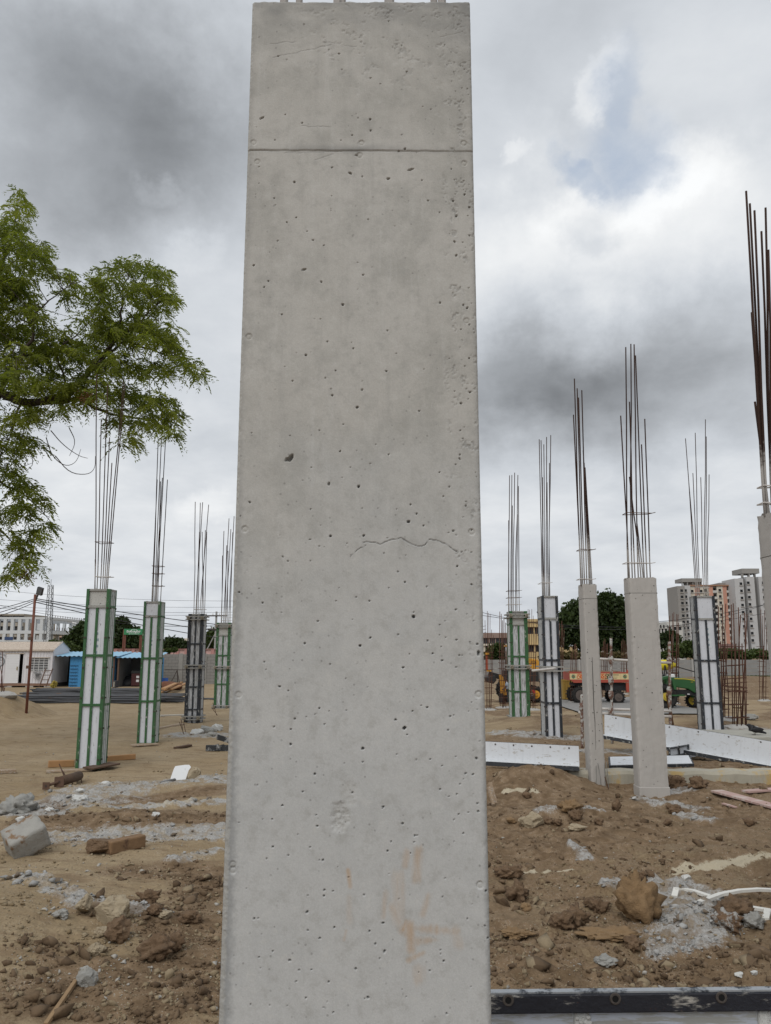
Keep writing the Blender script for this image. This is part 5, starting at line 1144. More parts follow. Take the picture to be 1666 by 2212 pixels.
def neem():
    Dm = 17.5; th = thing('neem_tree', 'feathery green tree reaching in from the left over the columns', 'tree', (at_y(-230, 1000, Dm).x, Dm, gz(at_y(-230, 1000, Dm).x, Dm)))
    rs = random.Random(21); rg = np.random.default_rng(5); bark = mat('neem_bark', (.055, .042, .034), .95, .3, 8, .5, 30)
    b = Vector(th.location); off = Vector((at_y(0, 0, Dm).x, Dm, 0)) - Vector((at_y(0, 0, Dm).x, Dm, 0))
    W = lambda px, py, dy=0: at_y(px, py, Dm+dy)
    limbs = [[(b, .26), (W(-200, 1200), .20), (W(-120, 960), .16), (W(0, 848), .12), (W(48, 868), .10), (W(95, 868), .085), (W(150, 850), .07), (W(200, 795), .055), (W(243, 745), .042), (W(262, 690, -.3), .03), (W(266, 620, -.3), .018), (W(285, 585, -.3), .008)],
        [(W(95, 868), .07), (W(165, 862, .3), .05), (W(240, 895, .3), .03), (W(310, 905, .3), .018), (W(375, 930, .3), .008)], [(W(200, 800), .04), (W(262, 740, .5), .03), (W(330, 755, .6), .022), (W(395, 785, .6), .014), (W(430, 800, .6), .006)],
        [(W(0, 848), .07), (W(30, 800, -.6), .05), (W(70, 735, -.8), .035), (W(72, 680, -.8), .022), (W(120, 640, -.8), .012), (W(170, 600, -.8), .006)], [(W(-120, 960), .13), (W(-70, 720, .8), .08), (W(-10, 600, .8), .05), (W(25, 520, .8), .03), (W(40, 430, .8), .008)],
        [(W(-10, 600, .8), .03), (W(40, 560, .8), .018), (W(95, 585, .8), .006)], [(W(-200, 1200), .09), (W(-90, 1080, .5), .06), (W(0, 1040, .5), .03), (W(60, 1075, .5), .015), (W(115, 1132, .5), .005)], [(W(-90, 1080, .5), .04), (W(-10, 1140, .3), .022), (W(70, 1200, .3), .006)],
        [(W(243, 745), .025), (W(300, 700, -.5), .016), (W(360, 640, -.5), .006)], [(W(150, 850), .03), (W(120, 760, -.4), .018), (W(200, 690, -.6), .01), (W(235, 600, -.6), .005)], [(W(48, 868), .03), (W(20, 950, -.3), .014), (W(60, 965, -.3), .005)], [(W(0, 848), .04), (W(-20, 760), .03), (W(15, 690), .015), (W(40, 640), .006)]]
    for i, L in enumerate(limbs):
        pts, rr = [], []
        for (p, r), (q, s) in zip(L, L[1:]):
            for k in range(4): t = k/4; pts.append(p.lerp(q, t)+Vector((rs.gauss(0, 1), rs.gauss(0, 1), rs.gauss(0, 1)))*(.05*min((q-p).length, 1)*(k > 0)*.5)); rr.append(r+(s-r)*t)
        pts.append(L[-1][0]); rr.append(L[-1][1]); mb = MB(); mb.tube(pts, rr, 7); obj('trunk' if i == 0 else 'limb', mb, bark, th, True)
    skel = np.array([tuple(p.lerp(q, t)) for L in limbs for (p, _), (q, _) in zip(L, L[1:]) for t in (0, .33, .66)])
    tips = []; twig = MB()
    area = sum(e[2]*e[3] for e in NEEM)
    for cx, cy, rx, ry in NEEM:
        for _ in range(max(3, int(rx*ry/94))):
            a = rs.uniform(0, 6.283); r = math.sqrt(rs.random())
            p = W(cx+rx*.86*r*math.cos(a), cy+ry*.86*r*math.sin(a), rs.gauss(0, .75)); tips.append(p)
    T_ = np.array([tuple(p) for p in tips])
    for i, p in enumerate(tips):
        if i % 3 == 0:
            j = np.argmin(((skel-T_[i])**2).sum(1)); s = Vector(skel[j]); 
            if (s-p).length < 2.6: m = s.lerp(p, .5)+Vector((rs.gauss(0, .08), rs.gauss(0, .08), .1)); twig.tube([s, m, p], .011, 3, .004, False)
    obj('twigs', twig, bark, th)['kind'] = 'stuff'
    # pinnate leaves: each twig end carries a drooping whorl, each leaf a dozen leaflets
    n = len(T_); per = 8; base = np.repeat(T_, per, 0); N_ = len(base)
    az = rg.uniform(0, 2*np.pi, N_); el = rg.uniform(-.75, .55, N_)
    dr = np.stack([np.cos(az)*np.cos(el), np.sin(az)*np.cos(el), np.sin(el)], -1); dr[:, 0] += .25; dr = unit(dr)
    Ln = rg.uniform(.24, .42, N_); side = unit(np.cross(dr, [0, 0, 1.0]) + rg.normal(0, .35, (N_, 3))); tone0 = np.clip(np.repeat(rg.normal(.5, .2, n), per) + rg.normal(0, .12, N_), 0, 1)
    Ps, As, Bs, Ts = [], [], [], []
    for k in range(7):
        t = .18+.82*k/6; c = base + dr*(Ln*t)[:, None]; c[:, 2] -= .55*Ln*t*t
        for sgn in (-1, 1):
            d2 = unit(dr*.75 + side*sgn*.8 + np.array([0, 0, -.45]) + rg.normal(0, .16, (N_, 3))); l = (.042+.016*np.sin(np.pi*t))*rg.uniform(.8, 1.25, N_)
            w = unit(np.cross(d2, rg.normal(0, 1, (N_, 3))+dr)); Ps.append(c+d2*l[:, None]); As.append(d2*l[:, None]); Bs.append(w*(l*.27)[:, None]); Ts.append(tone0)
    quads_object('crown', np.vstack(Ps), np.vstack(As), np.vstack(Bs), np.hstack(Ts), leaf_mat('neem_leaf', (.055, .085, .014), (.255, .275, .05), .54), th)
    # bare and withered twigs hanging below
    for L in ([(100, 945), (112, 985), (140, 1008), (165, 1000), (175, 970)], [(120, 985), (150, 1022), (190, 1026), (206, 1012), (206, 985)], [(110, 930), (135, 960), (170, 985), (190, 990)], [(60, 960), (40, 990), (45, 1010), (70, 1000)], [(55, 950), (75, 1000), (60, 1015)], [(150, 925), (165, 955), (150, 985)]):
        Q = [W(x, y, -.3) for x, y in L]
        for _ in range(2): Q = [Q[0]]+[p.lerp(q, t) for p, q in zip(Q, Q[1:]) for t in (.25, .75)]+[Q[-1]]
        mb = MB(); mb.tube(Q, .012, 4, .004); obj('bare_twig', mb, bark, th)
    P = np.array([tuple(W(58+rs.gauss(0, 8), 1242+rs.gauss(0, 9), 0)) for _ in range(160)]+[tuple(W(185+rs.gauss(0, 8), 860+rs.gauss(0, 6), -1)) for _ in range(90)]); d2 = unit(rg.normal(0, 1, P.shape)+np.array([0, 0, -1.2])); w = unit(np.cross(d2, rg.normal(0, 1, P.shape)))
    quads_object('withered_leaves', P, d2*.04, w*.012, rg.uniform(0, 1, len(P)), leaf_mat('withered_leaf', (.12, .05, .02), (.22, .11, .05), .3), th)
neem()
LM_DARK = leaf_mat('dark_leaf', (.010, .020, .006), (.05, .075, .02), .2); LM_MID = leaf_mat('mid_leaf', (.02, .038, .009), (.085, .115, .03), .25); LM_DRY = leaf_mat('dry_leaf', (.07, .05, .022), (.14, .12, .045), .2)
def bg_tree(name, label, cat, d, ell, n, size, lm, trunk=None, group=None, seed=0, dep=1.0, kind=None):
    rg = np.random.default_rng(seed); rs = random.Random(seed); cx = sum(e[0] for e in ell)/len(ell); g = gz(gp(cx, d), d)
    if trunk: cx = trunk[0]
    th = thing(name, label, cat, (gp(cx, d), d, g), group); tot = sum(e[2]*e[3] for e in ell); P, C = [], []
    k = d/FPX
    for ex, ey, rx, ry in ell:
        m = max(6, int(n*rx*ry/tot)); c = np.array(tuple(at_y(ex, ey, d))); q = unit(rg.normal(0, 1, (m, 3)))*(rg.uniform(.25, 1, (m, 1))**.45)*(1+.16*rg.normal(0, 1, (m, 1)))
        q *= 1+.22*np.sin(q[:, :1]*9+rg.uniform(0, 6))*np.cos(q[:, 2:]*8)
        P.append(c + q*np.array([rx*k, max(rx, ry)*k*.8*dep, ry*k])); C.append(np.full(m, rg.normal(.5, .12)))
    P = np.vstack(P); C = np.hstack(C); P[:, 2] = np.maximum(P[:, 2], g+.05)
    C = np.clip(C + rg.normal(0, .2, len(C)), 0, 1); d2 = unit(rg.normal(0, 1, P.shape)+np.array([0, 0, .3])); w = unit(np.cross(d2, rg.normal(0, 1, P.shape))); s = size*rg.uniform(.6, 1.4, (len(P), 1))
    quads_object('crown', P, d2*s, w*s*.55, C, lm, th)
    bark = mat('dark_bark', (.05, .04, .032), .95, .3, 3)
    if trunk:
        b = Vector((gp(trunk[0], d), d, g-.2)); t = at_y(trunk[0]+rs.uniform(-2, 2), trunk[1], d); mb = MB(); mb.tube([b, b.lerp(t, .5)+Vector((.1, 0, 0)), t], trunk[2], 8, trunk[2]*.6); obj('trunk', mb, bark, th, True)
        for i, e in enumerate(ell[:7]):
            c = at_y(e[0], e[1]+e[3]*.3, d+rs.uniform(-1, 1)); mb = MB(); s0 = b.lerp(t, .75+.2*rs.random()); mb.tube([s0, s0.lerp(c, .5)+Vector((0, 0, -.2)), c], trunk[2]*.45, 6, .03); obj('limb', mb, bark, th, True)
    else:
        for i, e in enumerate(ell[:5]):
            c = at_y(e[0], e[1], d); b = Vector((c.x*.98+.02*th.location.x, d, g-.05)); mb = MB(); mb.tube([b, b.lerp(c, .6), c], .05, 5, .02); obj('stem', mb, bark, th)
    return th
bg_tree('shade_tree', 'big dark rounded tree behind the two bare pillars', 'tree', 100, [(1232,1345,26,32),(1222,1375,18,24),(1255,1320,26,24),(1262,1375,30,30),(1295,1330,28,36),(1318,1305,26,24),(1310,1292,14,10),(1340,1320,22,28),(1335,1355,30,30),(1300,1372,30,26),(1345,1385,22,22),(1240,1315,12,10),(1280,1395,24,14),(1325,1400,16,12)], 26000, .26, LM_DARK, (1322, 1385, .6), seed=3)
bg_tree('shade_tree', 'small dark tree behind the rusty rebar cage near the tractor', 'tree', 130, [(1434,1385,12,14),(1450,1380,16,16),(1462,1388,12,14)], 5000, .25, LM_DARK, (1448, 1400, .3), seed=4)
bg_tree('shade_tree', 'dark tree between the nearest green column and the street lamp', 'tree', 82, [(150,1392,14,18),(168,1375,16,20),(180,1360,14,16),(190,1385,20,24),(160,1402,22,10)], 8000, .22, LM_DARK, (172, 1395, .3), 'trees behind the sheds', 5)
bg_tree('shade_tree', 'dark tree behind the green sign board', 'tree', 85, [(250,1355,12,16),(262,1345,16,12),(270,1370,20,20),(290,1385,22,18),(255,1385,16,18),(312,1388,16,16),(285,1365,18,10),(235,1372,14,20)], 12000, .22, LM_DARK, (268, 1392, .35), 'trees behind the sheds', 6)
bg_tree('shade_tree', 'low dark tree row piece left of the black formwork column', 'tree', 95, [(370,1390,14,12),(385,1392,12,12),(362,1398,12,10),(398,1396,12,10)], 6000, .2, LM_DARK, (378, 1400, .25), 'trees behind the sheds', 7)
bg_tree('shade_tree', 'tree just behind the head of the electric pole', 'tree', 90, [(458,1372,10,12),(468,1382,10,12),(452,1388,10,14)], 4000, .2, LM_MID, (460, 1395, .2), 'trees behind the sheds', 8)
bg_tree('shrub', 'green bush on the blue shed roofline beside the container gable', 'bush', 64, [(136,1396,12,10),(150,1402,14,8),(122,1393,4,8),(164,1402,10,6)], 4000, .13, LM_MID, None, 'bushes behind the sheds', 9)
bg_tree('shrub', 'small bush standing over the container roof', 'bush', 66, [(113,1392,8,8),(106,1394,6,5)], 1500, .12, LM_MID, None, 'bushes behind the sheds', 10)
bg_tree('shrub', 'straggly plant on top of the grey block wall', 'bush', 58, [(362,1406,8,5),(376,1404,8,5)], 700, .09, LM_MID, None, 'bushes behind the sheds', 11)
for i, (lab, e, lm, n, d) in enumerate((('dark green bush behind the left rebar cages', [(1075,1407,18,16),(1096,1410,14,14),(1060,1412,12,12)], LM_MID, 4000, 97), ('brown dry hedge along the far wall under the big tree', [(1180,1419,14,7),(1205,1418,18,9),(1235,1418,18,9),(1265,1420,16,7),(1300,1419,18,8),(1335,1418,20,8),(1360,1420,14,7)], LM_DRY, 6000, 96), ('thick green shrubs in front of the first tall tower', [(1440,1415,14,8),(1465,1406,20,14),(1490,1402,16,16),(1505,1412,16,10)], LM_MID, 6000, 98), ('low green growth below the peach tower', [(1560,1412,16,10),(1585,1412,20,9),(1610,1416,16,8)], LM_MID, 3500, 97), ('yellow green weeds by the right edge in front of the towers', [(1635,1412,18,9),(1660,1415,20,9),(1690,1412,20,10)], LM_MID, 3500, 99))):
    bg_tree('shrub', lab, 'bush', d, e, n, .2, lm, None, 'bushes along the far wall', 20+i)
# low weeds at the foot of the far wall
rg = np.random.default_rng(8); n = 5000; X = rg.uniform(gp(1500, 90), gp(1700, 90), n); Y = rg.uniform(86, 91, n); P = np.stack([X, Y, height(X, Y)+rg.uniform(0, .35, n)], -1)
th0 = bpy.data.objects.new('weeds', None); d2 = unit(rg.normal(0, .4, P.shape)+np.array([0, 0, 1.0])); w = unit(np.cross(d2, rg.normal(0, 1, P.shape)))
V = np.stack([P-d2*.12, P+w*.05, P+d2*.16, P-w*.05], 1).reshape(-1, 3); o = grid_object('weeds', V, np.arange(4*n).reshape(n, 4), LM_MID, False); o['kind'] = 'stuff'; o.data.attributes.new('tone', 'FLOAT', 'POINT').data.foreach_set('value', rg.uniform(0, 1, 4*n).astype(np.float32)); bpy.data.objects.remove(th0)
# ================================================================ rebar cages rising from footings
def cage(label, bx, by, tips, hw=.2, dep=.35, cement=True, dens=(), d=None, stubs=0, group='rusty rebar cages'):
    g = at_g(bx, by); d = g.y; z0 = g.z
    th = thing('rebar_cage', label, 'rebar cage', tuple(g), group); rs = random.Random(int(bx*7+by))
    for i, (xt, yt, *xb) in enumerate(tips):
        y = d + (0 if i % 2 else dep); t = at_y(xt, yt, y); b = at_y(xb[0] if xb else xt+(bx-xt)*.35+rs.uniform(-1, 1), by, d); b = Vector((b.x, y, z0-.1))
        mb = MB(); mb.tube([b, b.lerp(t, .35)+Vector((rs.gauss(0, .015), 0, 0)), b.lerp(t, .7)+Vector((rs.gauss(0, .02), 0, 0)), t], .0135 if d < 45 else .02, 5); obj('rebar', mb, M_CAGE, th, True)
    xs = [at_y(t[0], by-60, d).x for t in tips]; x0, x1 = min(xs)-.02, max(xs)+.02; zt = at_y(tips[0][0], tips[0][1], d).z
    for z in [z0+.25+.32*i for i in range(int((zt-z0)*.62/.32))]+[z0+v for v in dens]:
        mb = MB(); j = rs.uniform(-.03, .03); mb.tube([(x0, d-.02, z), (x1, d-.02, z+j), (x1, d+dep+.02, z), (x0, d+dep+.02, z-j), (x0, d-.02, z)], .010, 4); obj('stirrup', mb, M_CAGE, th)
    mb = MB(); mb.rock((g.x, d+dep/2, z0-.03), .45, 2, int(bx), (1, .7, .3), .3); obj('mortar_pad', mb, M_CORE, th)
    return th
M_CAGE = mat('cage_rust', (.085, .037, .023), .9, .4, 2.5, splat=(.30, .255, .215), spl=.36, spsc=1.6, stretch=(1, 1, .5))
cage('rusty rebar cage nearest to the right edge of the big pillar', 1058, 1535, [(1053,1320),(1055,1324),(1059,1326),(1062,1360),(1066,1372),(1048,1340)])
cage('thin rusty rebar cage just left of the clamped green column', 1088, 1530, [(1080,1321),(1083,1326),(1086,1340),(1089,1335),(1092,1345),(1096,1350)])
cage('rusty rebar cage standing between the clamped green and the black column', 1150, 1535, [(1141,1316),(1144,1317),(1149,1316),(1152,1330),(1154,1366),(1158,1367),(1160,1340)])
cage('rusty rebar cage right beside the black wire clamped column', 1210, 1512, [(1206,1338),(1209,1345),(1214,1341),(1216,1350),(1219,1360)])
cage('rusty rebar cage in front of the red trolley, left end', 1240, 1520, [(1237,1395),(1241,1392),(1244,1390),(1247,1400),(1234,1410)])
cage('slender rebar cage between the narrow and the wide bare pillar', 1309, 1512, [(1304,1385),(1307,1380),(1310,1392),(1313,1390),(1301,1398)])
cage('rebar cage close to the left side of the wide bare pillar', 1350, 1500, [(1343,1385),(1346,1380),(1350,1384),(1353,1392),(1356,1390)])
cage('dense rebar cage in front of the green tractor', 1456, 1521, [(1447,1330,1449),(1453,1325,1452),(1456,1322,1455),(1462,1326,1460),(1465,1327,1464),(1466,1345,1466),(1451,1370,1450)], dens=[1.0+.09*i for i in range(20)])
cage('rebar cage leaning behind the right side of the ribbed black column', 1568, 1555, [(1552,1310,1562),(1561,1306,1566),(1568,1304,1571),(1557,1385,1564),(1572,1390,1572),(1566,1365,1574)])
cage('widest dense rebar cage left of the right edge pillar, with bent bars', 1606, 1574, [(1580,1306,1596),(1584,1303,1592),(1600,1328,1606),(1609,1323,1612),(1614,1327,1616),(1595,1312,1602),(1590,1390,1599),(1603,1390,1610),(1612,1385,1614)], dens=[.9, 1.0, 1.1, 1.9, 2.0])
cage('thin rebar cage touching the right edge pillar', 1652, 1515, [(1644,1317),(1648,1330),(1652,1320),(1656,1340),(1650,1395)])
cage('rusty rebar starter cage at the left edge by the sand heap', 4, 1500, [(1,1440),(5,1406),(8,1482),(11,1485)], dep=.2)
# ================================================================ scaffold of props and pipes
def sp(px, py, d): return at_y(px, py, d)
def post(label, px, py0, py1, d, collars, lean=0):
    a = sp(px, py0, d); b = sp(px+lean, py1, d); g = gz(a.x, d); a.z = min(a.z, g-.02) if a.z > g-.02 else a.z
    th = thing('scaffold_post', label, 'scaffold post', tuple(a), 'rusty scaffold posts'); mb = MB(); n = 14; rs = random.Random(px); mb.tube([a.lerp(b, i/n) for i in range(n+1)], [.032*rs.uniform(.85, 1.2) for i in range(n+1)], 8); obj('pole', mb, M_PIPE, th, True)
    for c in collars:
        p = sp(px+lean*.5, c, d); mb = MB(); mb.tube([p-Vector((0, 0, .09)), p-Vector((0, 0, .03)), p+Vector((0, 0, .03)), p+Vector((0, 0, .09))], [.04, .06, .06, .042], 8); obj('collar', mb, M_PIPE, th)
    return th
post('speckled scaffold post standing midway between the two bare pillars', 1320, 1550, 1378, 17.5, (1426, 1470, 1500, 1538)); post('scaffold post just right of the wide bare pillar', 1446, 1562, 1386, 17.8, (1428, 1492)); post('short rusty scaffold post behind the foot of the narrow bare pillar', 1257, 1592, 1500, 17.0, (1528,))
for lab, p, q, r in (('long whitened pipe clamped level behind the bare pillars', (1255, 1421), (1450, 1432), .028), ('lower whitened pipe running across the scaffold posts', (1255, 1530), (1450, 1536), .03), ('lowest pipe of the scaffold close above the ground', (1250, 1539), (1450, 1548), .03), ('whitened cross pipe tied to the black wire clamped column', (1150, 1449), (1200, 1444), .028)):
    mb = MB(); a, b = sp(*p, 17.5), sp(*q, 17.75); mb.tube([a.lerp(b, i/6) for i in range(7)], r, 8); obj('scaffold_pipe', mb, M_WPIPE, None, True, lab, 'pipe', 'whitened scaffold pipes')
a, b = at_g(1456, 1578), sp(1442, 1500, 17.9); mb = MB(); mb.bar(a-Vector((0, 0, .1)), b, .07, .05); obj('timber_prop', mb, mat('raw_timber', (.22, .13, .075), .85, .3, 12, .2, 40), None, label='raking timber prop leaning on the post right of the wide pillar', cat='timber')
# ================================================================ vehicles
M_TYRE = mat('tyre_rubber', (.018, .017, .016), .9, .3, 10, .2, 40)
def wheel(th, c, R, w, rim, rim_r=.6):
    mb = MB(); mb.torus(c, R-w*.45, w*.45, 'y', 22, 8, 1.1); t = obj('wheel', mb, M_TYRE, th, True)
    mb = MB(); mb.disc((c[0], c[1]-w*.1, c[2]), R*rim_r, 'y', w*.75, 16); mb.disc((c[0], c[1]-w*.5, c[2]), R*.2, 'y', w*.3, 10); obj('rim', mb, rim, t)
    mb = MB()
    for i in range(16):
        a = i*math.pi/8; mb.box((c[0]+math.cos(a)*R-.03, c[1]-w*.45, c[2]+math.sin(a)*R-.03), (c[0]+math.cos(a)*R+.03, c[1]+w*.45, c[2]+math.sin(a)*R+.03))
    obj('tread', mb, M_TYRE, t)
def trolley():
    d = 49.0; X = lambda p: gp(p, d); Z = lambda p: at_y(1290, p, d).z; g = gz(X(1290), d)
    th = thing('tractor_trolley', 'red tipping trolley with cream lettered side boards behind the bare pillars', 'trailer', (X(1293), d, g)); red = mat('trolley_red', (.34, .065, .04), .6, .15, 2, rust=.25); cream = mat('trolley_cream', (.60, .48, .26), .6, .08, 2)
    def bx(nm, p0, p1, y0, y1, dy0, dy1, m, par=th): return boxthing(par, nm, (X(p0), d+dy0, Z(y1)), (X(p1), d+dy1, Z(y0)), m)
    mb = MB(); mb.prism([(X(1229), Z(1455)), (X(1228), Z(1449)), (X(1231), Z(1451)), (X(1351), Z(1452)), (X(1353), Z(1446)), (X(1357), Z(1452)), (X(1358), Z(1455))], 'y', d, d+.06); obj('top_rail', mb, red, th)
    for i, (a, b) in enumerate(((1229.5, 1243), (1243.5, 1262), (1262.5, 1281), (1281.5, 1303), (1303.5, 1319), (1319.5, 1337), (1337.5, 1357))): bx('side_board', a, b, 1455.1, 1467.8, -.01, .05, cream)
    for a in (1229, 1243.2, 1262.2, 1281.2, 1303.2, 1319.2, 1337.2, 1357): bx('stake', a-.4, a+.4, 1455, 1468, -.04, -.011, cream)
    mb = MB(); mb.prism([(X(1230), Z(1467.9)), (X(1358), Z(1467.9)), (X(1358), Z(1474)), (X(1237), Z(1475)), (X(1232), Z(1470))], 'y', d-.02, d+.08); obj('lower_rail', mb, red, th)
    mb = MB(); mb.box((X(1229.5), d+.07, Z(1470)), (X(1357), d+1.9, Z(1466))); mb.box((X(1229.5), d+1.84, Z(1466)), (X(1357), d+1.9, Z(1452))); mb.box((X(1229.5), d+.07, Z(1465.9)), (X(1230.5), d+1.83, Z(1453))); mb.box((X(1356), d+.07, Z(1465.9)), (X(1357), d+1.83, Z(1453))); obj('tub', mb, red, th)
    mb = MB(); rs = random.Random(1)
    for i in range(26): mb.rock((X(rs.uniform(1236, 1350)), d+rs.uniform(.2, 1.7), Z(1453.5)), rs.uniform(.12, .3), 1, i, (1.5, 1, .5), .4)
    obj('load', mb, mat('trolley_load', (.16, .10, .06), .95, .3, 4), th)['kind'] = 'stuff'
    bx('chassis', 1240, 1352, 1476, 1482, .3, 1.6, mat('chassis_black', (.02, .02, .022), .7)); bx('tool_box', 1306, 1350, 1475.5, 1492, .2, 1.2, mat('chassis_black', (.02, .02, .022))); bx('mud_guard', 1349, 1358, 1475, 1495, .0, .1, red)
    for y in (.15, 1.6): wheel(th, (X(1251), d+y, g+.52), .52, .3, mat('dull_rim', (.1, .08, .07), .7))
    for y in (.15, 1.6): wheel(th, (X(1332), d+y, g+.40), .40, .26, mat('dull_rim', (.1, .08, .07)))
    green = mat('sign_leaf_green', (.02, .16, .10), .6); org = mat('sign_orange', (.55, .10, .02), .6); ink = mat('sign_dark', (.06, .06, .03), .6); y = d-.018
    for px in (1236.5, 1347):                               # leafy flower motif
        c = (X(px), y, Z(1461.3))
        for i in range(7):
            a = i*.898+.3; mb = MB(); q = (c[0]+.12*math.cos(a), y, c[2]+.13*math.sin(a)); mb.bar((c[0]+.03*math.cos(a), y, c[2]+.03*math.sin(a)), q, .05, .012, (0, 1, 0)); obj('flower_motif', mb, green, th)
        mb = MB(); mb.disc(c, .035, 'y', .016, 8); obj('flower_motif', mb, org, th)
    def glyph(px, m, k):                                    # rounded script character
        c = Vector((X(px), y, Z(1461.5))); mb = MB(); mb.torus(c+Vector((-.05, 0, -.03)), .085, .022, 'y', 14, 4, .5); mb.torus(c+Vector((.10, 0, .0)), .06, .020, 'y', 12, 4, .5)
        mb.tube([c+Vector((-.12, 0, .10)), c+Vector((0, 0, .15)), c+Vector((.12, 0, .10)), c+Vector((.17, 0, .15))], .02, 4)
        if k % 2: mb.tube([c+Vector((.02, 0, -.1)), c+Vector((.14, 0, -.14)), c+Vector((.18, 0, -.06))], .018, 4)
        obj('letter', mb, m, th)
    for i, px in enumerate((1249, 1256, 1268, 1275, 1286)): glyph(px, org, i)
    for i, px in enumerate((1295, 1301)): glyph(px, org, i)
    for i, px in enumerate((1308, 1314.5)): glyph(px, ink, i+1)
    for zz, n in ((1458, 9), (1462, 7), (1465, 6)):
        mb = MB()
        for i in range(n): a = X(1322+i*1.35); mb.box((a, y-.002, Z(zz)-.02), (a+.028, y+.008, Z(zz)+(.025 if zz < 1460 else -.004)))
        obj('small_lettering', mb, ink, th)['kind'] = 'stuff'
trolley()
def tractor():
    d = 45.5; X = lambda p: gp(p, d); Z = lambda p: at_y(1470, p, d).z; g = gz(X(1480), d); gr = mat('tractor_green', (.022, .09, .028), .45, .1, 2); yl = mat('tractor_yellow', (.48, .36, .04), .4, .06, 2); bk = mat('tractor_black', (.016, .016, .016), .6, .2, 5)
    th = thing('tractor', 'green tractor with yellow hood stripe and yellow wheel rims', 'tractor', (X(1470), d, g))
    mb = MB(); hood = [(X(1438), Z(1482)), (X(1440), Z(1467)), (X(1449), Z(1463.5)), (X(1470), Z(1464)), (X(1492), Z(1467.5)), (X(1502), Z(1472)), (X(1506), Z(1480)), (X(1506), Z(1495)), (X(1490), Z(1496.5)), (X(1478), Z(1488))]; mb.prism(hood, 'y', d-.30, d+.30); obj('hood', mb, gr, th, bevel=.05)
    mb = MB()
    for s in (-.305, .300):
        P = [(1449, 1465.5), (1470, 1466), (1488, 1468.5), (1497, 1472.3)]
        for (a, b), (c, e) in zip(P, P[1:]): mb.bar((X(a), d+s, Z(b)), (X(c), d+s, Z(e)), .012, .045)
    obj('hood_stripe', mb, yl, th)
    mb = MB(); mb.prism([(X(1496), Z(1474.5)), (X(1505), Z(1477)), (X(1505.5), Z(1493)), (X(1499), Z(1493.5)), (X(1496.5), Z(1486))], 'y', d-.31, d+.31); obj('grille', mb, bk, th)
    text_piece('model_mark', '5042', .07, (X(1486), d-.308, Z(1473)), None, yl, th)
    boxthing(th, 'headlight', (X(1503.5), d-.25, Z(1480)), (X(1507), d-.1, Z(1476.5)), mat('lamp_glass', (.4, .4, .4), .1)); boxthing(th, 'headlight', (X(1503.5), d+.1, Z(1480)), (X(1507), d+.25, Z(1476.5)), mat('lamp_glass', (.4, .4, .4)))
    boxthing(th, 'engine', (X(1442), d-.2, Z(1502)), (X(1500), d+.2, Z(1490)), bk); boxthing(th, 'axle', (X(1494), d-.55, Z(1508)), (X(1499), d+.55, Z(1503)), gr)
    for y in (-.62, .62): wheel(th, (X(1497.5), d+y, g+.40), .40, .22, yl, .62)
    for y in (-.62, .62): wheel(th, (X(1424), d+y, g+.68), .68, .36, yl, .32)
    for s in (-.85, .45):
        mb = MB(); mb.prism([(X(1407), Z(1480)), (X(1412), Z(1463)), (X(1430), Z(1459)), (X(1443), Z(1466)), (X(1445), Z(1488)), (X(1440), Z(1488)), (X(1437), Z(1469)), (X(1428), Z(1464)), (X(1414), Z(1468))], 'y', d+s, d+s+.4); obj('fender', mb, gr, th)
    mb = MB(); mb.prism([(X(1420), Z(1460)), (X(1418), Z(1446)), (X(1421), Z(1446)), (X(1424), Z(1457)), (X(1432), Z(1457)), (X(1432), Z(1460))], 'y', d-.22, d+.22); obj('seat', mb, bk, th, bevel=.02)
    mb = MB(); mb.tube([(X(1444), d, Z(1466)), (X(1440), d, Z(1457))], .025, 6); mb.torus((X(1439), d, Z(1456)), .19, .018, 'z', 18, 6); obj('steering_wheel', mb, bk, th)
    mb = MB(); mb.prism([(X(1439), Z(1464)), (X(1439), Z(1456.5)), (X(1452), Z(1456)), (X(1453), Z(1463))], 'y', d-.18, d+.18); obj('dash_cover', mb, M_WHITE, th, bevel=.03)
    mb = MB(); mb.tube([(X(1460), d-.2, Z(1464)), (X(1460), d-.2, Z(1450))], .03, 8); obj('exhaust', mb, bk, th)
    boxthing(th, 'foot_step', (X(1436), d-.8, Z(1502)), (X(1462), d-.45, Z(1499)), gr)
    boxthing(th, 'number_plate', (X(1476), d-.215, Z(1500)), (X(1481), d-.2005, Z(1498)), M_WHITE)
tractor()
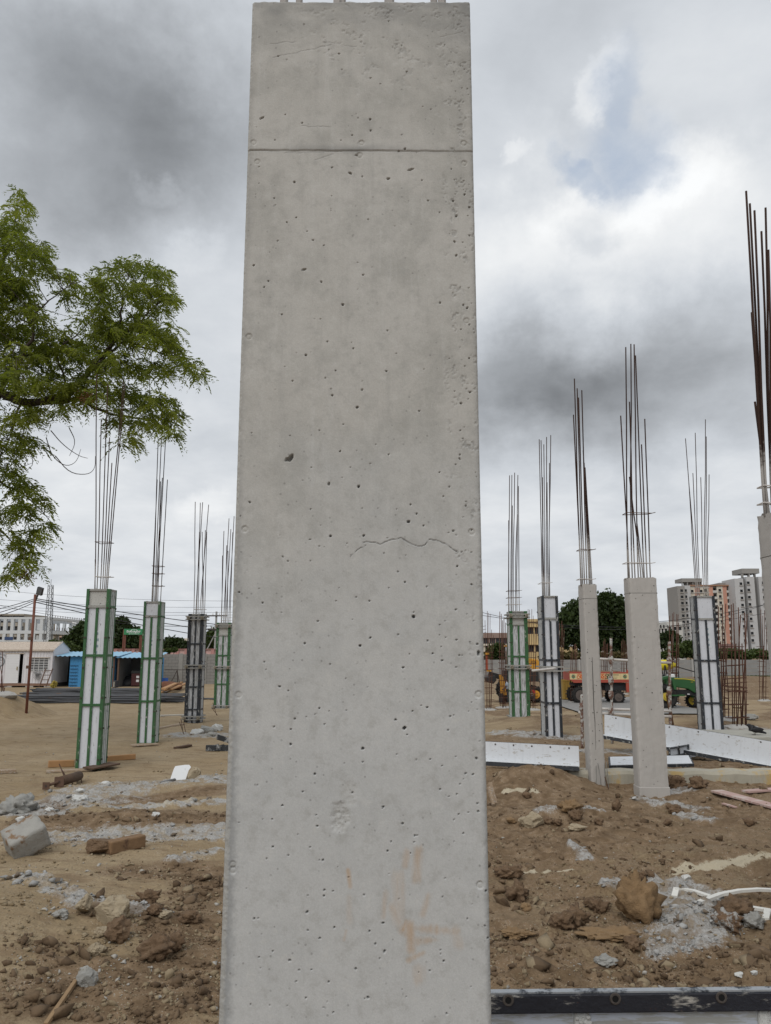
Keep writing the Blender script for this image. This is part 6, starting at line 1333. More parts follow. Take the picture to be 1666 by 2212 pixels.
def mixer():
    d = 52.0; X = lambda p: gp(p, d); Z = lambda p: at_y(1440, p, d).z; g = gz(X(1440), d); yl = mat('mixer_yellow', (.62, .52, .02), .5, .1, 3); bk = mat('tractor_black', (.016, .016, .016)); th = thing('concrete_mixer', 'bright yellow cone shaped mixer drum showing beside the wide bare pillar', 'mixer', (X(1438), d, g)); mb = MB(); c = Z(1436.5); n = 18; prof = [(1416, .2), (1420, .34), (1440, .34), (1446, .27), (1456.5, .13), (1458, .14)]; rows = []
    for px, r in prof: mb.v += [(X(px), d+r*math.cos(k*2*math.pi/n), c+r*math.sin(k*2*math.pi/n)) for k in range(n)]
    for i in range(len(prof)-1): mb.f += [(i*n+k, i*n+(k+1) % n, (i+1)*n+(k+1) % n, (i+1)*n+k) for k in range(n)]
    mb.f += [tuple(range(n))[::-1], tuple(range((len(prof)-1)*n, len(prof)*n))]; obj('drum', mb, yl, th, True)
    for s in (-.4, .4):
        mb = MB(); mb.bar((X(1420), d+s, g), (X(1430), d+s, c), .06); mb.bar((X(1442), d+s, g), (X(1430), d+s, c), .06); obj('stand', mb, bk, th)
    mb = MB(); mb.bar((X(1456), d, c-.08), (X(1500), d, Z(1452)), .06); obj('draw_bar', mb, bk, th)
    for s in (-.45, .45): wheel(th, (X(1424), d+s, g+.26), .26, .14, yl)
mixer()
def backhoe():
    d = 51.0; X = lambda p: gp(p, d); Z = lambda p: at_y(1100, p, d).z; g = gz(X(1105), d); yl = mat('digger_yellow', (.52, .25, .025), .6, .12, 2, rust=.2); bk = mat('digger_black', (.018, .017, .017), .6, .2, 5)
    th = thing('backhoe_loader', 'yellow backhoe loader mostly hidden by the clamped green column and rebar cages', 'digger', (X(1105), d, g))
    mb = MB(); mb.prism([(X(1125), Z(1425)), (X(1140), Z(1422)), (X(1157), Z(1424)), (X(1163), Z(1430)), (X(1163), Z(1444)), (X(1158), Z(1446)), (X(1125), Z(1446))], 'y', d-.5, d+.5); obj('hood', mb, yl, th, bevel=.04)
    text_piece('maker_mark', 'JCB', .22, (X(1149), d-.508, Z(1430)), None, bk, th)
    boxthing(th, 'chassis', (X(1085), d-.4, Z(1472)), (X(1160), d+.4, Z(1448)), bk)
    for s in (-.7, .7): wheel(th, (X(1098), d+s, g+.75), .75, .4, yl, .5)
    for s in (-.65, .65): wheel(th, (X(1150), d+s, g+.5), .5, .32, yl, .5)
    cabm = mat('cab_glass', (.05, .06, .065), .1); boxthing(th, 'cab_glass', (X(1094), d-.55, Z(1446)), (X(1122), d+.55, Z(1398)), cabm)
    for px in (1093, 1121):
        for s in (-.58, .55): boxthing(th, 'cab_post', (X(px), d+s, Z(1447)), (X(px+2), d+s+.05, Z(1397)), bk)
    boxthing(th, 'cab_roof', (X(1091), d-.65, Z(1397)), (X(1125), d+.65, Z(1393.5)), yl)
    mb = MB(); mb.prism([(X(1073), Z(1458)), (X(1074.5), Z(1455.5)), (X(1079), Z(1457)), (X(1086), Z(1475)), (X(1088), Z(1490)), (X(1077), Z(1496)), (X(1075), Z(1496))], 'y', d-.95, d-.75); obj('dipper_arm', mb, yl, th, bevel=.02)
    mb = MB(); mb.prism([(X(1078), Z(1487)), (X(1090), Z(1478)), (X(1094), Z(1484)), (X(1092), Z(1500)), (X(1080), Z(1500))], 'y', d-.99, d-.5); obj('arm_link', mb, yl, th, bevel=.03)
    mb = MB(); mb.tube([(X(1080), d-.7, Z(1460)), (X(1092), d-.7, Z(1468))], .07, 8); obj('hydraulic_ram', mb, bk, th)
    mb = MB(); mb.bar((X(1052), d-.6, Z(1455)), (X(1092), d-.4, Z(1466)), .22, .3); obj('boom', mb, bk, th); boxthing(th, 'boom_head', (X(1048), d-.75, Z(1450)), (X(1058), d-.35, Z(1446.5)), yl); boxthing(th, 'work_lamp', (X(1046), d-.75, Z(1414)), (X(1053), d-.4, Z(1410)), yl)
    mb = MB(); mb.prism([(X(1044), Z(1462)), (X(1064), Z(1458)), (X(1067), Z(1468)), (X(1060), Z(1476)), (X(1046), Z(1472))], 'y', d-1.0, d-.1); obj('bucket', mb, bk, th, bevel=.03); boxthing(th, 'mast_rail', (X(1047), d-.6, Z(1446)), (X(1051), d-.45, Z(1414)), mat('digger_red', (.30, .05, .02), .6))
    mb = MB(); mb.tube([(X(1076), d-.85, Z(1496)), (X(1078), d-.85, g+.05)], .16, 8, .2); obj('stabiliser', mb, bk, th)
backhoe()
th = thing('waste_skip', 'ochre yellow steel bin standing left of the red trolley', 'bin', (gp(1222, 52), 52, gz(gp(1222, 52), 52))); ym = mat('ochre_bin', (.36, .23, .05), .7, .25, 3, rust=.36, grime=.4); zz = th.location.z
mb = MB(); X0, X1, zt = gp(1213, 52), gp(1240, 52), at_y(1220, 1469, 52).z
for lo, hi in (((X0, 52, zz+.1), (X1, 52.05, zt)), ((X0, 53.2, zz+.1), (X1, 53.25, zt)), ((X0, 52.051, zz+.1), (X0+.05, 53.199, zt)), ((X1-.05, 52.051, zz+.1), (X1, 53.199, zt)), ((X0+.051, 52.051, zz+.1), (X1-.051, 53.199, zz+.15))): mb.box(lo, hi)
obj('tub', mb, ym, th)
for i in range(5): x = X0+(X1-X0)*(i+.5)/5; boxthing(th, 'rib', (x-.03, 51.95, zz+.12), (x+.03, 51.999, zt-.05), ym)
boxthing(th, 'rim', (X0-.03, 51.94, zt-.05), (X1+.03, 51.998, zt+.03), ym); boxthing(th, 'runner', (X0+.1, 52.1, zz-.03), (X1-.1, 53.1, zz+.099), M_BOLT)
mb = MB(); a, b = gp(1180, 50), gp(1420, 50); n = 30; g_ = gz(0, 50)
for i in range(n): p, q = a+(b-a)*i/n, a+(b-a)*(i+1)/n; mb.face([(p, 41, gz(p, 41)+.07), (q, 41, gz(q, 41)+.07), (q, 55, gz(q, 55)+.07), (p, 55, gz(p, 55)+.07)])
obj('road', mb, mat('grey_road', (.22, .215, .205), .95, .12, 1.5, .2, 30), kind='structure')
# ================================================================ people
def person(label, d, px, joints, radii, edges, cols, g=None, extra=()):
    """one continuous skinned body with hair and clothing as children; joints are metres from the feet point"""
    o = Vector((gp(px, d), d, gz(gp(px, d), d) if g is None else g)); th = thing('person', label, 'person', tuple(o))
    def skin(name, pts, rad, ed, m, sub=1):
        me = bpy.data.meshes.new(name); me.from_pydata(pts, ed, []); me.materials.append(m); ob = bpy.data.objects.new(name, me); COL.objects.link(ob); ob.parent = th
        md = ob.modifiers.new('skin', 'SKIN'); sv = me.skin_vertices[0].data
        for i, r in enumerate(rad): sv[i].radius = (r, r)
        sv[0].use_root = True; s = ob.modifiers.new('sub', 'SUBSURF'); s.levels = s.render_levels = sub
        for p in ob.data.polygons: p.use_smooth = True
        return ob
    skin('body', joints, radii, edges, cols[0], 2)
    for nm, idx, grow, m in extra:
        pts = [joints[i] for i in idx]; loc = {i: k for k, i in enumerate(idx)}; ed = [(loc[a], loc[b]) for a, b in edges if a in loc and b in loc]
        skin(nm, pts, [radii[i]*grow for i in idx], ed, m, 2)
    return th
SKIN = mat('brown_skin', (.10, .055, .035), .6, .1, 5); HAIR = mat('black_hair', (.012, .01, .009), .7)
# 0 pelvis 1 chest 2 neck 3 head 4 crown 5/8 knees...
E = [(0,1),(1,2),(2,3),(3,4),(0,5),(5,6),(6,7),(7,8),(0,9),(9,10),(10,11),(11,12),(1,13),(13,14),(14,15),(15,16),(1,17),(17,18),(18,19),(19,20)]
R_ = [.15,.15,.055,.085,.075,.10,.072,.05,.045,.10,.072,.05,.045,.065,.045,.036,.042,.065,.045,.036,.042]
stand = [(0,0,.88),(.16,-.05,1.22),(.24,-.08,1.40),(.29,-.11,1.50),(.32,-.12,1.60),(.06,-.05,.80),(.08,-.08,.45),(.06,.0,.10),(.06,-.16,.04),(-.06,.05,.80),(-.05,.05,.45),(-.08,.1,.10),(-.08,-.06,.04),(.18,-.20,1.28),(.26,-.28,1.04),(.36,-.32,.88),(.40,-.34,.80),(.12,.14,1.28),(.2,.2,1.02),(.34,.12,.90),(.40,.10,.84)]
stand = [(-x, y, z) for x, y, z in stand]
person('worker in a pale blue shirt bending beside the yellow digger arm', 49.0, 1098, stand, R_, E, (SKIN,), extra=(('shirt', (0,1,13,14,17,18), 1.22, mat('pale_blue_shirt', (.36, .42, .50), .9)), ('trousers', (0,5,6,7,9,10,11), 1.25, mat('dark_trousers', (.03, .032, .04), .9)), ('hair', (3,4), 1.12, HAIR)))
squat = [(0,.12,.36),(0,-.02,.68),(0,-.07,.86),(0,-.10,.96),(0,-.09,1.05),(.10,.02,.36),(.16,-.30,.48),(.14,-.14,.10),(.15,-.30,.04),(-.10,.02,.36),(-.16,-.30,.48),(-.14,-.14,.10),(-.15,-.30,.04),(.20,-.05,.74),(.24,-.22,.54),(.10,-.40,.44),(.05,-.44,.40),(-.20,-.05,.74),(-.24,-.22,.54),(-.10,-.40,.44),(-.05,-.44,.40)]
person('worker in a red shirt crouching left of the black wire clamped column', 50.0, 1143, squat, R_, E, (SKIN,), extra=(('shirt', (0,1,13,14,17,18), 1.2, mat('red_shirt', (.42, .035, .03), .9)), ('trousers', (0,5,6,7,9,10,11), 1.22, mat('grey_trousers', (.12, .11, .12), .9)), ('hair', (3,4), 1.12, HAIR)))
# black bird on the slab
p = at_y(1630, 1584, 18.0); th = thing('bird', 'black crow standing on the footing slab near the right edge, tail low', 'bird', (p.x, p.y, .30)); me = bpy.data.meshes.new('body'); q = [(0,0,.12),(-.06,0,.15),(-.10,0,.20),(-.125,0,.215),(-.17,0,.20),(.08,0,.10),(.17,0,.065),(.27,0,.035)]; me.from_pydata(q, [(0,1),(1,2),(2,3),(3,4),(0,5),(5,6),(6,7)], []); me.materials.append(mat('crow_black', (.010, .010, .012), .5)); ob = bpy.data.objects.new('body', me); COL.objects.link(ob); ob.parent = th
ob.modifiers.new('s', 'SKIN')
for i, r in enumerate((.075, .072, .048, .042, .010, .058, .032, .018)): me.skin_vertices[0].data[i].radius = (r*.8, r)
s = ob.modifiers.new('ss', 'SUBSURF'); s.levels = s.render_levels = 2
o = Vector(th.location)
for y in (-.03, .03):
    mb = MB(); mb.tube([o+Vector((-.0, y, .07)), o+Vector((.01, y, .0))], .006, 5); mb.tube([o+Vector((.01, y, .004)), o+Vector((-.045, y, .004))], .005, 4); obj('leg', mb, M_BOLT, th)
for y in (-.062, .062):
    mb = MB(); mb.rock(o+Vector((.05, y, .12)), .12, 2, 2, (1.15, .12, .42), .1); obj('wing', mb, mat('crow_black', (.01, .01, .012)), th, True)
# ================================================================ stones, clods and litter on the ground
M_CLOD = mat('brown_clod', (.15, .096, .056), .97, .4, 14, .9, 55, splat=(.26, .19, .12), spl=.36, spsc=22); M_OCHRE = mat('ochre_clod', (.225, .145, .075), .96, .35, 12, .9, 50); M_GSTONE = mat('grey_stone', (.30, .295, .275), .93, .3, 12, .8, 45, splat=(.16, .13, .09), spl=.38, spsc=12)
M_TSTONE = mat('tan_stone', (.33, .27, .185), .93, .25, 14, .8, 45, splat=(.17, .12, .07), spl=.38, spsc=10); M_WSTONE = mat('white_chip', (.52, .52, .50), .92, .15, 14, .6, 45); M_GCLOD = mat('cement_dusted_clod', (.155, .095, .055), .96, .35, 14, .9, 50, splat=(.36, .35, .33), spl=.48, spsc=16)
def stone(px, py, r, m, label, name='stone', cat='stone', flat=(1, .9, .75), rough=.34, facets=0, sub=4, sink=.3, group='stones and clods on the ground'):
    g = at_g(px, py); R = r*g.y/FPX*1.05; mb = MB(); mb.rock((g.x, g.y+R*.4, g.z+R*flat[2]*(1-sink)), R, sub if r > 11 else 3, int(px*3+py), flat, rough, facets, .5 if not facets else .22)
    return obj(name, mb, m, None, not facets, label, cat, group)
C = 'clod'; G_ = [
 (1385, 1996, 42, M_OCHRE, 'biggest upright ochre clod beside the cement spill', C, (.95, .8, 1.2), 0), (1120, 1948, 21, M_CLOD, 'round dark clod near the right foot of the big pillar', C, (1, 1, .95), 0), (1213, 2008, 20, M_CLOD, 'left one of two touching dark clods in mid ground', C, (1.1, 1, .8), 0), (1247, 2001, 22, M_CLOD, 'right one of two touching dark clods in mid ground', C, (1.1, 1, .8), 0), (1294, 1973, 16, M_CLOD, 'clod just up and left of the big ochre clod', C, (1, 1, .9), 0),
 (1278, 1960, 13, M_CLOD, 'smaller clod leaning behind the one by the ochre clod', C, (1, 1, .9), 0), (1371, 2056, 18, M_CLOD, 'round clod below the big ochre clod', C, (1.05, 1, .8), 0), (1592, 1990, 31, M_CLOD, 'big brown clod lying on the white plastic strips', C, (1.05, 1, .8), 0), (1579, 2019, 28, M_GCLOD, 'cement dusted clod under the clod on the strips', C, (1.05, 1, .8), 0), (1634, 2009, 22, M_GSTONE, 'grey round stone right of the cement dusted clod', 'stone', (1.1, 1, .75), 0),
 (1311, 2087, 17, M_GSTONE, 'flat grey stone alone in the lower right mud', 'stone', (1.25, 1, .55), 0), (1138, 1968, 11, M_OCHRE, 'small bright orange lump near the pillar foot', C, (1.1, 1, .7), 0), (1116, 2026, 22, M_OCHRE, 'crumbled ochre patch beside the big pillar edge', C, (1.3, 1, .35), 0), (1101, 1897, 20, M_CLOD, 'dark flattened clod touching the pale strip by the pillar', C, (1.3, 1, .6), 0), (1390, 1903, 12, M_CLOD, 'clod on the bank above the ochre clod', C, (1, 1, .8), 0),
 (1408, 1899, 9, M_CLOD, 'little clod right of the one on the bank', C, (1, 1, .9), 0), (1320, 2032, 34, M_OCHRE, 'broad sunken ochre mound below the dark clods', C, (1.5, 1, .3), 0), (1485, 1902, 9, M_WSTONE, 'white chip lying above the cement spill', 'stone', (1.2, 1, .7), 3), (1598, 2112, 8, M_WSTONE, 'white chip above the chipped black panel', 'stone', (1.2, 1, .7), 3), (1632, 2108, 6, M_WSTONE, 'tiny white chip at the right edge above the panel', 'stone', (1, 1, .7), 3),
 (1233, 1758, 19, M_OCHRE, 'yellowish clod in the middle of the right mud', C, (1.2, 1, .8), 0), (1154, 1786, 19, M_TSTONE, 'angular tan stone right of the big pillar', 'stone', (1.25, 1, .8), 5), (1248, 1772, 13, M_CLOD, 'dark clod leaning on the yellowish clod', C, (1, 1, .9), 0), (1294, 1781, 9, M_CLOD, 'round dark clod alone below the narrow pillar', C, (1, 1, .85), 0), (1442, 1784, 9, M_CLOD, 'round dark clod below the wide pillar', C, (1, 1, .8), 0),
 (1334, 1752, 10, M_CLOD, 'tall little clod in front of the wide pillar', C, (.9, .9, 1.2), 0), (1511, 1706, 17, M_CLOD, 'brown boulder clod lying against the stained beam', C, (1.15, 1, .85), 0), (1464, 1705, 20, M_CLOD, 'crumbling clod between the wide pillar and the boulder clod', C, (1.2, 1, .8), 0), (1105, 1779, 9, M_OCHRE, 'orange pebble lump near the pillar, upper ground', C, (1.1, 1, .7), 0), (1248, 1794, 13, M_TSTONE, 'pale flat stone below the yellowish clod', 'stone', (1.3, 1, .5), 3),
 (1620, 1784, 10, M_CLOD, 'dark clod near the right edge under the plank', C, (1.2, 1, .8), 0), (1183, 1781, 10, M_CLOD, 'left of the paired dark clods beside the tan stone', C, (1.1, 1, .8), 0), (1204, 1785, 10, M_CLOD, 'right of the paired dark clods beside the tan stone', C, (1.1, 1, .8), 0), (1139, 1724, 9, M_CLOD, 'clod under the soil heap near the beam', C, (1.1, 1, .8), 0), (1460, 1757, 13, M_CLOD, 'rough clod among grey spills below the wide pillar', C, (1.3, 1, .7), 0),
 (28, 1762, 27, M_GSTONE, 'grey lump of broken concrete at the left edge', 'rubble', (1.15, 1, .8), 0), (417, 1686, 15, M_TSTONE, 'pale rock leaning beside the white shovel blade', 'stone', (1, 1, .95), 4), (236, 1996, 32, M_TSTONE, 'big half buried grey tan stone on the gravel slope', 'stone', (1.05, 1, .8), 2), (250, 2036, 26, M_CLOD, 'squared brown clod below the half buried stone', C, (.95, .9, .95), 4), (203, 2066, 15, M_TSTONE, 'small tan stone left of the squared clod', 'stone', (1.1, 1, .8), 3),
 (185, 2132, 19, M_GSTONE, 'pale stone at the end of the wooden stick', 'stone', (1.05, 1, .95), 3), (222, 2022, 15, M_TSTONE, 'flat stone wedged against the squared clod', 'stone', (1.2, 1, .6), 3), (178, 1975, 21, M_TSTONE, 'tilted tan slab of stone on the gravel slope', 'stone', (.8, 1, 1.0), 5), (374, 2056, 19, M_CLOD, 'brown clod nearest the pillar on the left', C, (1, .9, 1.0), 0), (334, 2070, 27, M_CLOD, 'biggest crumbly dark clod in the left foreground', C, (1.2, 1, .8), 0),
 (322, 1953, 19, M_CLOD, 'round brown clod at the top of the left mud patch', C, (1.1, 1, .75), 0), (332, 1980, 14, M_CLOD, 'smaller clod below the round one in the left mud', C, (1.1, 1, .8), 0), (410, 1996, 18, M_CLOD, 'low clod between the left mud and the big pillar', C, (1.2, 1, .7), 0), (218, 1846, 26, M_CLOD, 'sloping brown soil slab beside the timber offcut', C, (1.1, .9, .75), 3), (355, 1985, 14, M_TSTONE, 'pale stone beside the smaller left clod', 'stone', (1.2, 1, .7), 3),
 (130, 1985, 13, M_GSTONE, 'grey crumbly lump on the gravel slope', 'rubble', (1.2, 1, .7), 0), (228, 1697, 8, M_WSTONE, 'white chip next to the fallen prop', 'stone', (1.5, 1, .6), 4), (160, 1729, 15, M_WSTONE, 'largest white flake of broken plaster', 'rubble', (1.3, 1, .4), 5), (170, 1714, 13, M_WSTONE, 'upper white flake of broken plaster', 'rubble', (1.3, 1, .4), 5), (173, 1735, 12, M_WSTONE, 'knobbly white rubble lump by the flakes', 'rubble', (1.2, 1, .7), 0), (104, 1756, 8, M_WSTONE, 'white chip left of the plaster flakes', 'stone', (1.2, 1, .8), 3), (42, 1776, 8, M_WSTONE, 'white chip above the squared stone block', 'stone', (1.3, 1, .7), 3),
 (445, 1585, 14, M_GSTONE, 'grey broken concrete chunk left of the big pillar', 'rubble', (1.2, 1, .7), 4), (425, 1588, 10, M_WSTONE, 'pale concrete chunk by the black column foot', 'rubble', (1.2, 1, .7), 4), (468, 1580, 12, M_WSTONE, 'pale chunk half behind the pillar edge', 'rubble', (1.2, 1, .7), 4), (455, 1593, 9, M_GSTONE, 'lowest grey chunk of the rubble by the black column', 'rubble', (1.2, 1, .7), 4), (335, 1765, 7, M_WSTONE, 'small white stone on the brown strip', 'stone', (1, 1, .8), 3), (1625, 1555, 12, M_GSTONE, 'grey stone behind the footing slab', 'stone', (1.2, 1, .6), 3), (1596, 1530, 10, M_TSTONE, 'tan stone on the bank behind the cage', 'stone', (1.3, 1, .6), 3)]
for px, py, r, m, lab, cat, flat, fac in G_: stone(px, py, r, m, lab, 'clod' if cat == C else ('rubble_lump' if cat == 'rubble' else 'stone'), cat, flat, .30 if fac else .42, fac)
# squared stone block tipped on its corner
g = at_g(48, 1850); k = g.y/FPX; mb = MB(); bm = bmesh.new(); bmesh.ops.create_cube(bm, size=1); bmesh.ops.subdivide_edges(bm, edges=bm.edges[:], cuts=7, use_grid_fill=True); rs = random.Random(6)
M = Matrix.Translation((g.x-6*k, g.y+.12, g.z+30*k)) @ Matrix.Rotation(math.radians(38), 4, 'Z') @ Matrix.Rotation(math.radians(-24), 4, 'Y') @ Matrix.Rotation(math.radians(20), 4, 'X') @ Matrix.Diagonal((74*k, 62*k, 50*k, 1))
for v in bm.verts:
    p = v.co; n = max(abs(p.x), abs(p.y), abs(p.z)); e = sorted((abs(p.x), abs(p.y), abs(p.z)))[1]; p = p*(1-.028*max(0, (e-.36)/.14)) + Vector((rs.gauss(0, .008), rs.gauss(0, .008), rs.gauss(0, .008))); mb.v.append(tuple(M @ p))
bm.verts.index_update(); mb.f = [tuple(v.index for v in f.verts) for f in bm.faces]; bm.free()
obj('stone_block', mb, mat('block_stone', (.30, .29, .265), .93, .25, 9, .7, 40, splat=(.20, .125, .07), spl=.40, spsc=5), None, True, 'squared grey stone block tipped on its corner at the left edge', 'stone block')
# timbers
def plank(name, label, p0, p1, w, h, m, cat='plank', lift=.0, up=(0, 0, 1), group=None, d0=None):
    a = at_g(*p0) if d0 is None else at_y(*p0, d0); b = at_g(*p1) if d0 is None else at_y(*p1, d0); a.z += h/2+lift; b.z += h/2+lift; mb = MB(); mb.bar(a, b, w, h, up); return obj(name, mb, m, None, label=label, cat=cat, group=group, bevel=min(w, h)*.12)
M_WOOD = mat('weathered_plank', (.30, .22, .15), .88, .25, 7, .3, 40, splat=(.42, .39, .34), spl=.42, spsc=8, stretch=(1, 6, 6)); M_ORW = mat('orange_timber', (.36, .20, .09), .85, .2, 6, .2, 40); M_DKW = mat('dark_timber', (.09, .055, .035), .9, .3, 8, .3, 40); M_PINKB = mat('pinkish_board', (.40, .27, .24), .85, .15, 4, .15, 40, splat=(.48, .42, .38), spl=.45, spsc=3, stretch=(1, 4, 1))
plank('plank', 'pinkish board lying slanted on the mud at the right edge', (1548, 1714), (1700, 1756), .20, .03, M_PINKB, lift=.02); plank('plank', 'short pinkish board piece tucked beside the long slanted one', (1610, 1716), (1700, 1708), .15, .03, M_PINKB, lift=.015); plank('wood_chip', 'splinter of pink board below the slanted board', (1562, 1738), (1590, 1746), .05, .02, M_PINKB, 'offcut')
plank('timber_offcut', 'brown squared timber offcut half sunk in the left ground', (232, 1846), (308, 1829), .13, .13, mat('split_timber', (.19, .115, .06), .9, .35, 9, .5, 30, splat=(.09, .05, .03), spl=.42, spsc=7), 'timber'); plank('plank', 'thin weathered board under the nearest green column', (100, 1668), (200, 1664), .22, .03, M_WOOD); plank('plank', 'rusty brown board sticking out right of the nearest green column', (190, 1668), (248, 1657), .30, .03, M_DKW, lift=.05); plank('plank', 'orange timber behind the foot of the nearest green column', (104, 1658), (160, 1656), .10, .12, M_ORW, 'timber'); plank('plank', 'pale plank end at the left edge of the sand', (-30, 1672), (34, 1669), .16, .06, M_WOOD)
plank('plank', 'orange timber lying between the two green columns', (228, 1645), (292, 1640), .09, .10, M_ORW, 'timber'); plank('plank', 'thin board under the second green column', (284, 1612), (340, 1608), .30, .03, M_WOOD); plank('plank', 'dark splintered board lying on the sand left of the big pillar', (378, 1618), (412, 1612), .10, .04, M_DKW); plank('plank', 'whitish plank on the sand beyond the second green column', (346, 1548), (400, 1546), .14, .05, mat('pale_plank', (.46, .43, .38), .85, .15, 6)); plank('plank', 'brown plank on the sand left of the black column', (340, 1576), (395, 1566), .16, .05, M_WOOD)
for i, (a, b) in enumerate((((344, 1502), (392, 1478)), ((366, 1500), (405, 1484)), ((352, 1505), (380, 1490)))): plank('plank', ('longest', 'rightmost', 'shortest')[i]+' orange board of the loose heap behind the second green column', a, b, .25, .08, M_ORW, lift=.1+.12*i, group='orange boards in a heap')
plank('stick', 'bare wooden stick lying on the gravel in the lower left corner', (164, 2128), (98, 2225), .025, .025, mat('stick_wood', (.26, .17, .09), .85, .3, 12), 'stick', .012)
g1 = at_g(1068, 1740); mb = MB(); mb.bar(at_y(1058, 1690, g1.y+.1), at_y(1071, 1735, g1.y), .05, .03); mb2 = MB(); mb2.bar(at_y(1056, 1700, g1.y+.02), at_y(1066, 1738, g1.y-.08), .04, .03)
obj('timber_batten', mb, M_WOOD, None, label='upper batten leaning on the right side of the big pillar', cat='batten', group='battens by the pillar'); obj('timber_batten', mb2, M_WOOD, None, label='lower batten leaning on the right side of the big pillar', cat='batten', group='battens by the pillar')
# white plastic strips crossing on the cement spill
M_STRIP = mat('white_plastic_strip', (.62, .61, .57), .5, .08, 6, 0, splat=(.30, .24, .17), spl=.36, spsc=14)
def strip(label, pts, w=.045, h=.022, lift=.025):
    P = [at_g(x, y) for x, y in pts]; Q = []
    for i, p in enumerate(P):
        z = p.z
        for q in P[max(i-1, 0):i+2]: z = max(z, *[gz(*p.lerp(q, t/8).to_2d()) for t in range(5)])
        Q.append(Vector((p.x, p.y, z+lift)))
    mb = MB()
    for p, q in zip(Q, Q[1:]): e = (q-p).normalized()*w*.3; mb.bar(p-e, q+e, w, h)
    obj('plastic_strip', mb, M_STRIP, None, label=label, cat='plastic strip', group='white plastic strips')
strip('hooked white plastic strip starting with a bend by the ochre clod', [(1458, 1944), (1462, 1934), (1478, 1930), (1500, 1934), (1560, 1953), (1600, 1964), (1660, 1978), (1655, 1992), (1640, 1995)], .05); strip('straight white plastic strip crossing over the hooked one', [(1514, 1966), (1560, 1955), (1600, 1945), (1640, 1942), (1700, 1940)], .045, lift=.06)
# shovel
g = at_g(385, 1688); k = g.y/FPX; th = thing('shovel', 'white square shovel blade with a short grey socket standing in the cement spill', 'shovel', tuple(g)); A = lambda x, y, dy=0: at_y(x, y, g.y+.05+(1688-y)*k*.55+dy)
mb = MB(); poly = [(367, 1686), (376, 1660), (379, 1655), (400, 1652), (409, 1652), (413, 1657), (408, 1664), (400, 1687)]; F = [A(x, y) for x, y in poly]; Bk = [A(x, y, .02) for x, y in poly]; n = len(poly); mb.add(F+Bk, [tuple(range(n)), tuple(range(n, 2*n))[::-1]]+[(i, n+i, n+(i+1) % n, (i+1) % n) for i in range(n)]); obj('blade', mb, mat('shovel_white', (.60, .61, .62), .5, .06, 5, 0, splat=(.3, .3, .29), spl=.34, spsc=9), th)
mb = MB(); mb.tube([A(378, 1684, -.03), at_g(360, 1692)+Vector((0, 0, .03)), at_g(343, 1696)+Vector((0, 0, .025))], .022, 8); obj('socket', mb, mat('shovel_grey', (.17, .17, .17), .7, .2, 12), th, True)
# fallen prop with end plates, rusty starter bars
th = thing('steel_prop', 'fallen rusty steel prop with square end plates below the nearest green column', 'prop', tuple(at_g(130, 1702))); a, b, c = at_g(100, 1708)+Vector((0, 0, .07)), at_g(128, 1702)+Vector((0, 0, .09)), at_g(170, 1690)+Vector((0, 0, .10)); mb = MB(); mb.tube([a, b], .022, 8); obj('inner_tube', mb, M_RUST, th, True); mb = MB(); mb.tube([b, c], .075, 10); obj('outer_tube', mb, M_DKW, th, True)
for p, r in ((a, .055), (b, .075)):
    mb = MB(); mb.box((p.x-r, p.y-.02, p.z-r), (p.x+r, p.y-.008, p.z+r)); q = obj('end_plate', mb, M_RUST, th, bevel=.004); mb = MB(); mb.disc((p.x, p.y-.022, p.z), .018, 'y', .006, 10); obj('plate_hole', mb, M_BOLT, q)
def bars(label, L, group):
    th = thing('starter_bars', label, 'rebar', tuple(at_g(*L[0][0])), group)
    for p, q in L: a = at_g(*p); mb = MB(); mb.tube([a-Vector((0, 0, .08)), at_y(*q, a.y)], .009, 5); obj('rebar', mb, M_RUST, th)
bars('rusty bent starter bars sticking up before the nearest green column', [((150, 1692), (128, 1650)), ((158, 1690), (133, 1662)), ((160, 1695), (153, 1672)), ((170, 1690), (163, 1668)), ((178, 1692), (175, 1672))], 'starter bars'); bars('rusty starter bars leaning at the foot of the black clamped column', [((398, 1588), (391, 1552)), ((402, 1590), (388, 1560)), ((404, 1585), (397, 1562))], 'starter bars'); bars('thin starter bar standing against the stained beam', [((1510*0+1318, 1706), (1307, 1678))], 'starter bars'); bars('starter bars at the foot of the clamped green column near the pillar', [((470, 1545), (460, 1518)), ((474, 1545), (457, 1528))], 'starter bars')
# pile of black channel clamps
M_CHAN = mat('black_channel', (.035, .037, .04), .6, .3, 9, .1, 50, splat=(.33, .33, .32), spl=.44, spsc=9)
for lab, px, py, ang, tz in (('black steel channel piece at the left end of the clamp pile', 458, 1622, 10, 0), ('middle black channel of the clamp pile standing on edge', 472, 1621, 75, .0), ('black channel leaning across the top of the clamp pile', 480, 1612, 25, .10), ('black channel lowest and closest to the pillar in the clamp pile', 487, 1622, -15, 0)):
    g = at_g(px, py); R = Matrix.Translation((g.x, g.y, g.z+.005+tz)) @ Matrix.Rotation(math.radians(ang), 4, 'Z') @ Matrix.Rotation(math.radians(18 if tz else 0), 4, 'Y'); mb = MB()
    for lo, hi in (((-.13, -.07, 0), (.13, .07, .012)), ((-.13, -.07, .0125), (.13, -.058, .11)), ((-.13, .058, .0125), (.13, .07, .11)), ((-.13, -.057, .05), (-.06, .057, .062))): mb.box(lo, hi, R)
    obj('steel_channel', mb, M_CHAN, None, label=lab, cat='steel channel', group='pile of black channels')
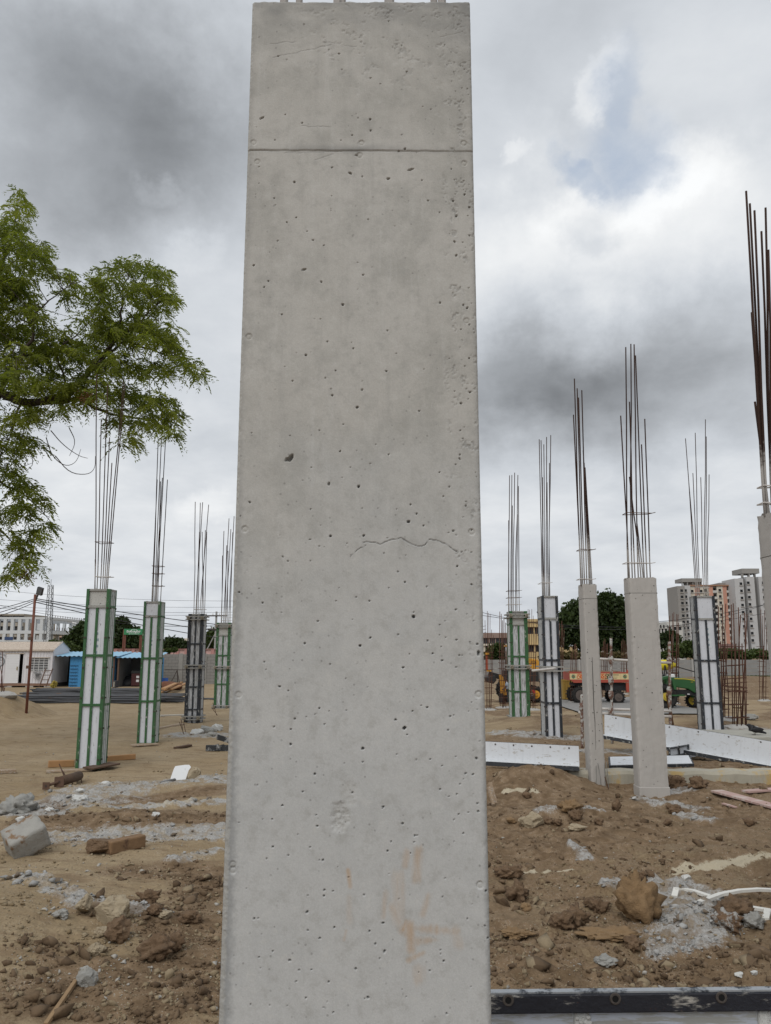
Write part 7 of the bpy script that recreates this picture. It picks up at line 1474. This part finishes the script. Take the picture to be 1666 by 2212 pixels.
# stacks of new rebar lying in bundles
M_NEWBAR = mat('dark_new_rebar', (.045, .048, .055), .55, .3, 1.2, .1, 30, splat=(.12, .075, .05), spl=.34, spsc=2)
def bundle(label, px0, px1, py, layers, rows, sag=0):
    g = at_g((px0+px1)/2, py); x0, x1 = gp(px0, g.y), gp(px1, g.y); th = thing('rebar_bundle', label, 'rebar bundle', tuple(g), 'rebar bundles lying in stacks'); rs = random.Random(int(px0))
    for j in range(rows):
        for i in range(layers):
            y = g.y+j*.26+rs.uniform(-.04, .04); z = gz(g.x, y)+.05+i*.085; a, b = x0+rs.uniform(-.5, .5), x1+rs.uniform(-.6, .6); mb = MB(); mb.tube([(a+(b-a)*t/6, y+rs.gauss(0, .03), z+rs.gauss(0, .012)) for t in range(7)], .035 if i < layers-1 else .03, 5); obj('rebar', mb, M_NEWBAR, th)
bundle('long dark stack of new rebar in front of the sheds, nearest layer', 40, 372, 1520, 4, 8); bundle('dark rebar stack lying behind the nearest layer, towards the sheds', 70, 330, 1503, 4, 7); bundle('loose dark bars reaching past the black column', 335, 500, 1512, 1, 3)
# sand heap lumps, small heaps by the wall
mb = MB(); g = at_g(362, 1490); mb.rock((g.x, g.y, g.z+.15), .6, 3, 3, (1.5, .8, .55), .4); obj('scrap_heap', mb, mat('rust_wire_heap', (.14, .06, .035), .95, .5, 6, 1, 20), None, True, 'rusty red heap of tangled wire beside the second green column', 'scrap heap'); mb = MB(); g = at_g(415, 1476); mb.rock((g.x, g.y, g.z+.1), .8, 3, 4, (1.8, .7, .35), .4); obj('soil_heap', mb, mat('red_soil_heap', (.17, .09, .055), .95, .4, 5, .8, 20), None, True, 'low red brown soil heap at the foot of the block wall', 'soil heap')
d = 54; mb = MB(); a, b = at_y(358, 1474, d), at_y(366, 1465, d); mb.box((gp(353, d), d, at_y(358, 1473, d).z), (gp(366, d), d+.08, at_y(358, 1464.5, d).z)); obj('blue_sheet_board', mb, mat('royal_blue_sheet', (.05, .13, .42), .6, .1, 2), None, label='blue board leaning at the foot of the grey block wall', cat='board'); th = thing('tripod_stand', 'thin dark tripod stand in front of the grey block wall', 'tripod', (gp(383, 54), 54, gz(gp(383, 54), 54))); t = at_y(383, 1448, 54)
for px, dy in ((372, -.3), (383, .6), (395, -.3)): mb = MB(); mb.tube([t, Vector((gp(px, 54), 54+dy, th.location.z))], .025, 5); obj('leg', mb, M_BOLT, th)
mb = MB(); mb.tube([at_y(356, 1447, 54), at_y(430, 1447, 54)], .02, 5); obj('cross_tube', mb, M_BOLT, th)
# ---------------- loose ground cover: grit, clods, chips
def scatter(name, m, n, zone, size, seed, flat=.7):
    rg = np.random.default_rng(seed); vs = []
    for k in range(6):
        mb = MB(); mb.rock((0, 0, 0), 1, 1 if name != 'gravel' else 1, seed+k, (1, .85, flat), .9, 5, cutd=(.35, .62)); vs.append(np.array(mb.v)); F0 = np.array(mb.f)
    px, py = zone(rg, n); dx = (px-PW/2)/FPX; cy = (PH/2-py)/FPX; dy = CP-cy*SP; dz = SP+cy*CP; t = -CAM_H/dz; x, y = dx*t, dy*t; keep = np.ones(len(x), bool)
    g, p, b = ground_masks(x, y); gm = g; w = {'gravel': g, 'soil_clods': b*(1-g), 'pebbles': 1-.6*b}[name]; keep = rg.uniform(0, 1, len(x)) < w*(.25+.75*sstep(.4, .62, fbm(x*2.1, y*2.6, seed, 3)))
    x, y = x[keep], y[keep]; z = height(x, y)+spill_relief(x, y, gm[keep]); N_ = len(x); s = np.minimum(size[0]*(rg.pareto(2.3, N_)+.55), size[1]); a = rg.uniform(0, 6.28, N_); var = rg.integers(0, 6, N_); B = np.stack(vs)[var]; ca, sa = np.cos(a)[:, None], np.sin(a)[:, None]; st = rg.uniform(.7, 1.35, (N_, 2))
    X = (B[..., 0]*st[:, :1]*ca-B[..., 1]*st[:, 1:]*sa)*s[:, None]+x[:, None]; Y = (B[..., 0]*st[:, :1]*sa+B[..., 1]*st[:, 1:]*ca)*s[:, None]+y[:, None]; Z = B[..., 2]*s[:, None]+z[:, None]+(s*.25)[:, None]
    V = np.stack([X, Y, Z], -1).reshape(-1, 3); nv = B.shape[1]; F = (F0[None]+(np.arange(N_)*nv)[:, None, None]).reshape(-1, 3); o = grid_object(name, V, F, m, False); o['kind'] = 'stuff'
def zone_all(rg, n):
    a = rg.uniform(0, 490, n//2); b = rg.uniform(1050, 1680, n-n//2); return np.concatenate([a, b]), 1540+690*rg.uniform(0, 1, n)**.9
def speck(name, cols, rough=.95):
    m = bpy.data.materials.new(name); m.use_nodes = True; T = N(m.node_tree); b = m.node_tree.nodes['Principled BSDF']; co = T.add('ShaderNodeTexCoord').outputs['Object']; v = T.add('ShaderNodeTexVoronoi'); T.put(v.inputs['Vector'], co); v.inputs['Scale'].default_value = 9; s = T.add('ShaderNodeSeparateColor'); T.put(s.inputs[0], v.outputs['Color'])
    c = T.mix(s.outputs[0], cols[0], cols[1]); c = T.mix(T.math('GREATER_THAN', s.outputs[1], .8), c, cols[2]); c = T.mix(T.noise(co, 70, 4, .7).outputs['Fac'], c, T.mix(.5, c, (.05, .04, .03))); T.put(b.inputs['Base Color'], c); b.inputs['Roughness'].default_value = rough; b.inputs['Specular IOR Level'].default_value = .2; return m
scatter('gravel', speck('grey_chips', ((.27, .27, .26), (.50, .50, .49), (.20, .16, .12))), 22000, zone_all, (.010, .055), 11, .6); MATS_CRUMB = speck('soil_crumbs', ((.10, .064, .037), (.20, .138, .085), (.30, .235, .15))); scatter('soil_clods', MATS_CRUMB, 24000, zone_all, (.008, .034), 12, .8); scatter('pebbles', speck('tan_pebbles', ((.22, .16, .09), (.38, .31, .21), (.45, .43, .39))), 16000, zone_all, (.006, .026), 13, .7)
scatter('soil_clods', MATS_CRUMB, 3200, zone_all, (.020, .075), 15, .85)
